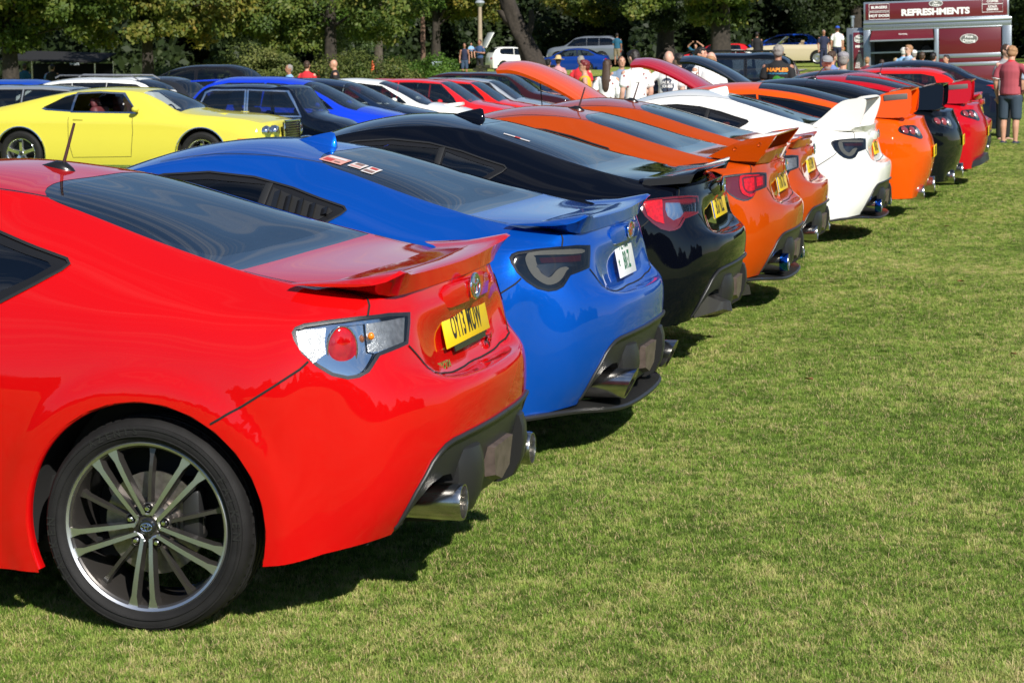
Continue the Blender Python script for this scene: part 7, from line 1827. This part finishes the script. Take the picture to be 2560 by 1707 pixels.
# in front of the trailer
TQ='customers queueing at the refreshment trailer'
person('man in sunglasses and a blue checked shirt at the serving hatch',-1.0,51.5,1.62,-.9,1.78,'down','down',0,0,M_skin_p,(checkmat('blue_check',(.62,.70,.78),(.20,.34,.55),46),1),(denim,2),'ginger','full',glasses=True)
person('white-haired customer behind the checked shirt',-1.45,56.6,1.55,BK,1.70,'down','down',0,0,M_skin_p,(lblue,1),(khaki,2),'white','full')
person('customer in a white cap facing the hatch',-1.05,54.6,1.48,BK,1.64,'down','down',0,0,M_skin_p,(W_,1),(khaki,2),'grey','short',hat='cap',cap_col=W_,far=True)
person('dark-haired customer in a red top by the hatch',-.62,50.6,1.45,BK,1.64,'down','down',0,0,M_skin,(redc,1),(navy,2),'brown','full',far=True)
person('brown-haired customer right of the red top',-.42,52.4,1.42,BK-.4,1.62,'down','down',0,0,M_skin,(redc,1),(navy,2),'dark','full',far=True)
person('short dark-haired woman rightmost in the queue',-.10,52.7,1.36,-.8,1.58,'down','down',0,0,M_skin,(maroon,1),(navy,2),'dark','full',far=True,fem=True)
person('boy in a maroon tee shirt below the menu board',-2.27,54.3,1.30,BK,1.45,'down','down',0,0,M_skin_p,(maroon,1),(navy,1),'ginger','full',far=True)
person('brown-haired child in shade below the serving hatch',-2.03,56.5,1.22,BK,1.35,'down','down',0,0,M_skin,(navy,1),(navy,1),'brown','full',far=True)
person('blonde child below the serving hatch',-1.72,57.5,1.26,BK,1.35,'down','down',0,0,M_skin_p,(lblue,1),(navy,1),'blonde','full',far=True)
# left groups
person('grey-haired man with sunglasses on his head and a pale blue shirt',-16.78,48.8,1.18,-.7,1.70,'down','down',.05,0,M_skin_d,(lblue,1),(navy,2),'grey','short')
person('crop-haired man in a red tee shirt seen from behind',-15.99,47.9,1.28,BK,1.74,'front','front',.1,0,M_skin,(redc,1),(navy,2),'brown','short')
person('bald man in a black tee shirt in profile facing left',-15.31,48.1,1.31,-1.2,1.76,'front','front',.1,0,M_skin,(black,1),(navy,2),'','bald')
person('person in a teal tee shirt in the shade left of the black stall',-35.6,72.3,1.05,BK,1.74,'down','down',0,0,M_skin_d,(teal,1),(navy,2),'brown','short',far=True)
person('woman with long blonde hair and a light blue top at the black stall',-35.0,73.3,.97,BK+.6,1.64,'down','down',0,0,M_skin,(lblue,1),(denim,2),'blonde','long',far=True,fem=True)
person('man in a black tee shirt at the black stall',-34.12,71.6,1.02,BK,1.72,'down','down',0,0,M_skin,(black,1),(black,2),'dark','short',far=True)
person('woman in a navy vest and denim shorts in the shade by the lamp post',-25.1,98.7,1.79,.2,1.70,'down','down',0,0,M_skin_d,(navy,0),(denim,1),'dark','short',far=True,fem=True)
person('man in a blue tee shirt carrying a child beside the lamp post',-23.9,97.0,1.95,-.3,1.82,'hold','hold',0,0,M_skin_d,(cloth('mid_blue',(.03,.07,.16)),1),(black,2),'dark','short',far=True)
person('small child in a pale blue top carried in the man\'s arms',-24.25,96.7,1.80,.6,.95,'hold','hold',0,0,M_skin,(lblue,1),(black,2),'dark','short',far=True,sit=True)
person('blonde driver sitting in the yellow car',-11.05,24.93,.93,PI/2,1.70,'wheel','wheel',.0,-.6,M_skin_p,(cream,1),(denim,2),'blonde','long',fem=True,sit=True)
# ================================================================ trailer and street furniture
def trailer():
    x0,y0=-3.52,69.6; t=thing('refreshment_trailer','maroon and silver catering trailer with a REFRESHMENTS sign and open serving hatch','trailer',(x0,y0,0),0); t.rotation_euler=(0,-math.radians(1.7),math.radians(2))
    S=.00262; X=lambda px:(px-355)*S; Z=lambda py:1.60+(598-py)*S
    MA=simple('maroon_panel',(.115,.008,.014),rough=.35,coat=.4); AL=simple('aluminium_trim',(.40,.44,.48),rough=.35,metal=.8); WH=simple('white_lettering',(.75,.74,.72),rough=.5)
    m,tt=newmat('chequer_plate'); MATS['chequer_plate']=m; N=tt.nodes;L=tt.links; p=N.new('ShaderNodeBsdfPrincipled'); o=N.new('ShaderNodeOutputMaterial'); L.new(p.outputs[0],o.inputs[0]); p.inputs['Metallic'].default_value=.8;p.inputs['Roughness'].default_value=.35
    tc=N.new('ShaderNodeTexCoord'); mp=N.new('ShaderNodeMapping'); mp.inputs['Rotation'].default_value=(0,.785,0); L.new(tc.outputs['Object'],mp.inputs[0]); ck=N.new('ShaderNodeTexChecker'); ck.inputs['Scale'].default_value=26; ck.inputs['Color1'].default_value=(.42,.46,.50,1); ck.inputs['Color2'].default_value=(.20,.22,.25,1); L.new(mp.outputs[0],ck.inputs[0]); L.new(ck.outputs[0],p.inputs['Base Color']); CP=m
    def bx(a,b,c,d,y,dp,nm,mat,par=t,bev=.01): # px rect
        return MB().box(((X(a)+X(b))/2,y+dp/2,(Z(c)+Z(d))/2),(X(b)-X(a),dp,Z(c)-Z(d)),bev=bev).build(nm,mat,par)
    # body shell round the opening
    w=MB(); w.box(((X(350)+X(2210))/2,1.15,1.35),(X(2210)-X(350),2.2,.05)); w.box(((X(350)+X(2210))/2,1.15,Z(300)+.0),(X(2210)-X(350),2.2,.05)); w.box(((X(350)+X(2210))/2,2.2,1.2),(X(2210)-X(350),.05,2.4)); w.box((X(2200),1.15,1.2),(.05,2.2,2.4)); w.box((X(360),1.15,1.2),(.05,2.2,2.4)); w.build('trailer_shell',AL,t)
    bx(350,2210,320,400,0,.10,'fascia',CP); bx(350,440,400,1180,0,.10,'corner_panel',CP); bx(2095,2210,400,1180,0,.10,'corner_panel',CP); bx(350,2215,290,335,-.04,.20,'top_rail',AL,bev=.04)
    bx(1245,1300,400,1180,-.01,.10,'centre_post',AL); bx(440,2095,398,412,-.02,.05,'rail',AL)
    bx(1305,2080,415,755,.0,.06,'closed_hatch',MA); bx(1305,2080,738,790,-.02,.06,'silver_strip',AL); bx(1305,2080,790,850,.0,.06,'maroon_strip',MA); bx(1305,2080,850,895,-.02,.06,'silver_strip',AL); bx(1305,2080,895,1180,.0,.06,'skirt_panel',MA); bx(440,1245,860,1180,.0,.06,'counter_front',MA); bx(440,1245,848,866,-.22,.32,'counter',AL)
    # propped hatch
    h=MB(); h.prism([(X(460),-.02,Z(420)),(X(1228),-.02,Z(420)),(X(1240),-.55,Z(535)),(X(440),-.55,Z(535))],(0,.03,.03)); ho=h.build('propped_hatch',MA,t)
    MB().box(((X(440)+X(1240))/2,-.56,Z(540)),(X(1240)-X(440),.04,.05)).build('hatch_edge',AL,ho)
    # inside
    q=MB(); q.box(((X(450)+X(1240))/2,1.9,1.4),(2.0,.3,1.7)); q.build('back_shelves',simple('kitchen_dark',(.05,.045,.04),rough=.5,noise=.5,nscale=6),t)
    MB().lathe([(0,0),(.17,0),(.19,.06),(.0,.07)],20,'Y',(X(1135),1.6,Z(680))).build('extractor_fan',M_trim,t)
    # sign board
    sb=bx(355,2180,45,292,.15,.10,'sign_board',AL,bev=.01); bx(378,2160,66,272,.125,.05,'sign_panel',MA,sb)
    def tx(txt,px,py,size,par,y,bold=.004,width=1.0,mat=WH): text_obj('sign_lettering',txt,size,mat,par,frame((X(px),y,Z(py)),(1,0,0),(0,0,1)),bold=bold,width=width)
    tx('REFRESHMENTS',1260,198,.285,sb,.118,.014,1.13); 
    for txt,cx,cy,sz in (('BURGERS',552,117,.115),('HOT DOGS',552,223,.115),('TEAS\nCOFFEE',1975,73,.095),('COLD\nDRINKS',1975,175,.095)):
        hh=100 if '\n' in txt else 90; f=MB(); a,b,c,d=X(cx-128),X(cx+128),Z(cy-hh/2),Z(cy+hh/2)
        f.tube([(a,.115,c),(b,.115,c),(b,.115,d),(a,.115,d),(a,.115,c)],.009,4); f.build('sign_frame',WH,sb); tx(txt,cx,cy,sz,sb,.118,.0045,1.12)
    def logo(px,py,w,hh,par,y,sz):
        e=MB(); e.lathe([(0,-.006),(.9,-.006),(1,0),(1,.01)],28,'Z'); M_=frame((X(px),y,Z(py)),(1,0,0),(0,0,1)); e.V=[tuple(M_@Vector((v[0]*w,v[1]*hh,-v[2]))) for v in e.V]; e.build('logo_oval',simple('logo_grey',(.13,.13,.12),rough=.4),par)
        r=MB(); r.tube([(X(px)+w*math.cos(a),y-.004,Z(py)+hh*math.sin(a)) for a in np.linspace(0,2*PI,29)],.010,5,cap=False); r.build('logo_ring',WH,par); tx('Fine\nDining',px,py,sz,par,y-.014,.004,1.2)
    logo(1268,92,.22,.098,sb,.110,.075); logo(1680,552,.28,.15,t,-.006,.13)
    tx('Fine Dining',855,465,.05,t,-.30,.002,1.2)
    # gas locker, menu board, flue
    bx(125,345,365,1180,.35,.5,'gas_locker',simple('locker_grey',(.22,.24,.26),rough=.35,metal=.6),bev=.05)
    mb_=bx(205,378,405,1150,.20,.04,'menu_board',AL); bx(216,368,424,1140,.185,.03,'menu_panel',MA,mb_); logo(293,508,.155,.125,mb_,.178,.10); tx('MENU',295,605,.10,mb_,.178,.005,1.0); tx('TEA',295,668,.05,mb_,.178,.002,1.0)
    for i in range(11): MB().box((X(295),.180,Z(705+17*i)),(.10+.022*i,.004,.018)).build('menu_line',WH,mb_)
    f=MB(); f.tube([(X(203),.6,Z(350)),(X(203),.6,Z(235))],.055,16); f.tube([(X(203),.6,Z(238)),(X(203),.6,Z(208))],.085,16); f.build('flue',AL,t)
    for xx in(1.2,3.4): MB().lathe([(0,0),(.30,0),(.32,.03),(.32,.18),(0,.18)],24,'Y',(xx,.05,.32)).build('wheel',M_tyre,t)
trailer()
def cone(x,y,z,h,label):
    t=thing('traffic_cone',label,'traffic cone',(x,y,z)); O=simple('cone_orange',(.75,.10,.02),rough=.5)
    m=MB(); m.lathe([(.0,h),(.03,h),(.035,h-.01),(.14,.03),(.14,.0)],20,'Z'); m.build('cone_body',O,t); b=MB(); b.box((0,0,.02),(.38,.38,.04),bev=.015); b.build('cone_base',O,t)
    return t
cone(-24.9,82.8,.28,.78,'tall plain orange traffic cone by the pale track')
c_=cone(-26.6,80.6,.22,.62,'orange cone with a white band left of the taller one'); MB().lathe([(.062,.36),(.085,.24),(.083,.24)],20,'Z').build('reflective_band',M_wplate,c_)
cone(-22.2,69.8,-.05,.70,'dull red cone beside the bald man in black')
def lamp_post():
    t=thing('lamp_post','concrete lamp post with a small round lantern on top','lamp post',(-25.33,102.7,gnd(-25.33,102.7)-.05)); C=simple('concrete_post',(.34,.27,.19),rough=.9,noise=.15,nscale=8)
    MB().tube([(0,0,0),(0,0,1.0),(0,0,3.6)],[.15,.13,.09],12).build('post',C,t); m=MB(); m.lathe([(0,3.95),(.20,3.86),(.25,3.76),(.22,3.74),(.12,3.58),(.05,3.55)],20,'Z'); m.build('lantern',simple('lantern_grey',(.30,.33,.36),rough=.3),t)
lamp_post()
t=thing('wooden_pole','brown weathered wooden pole beside the vivid green tree','pole',(-24.86,90.4,gnd(-24.86,90.4))); MB().tube([(0,0,0),(0,0,3.4)],[.12,.10],10).build('pole_shaft',simple('weathered_wood',(.16,.095,.065),rough=.9,noise=.3,nscale=10),t)
def signboard():
    t=thing('notice_board','small white notice board on legs near the track','sign',(-24.15,90.2,gnd(-24.1,90.2)+.10)); MB().box((0,0,.62),(.46,.03,.33),bev=.01).build('board',simple('board_white',(.55,.66,.74),rough=.4),t)
    for s in(-1,1): MB().box((s*.18,.0,.24),(.03,.03,.5)).build('leg',M_steel,t)
signboard()
def wall():
    t=thing('block_wall','low pale block wall in front of the white car with the raised tailgate','wall',(-23.4,94.4,gnd(-23.4,94.4)+.10)); M=simple('pale_block',(.36,.28,.19),rough=.9,noise=.2,nscale=6); me=None
    for r in range(4):
        for c in range(11):
            if c in(2,): 
                continue
            if me is None: o=MB().box((0,0,0),(.32,.2,.135),bev=.012).build('block',M,t); me=o.data
            else: o=inst('block',me,t)
            o.location=(c*.335+(.16 if r%2 else 0),c*.03,.08+r*.148)
wall()
def stall():
    t=thing('black_stall','black covered stall in deep shade with a small white sign','stall',(-36.9,75.2,gnd(-35.5,75.2))); B=simple('black_canvas',(.008,.008,.009),rough=.9)
    m=MB(); m.prism([(-.6,-1.2,1.75),(3.6,-1.2,1.62),(3.3,1.2,1.95),(-.4,1.2,2.05)],(0,0,.06)); m.build('canopy',B,t)
    for x,y in((-.4,-1.1),(3.4,-1.1),(3.2,1.1),(-.3,1.1)): MB().tube([(x,y,0),(x,y,1.7)],.03,8).build('pole',M_steel,t)
    MB().box((1.5,1.0,.8),(3.4,.08,1.6)).build('back_panel',B,t); MB().box((1.6,.1,.45),(2.6,.7,.9),bev=.03).build('counter',simple('stall_green',(.04,.07,.008),rough=.8),t)
    s=MB().box((2.62,-1.25,1.60),(.42,.02,.14)).build('sign',B,t); text_obj('sign_lettering','SWEETS',.11,simple('dim_white_letters',(.5,.58,.62),rough=.5),s,frame((2.62,-1.265,1.60),(1,0,0),(0,0,1)),bold=.002)
stall()
# fallen leaves and litter on the near grass
def litter():
    rg=np.random.default_rng(9); M1=simple('dead_leaf',(.22,.10,.03),rough=.8); L=[(2.3,5.2),(1.9,8.8),(3.1,3.1),(1.35,4.1),(2.9,14.2),(3.6,9.3),(1.6,13.5),(4.2,6.0),(3.9,16.5)]
    for x,y in L:
        a=rg.uniform(0,6.28); s=rg.uniform(.022,.04); c,d=math.cos(a)*s,math.sin(a)*s; z=gnd(x,y)+.03
        o=mesh('fallen_leaf',[(x-c,y-d,z),(x-d*.5,y+c*.5,z+.012),(x+c,y+d,z+.004),(x+d*.5,y-c*.5,z+.014),(x,y,z+.002)],[[0,1,4],[1,2,4],[2,3,4],[3,0,4]],M1); tag(o,'single brown fallen leaf lying on the mown grass','leaf','fallen leaves scattered on the mown grass')
litter()
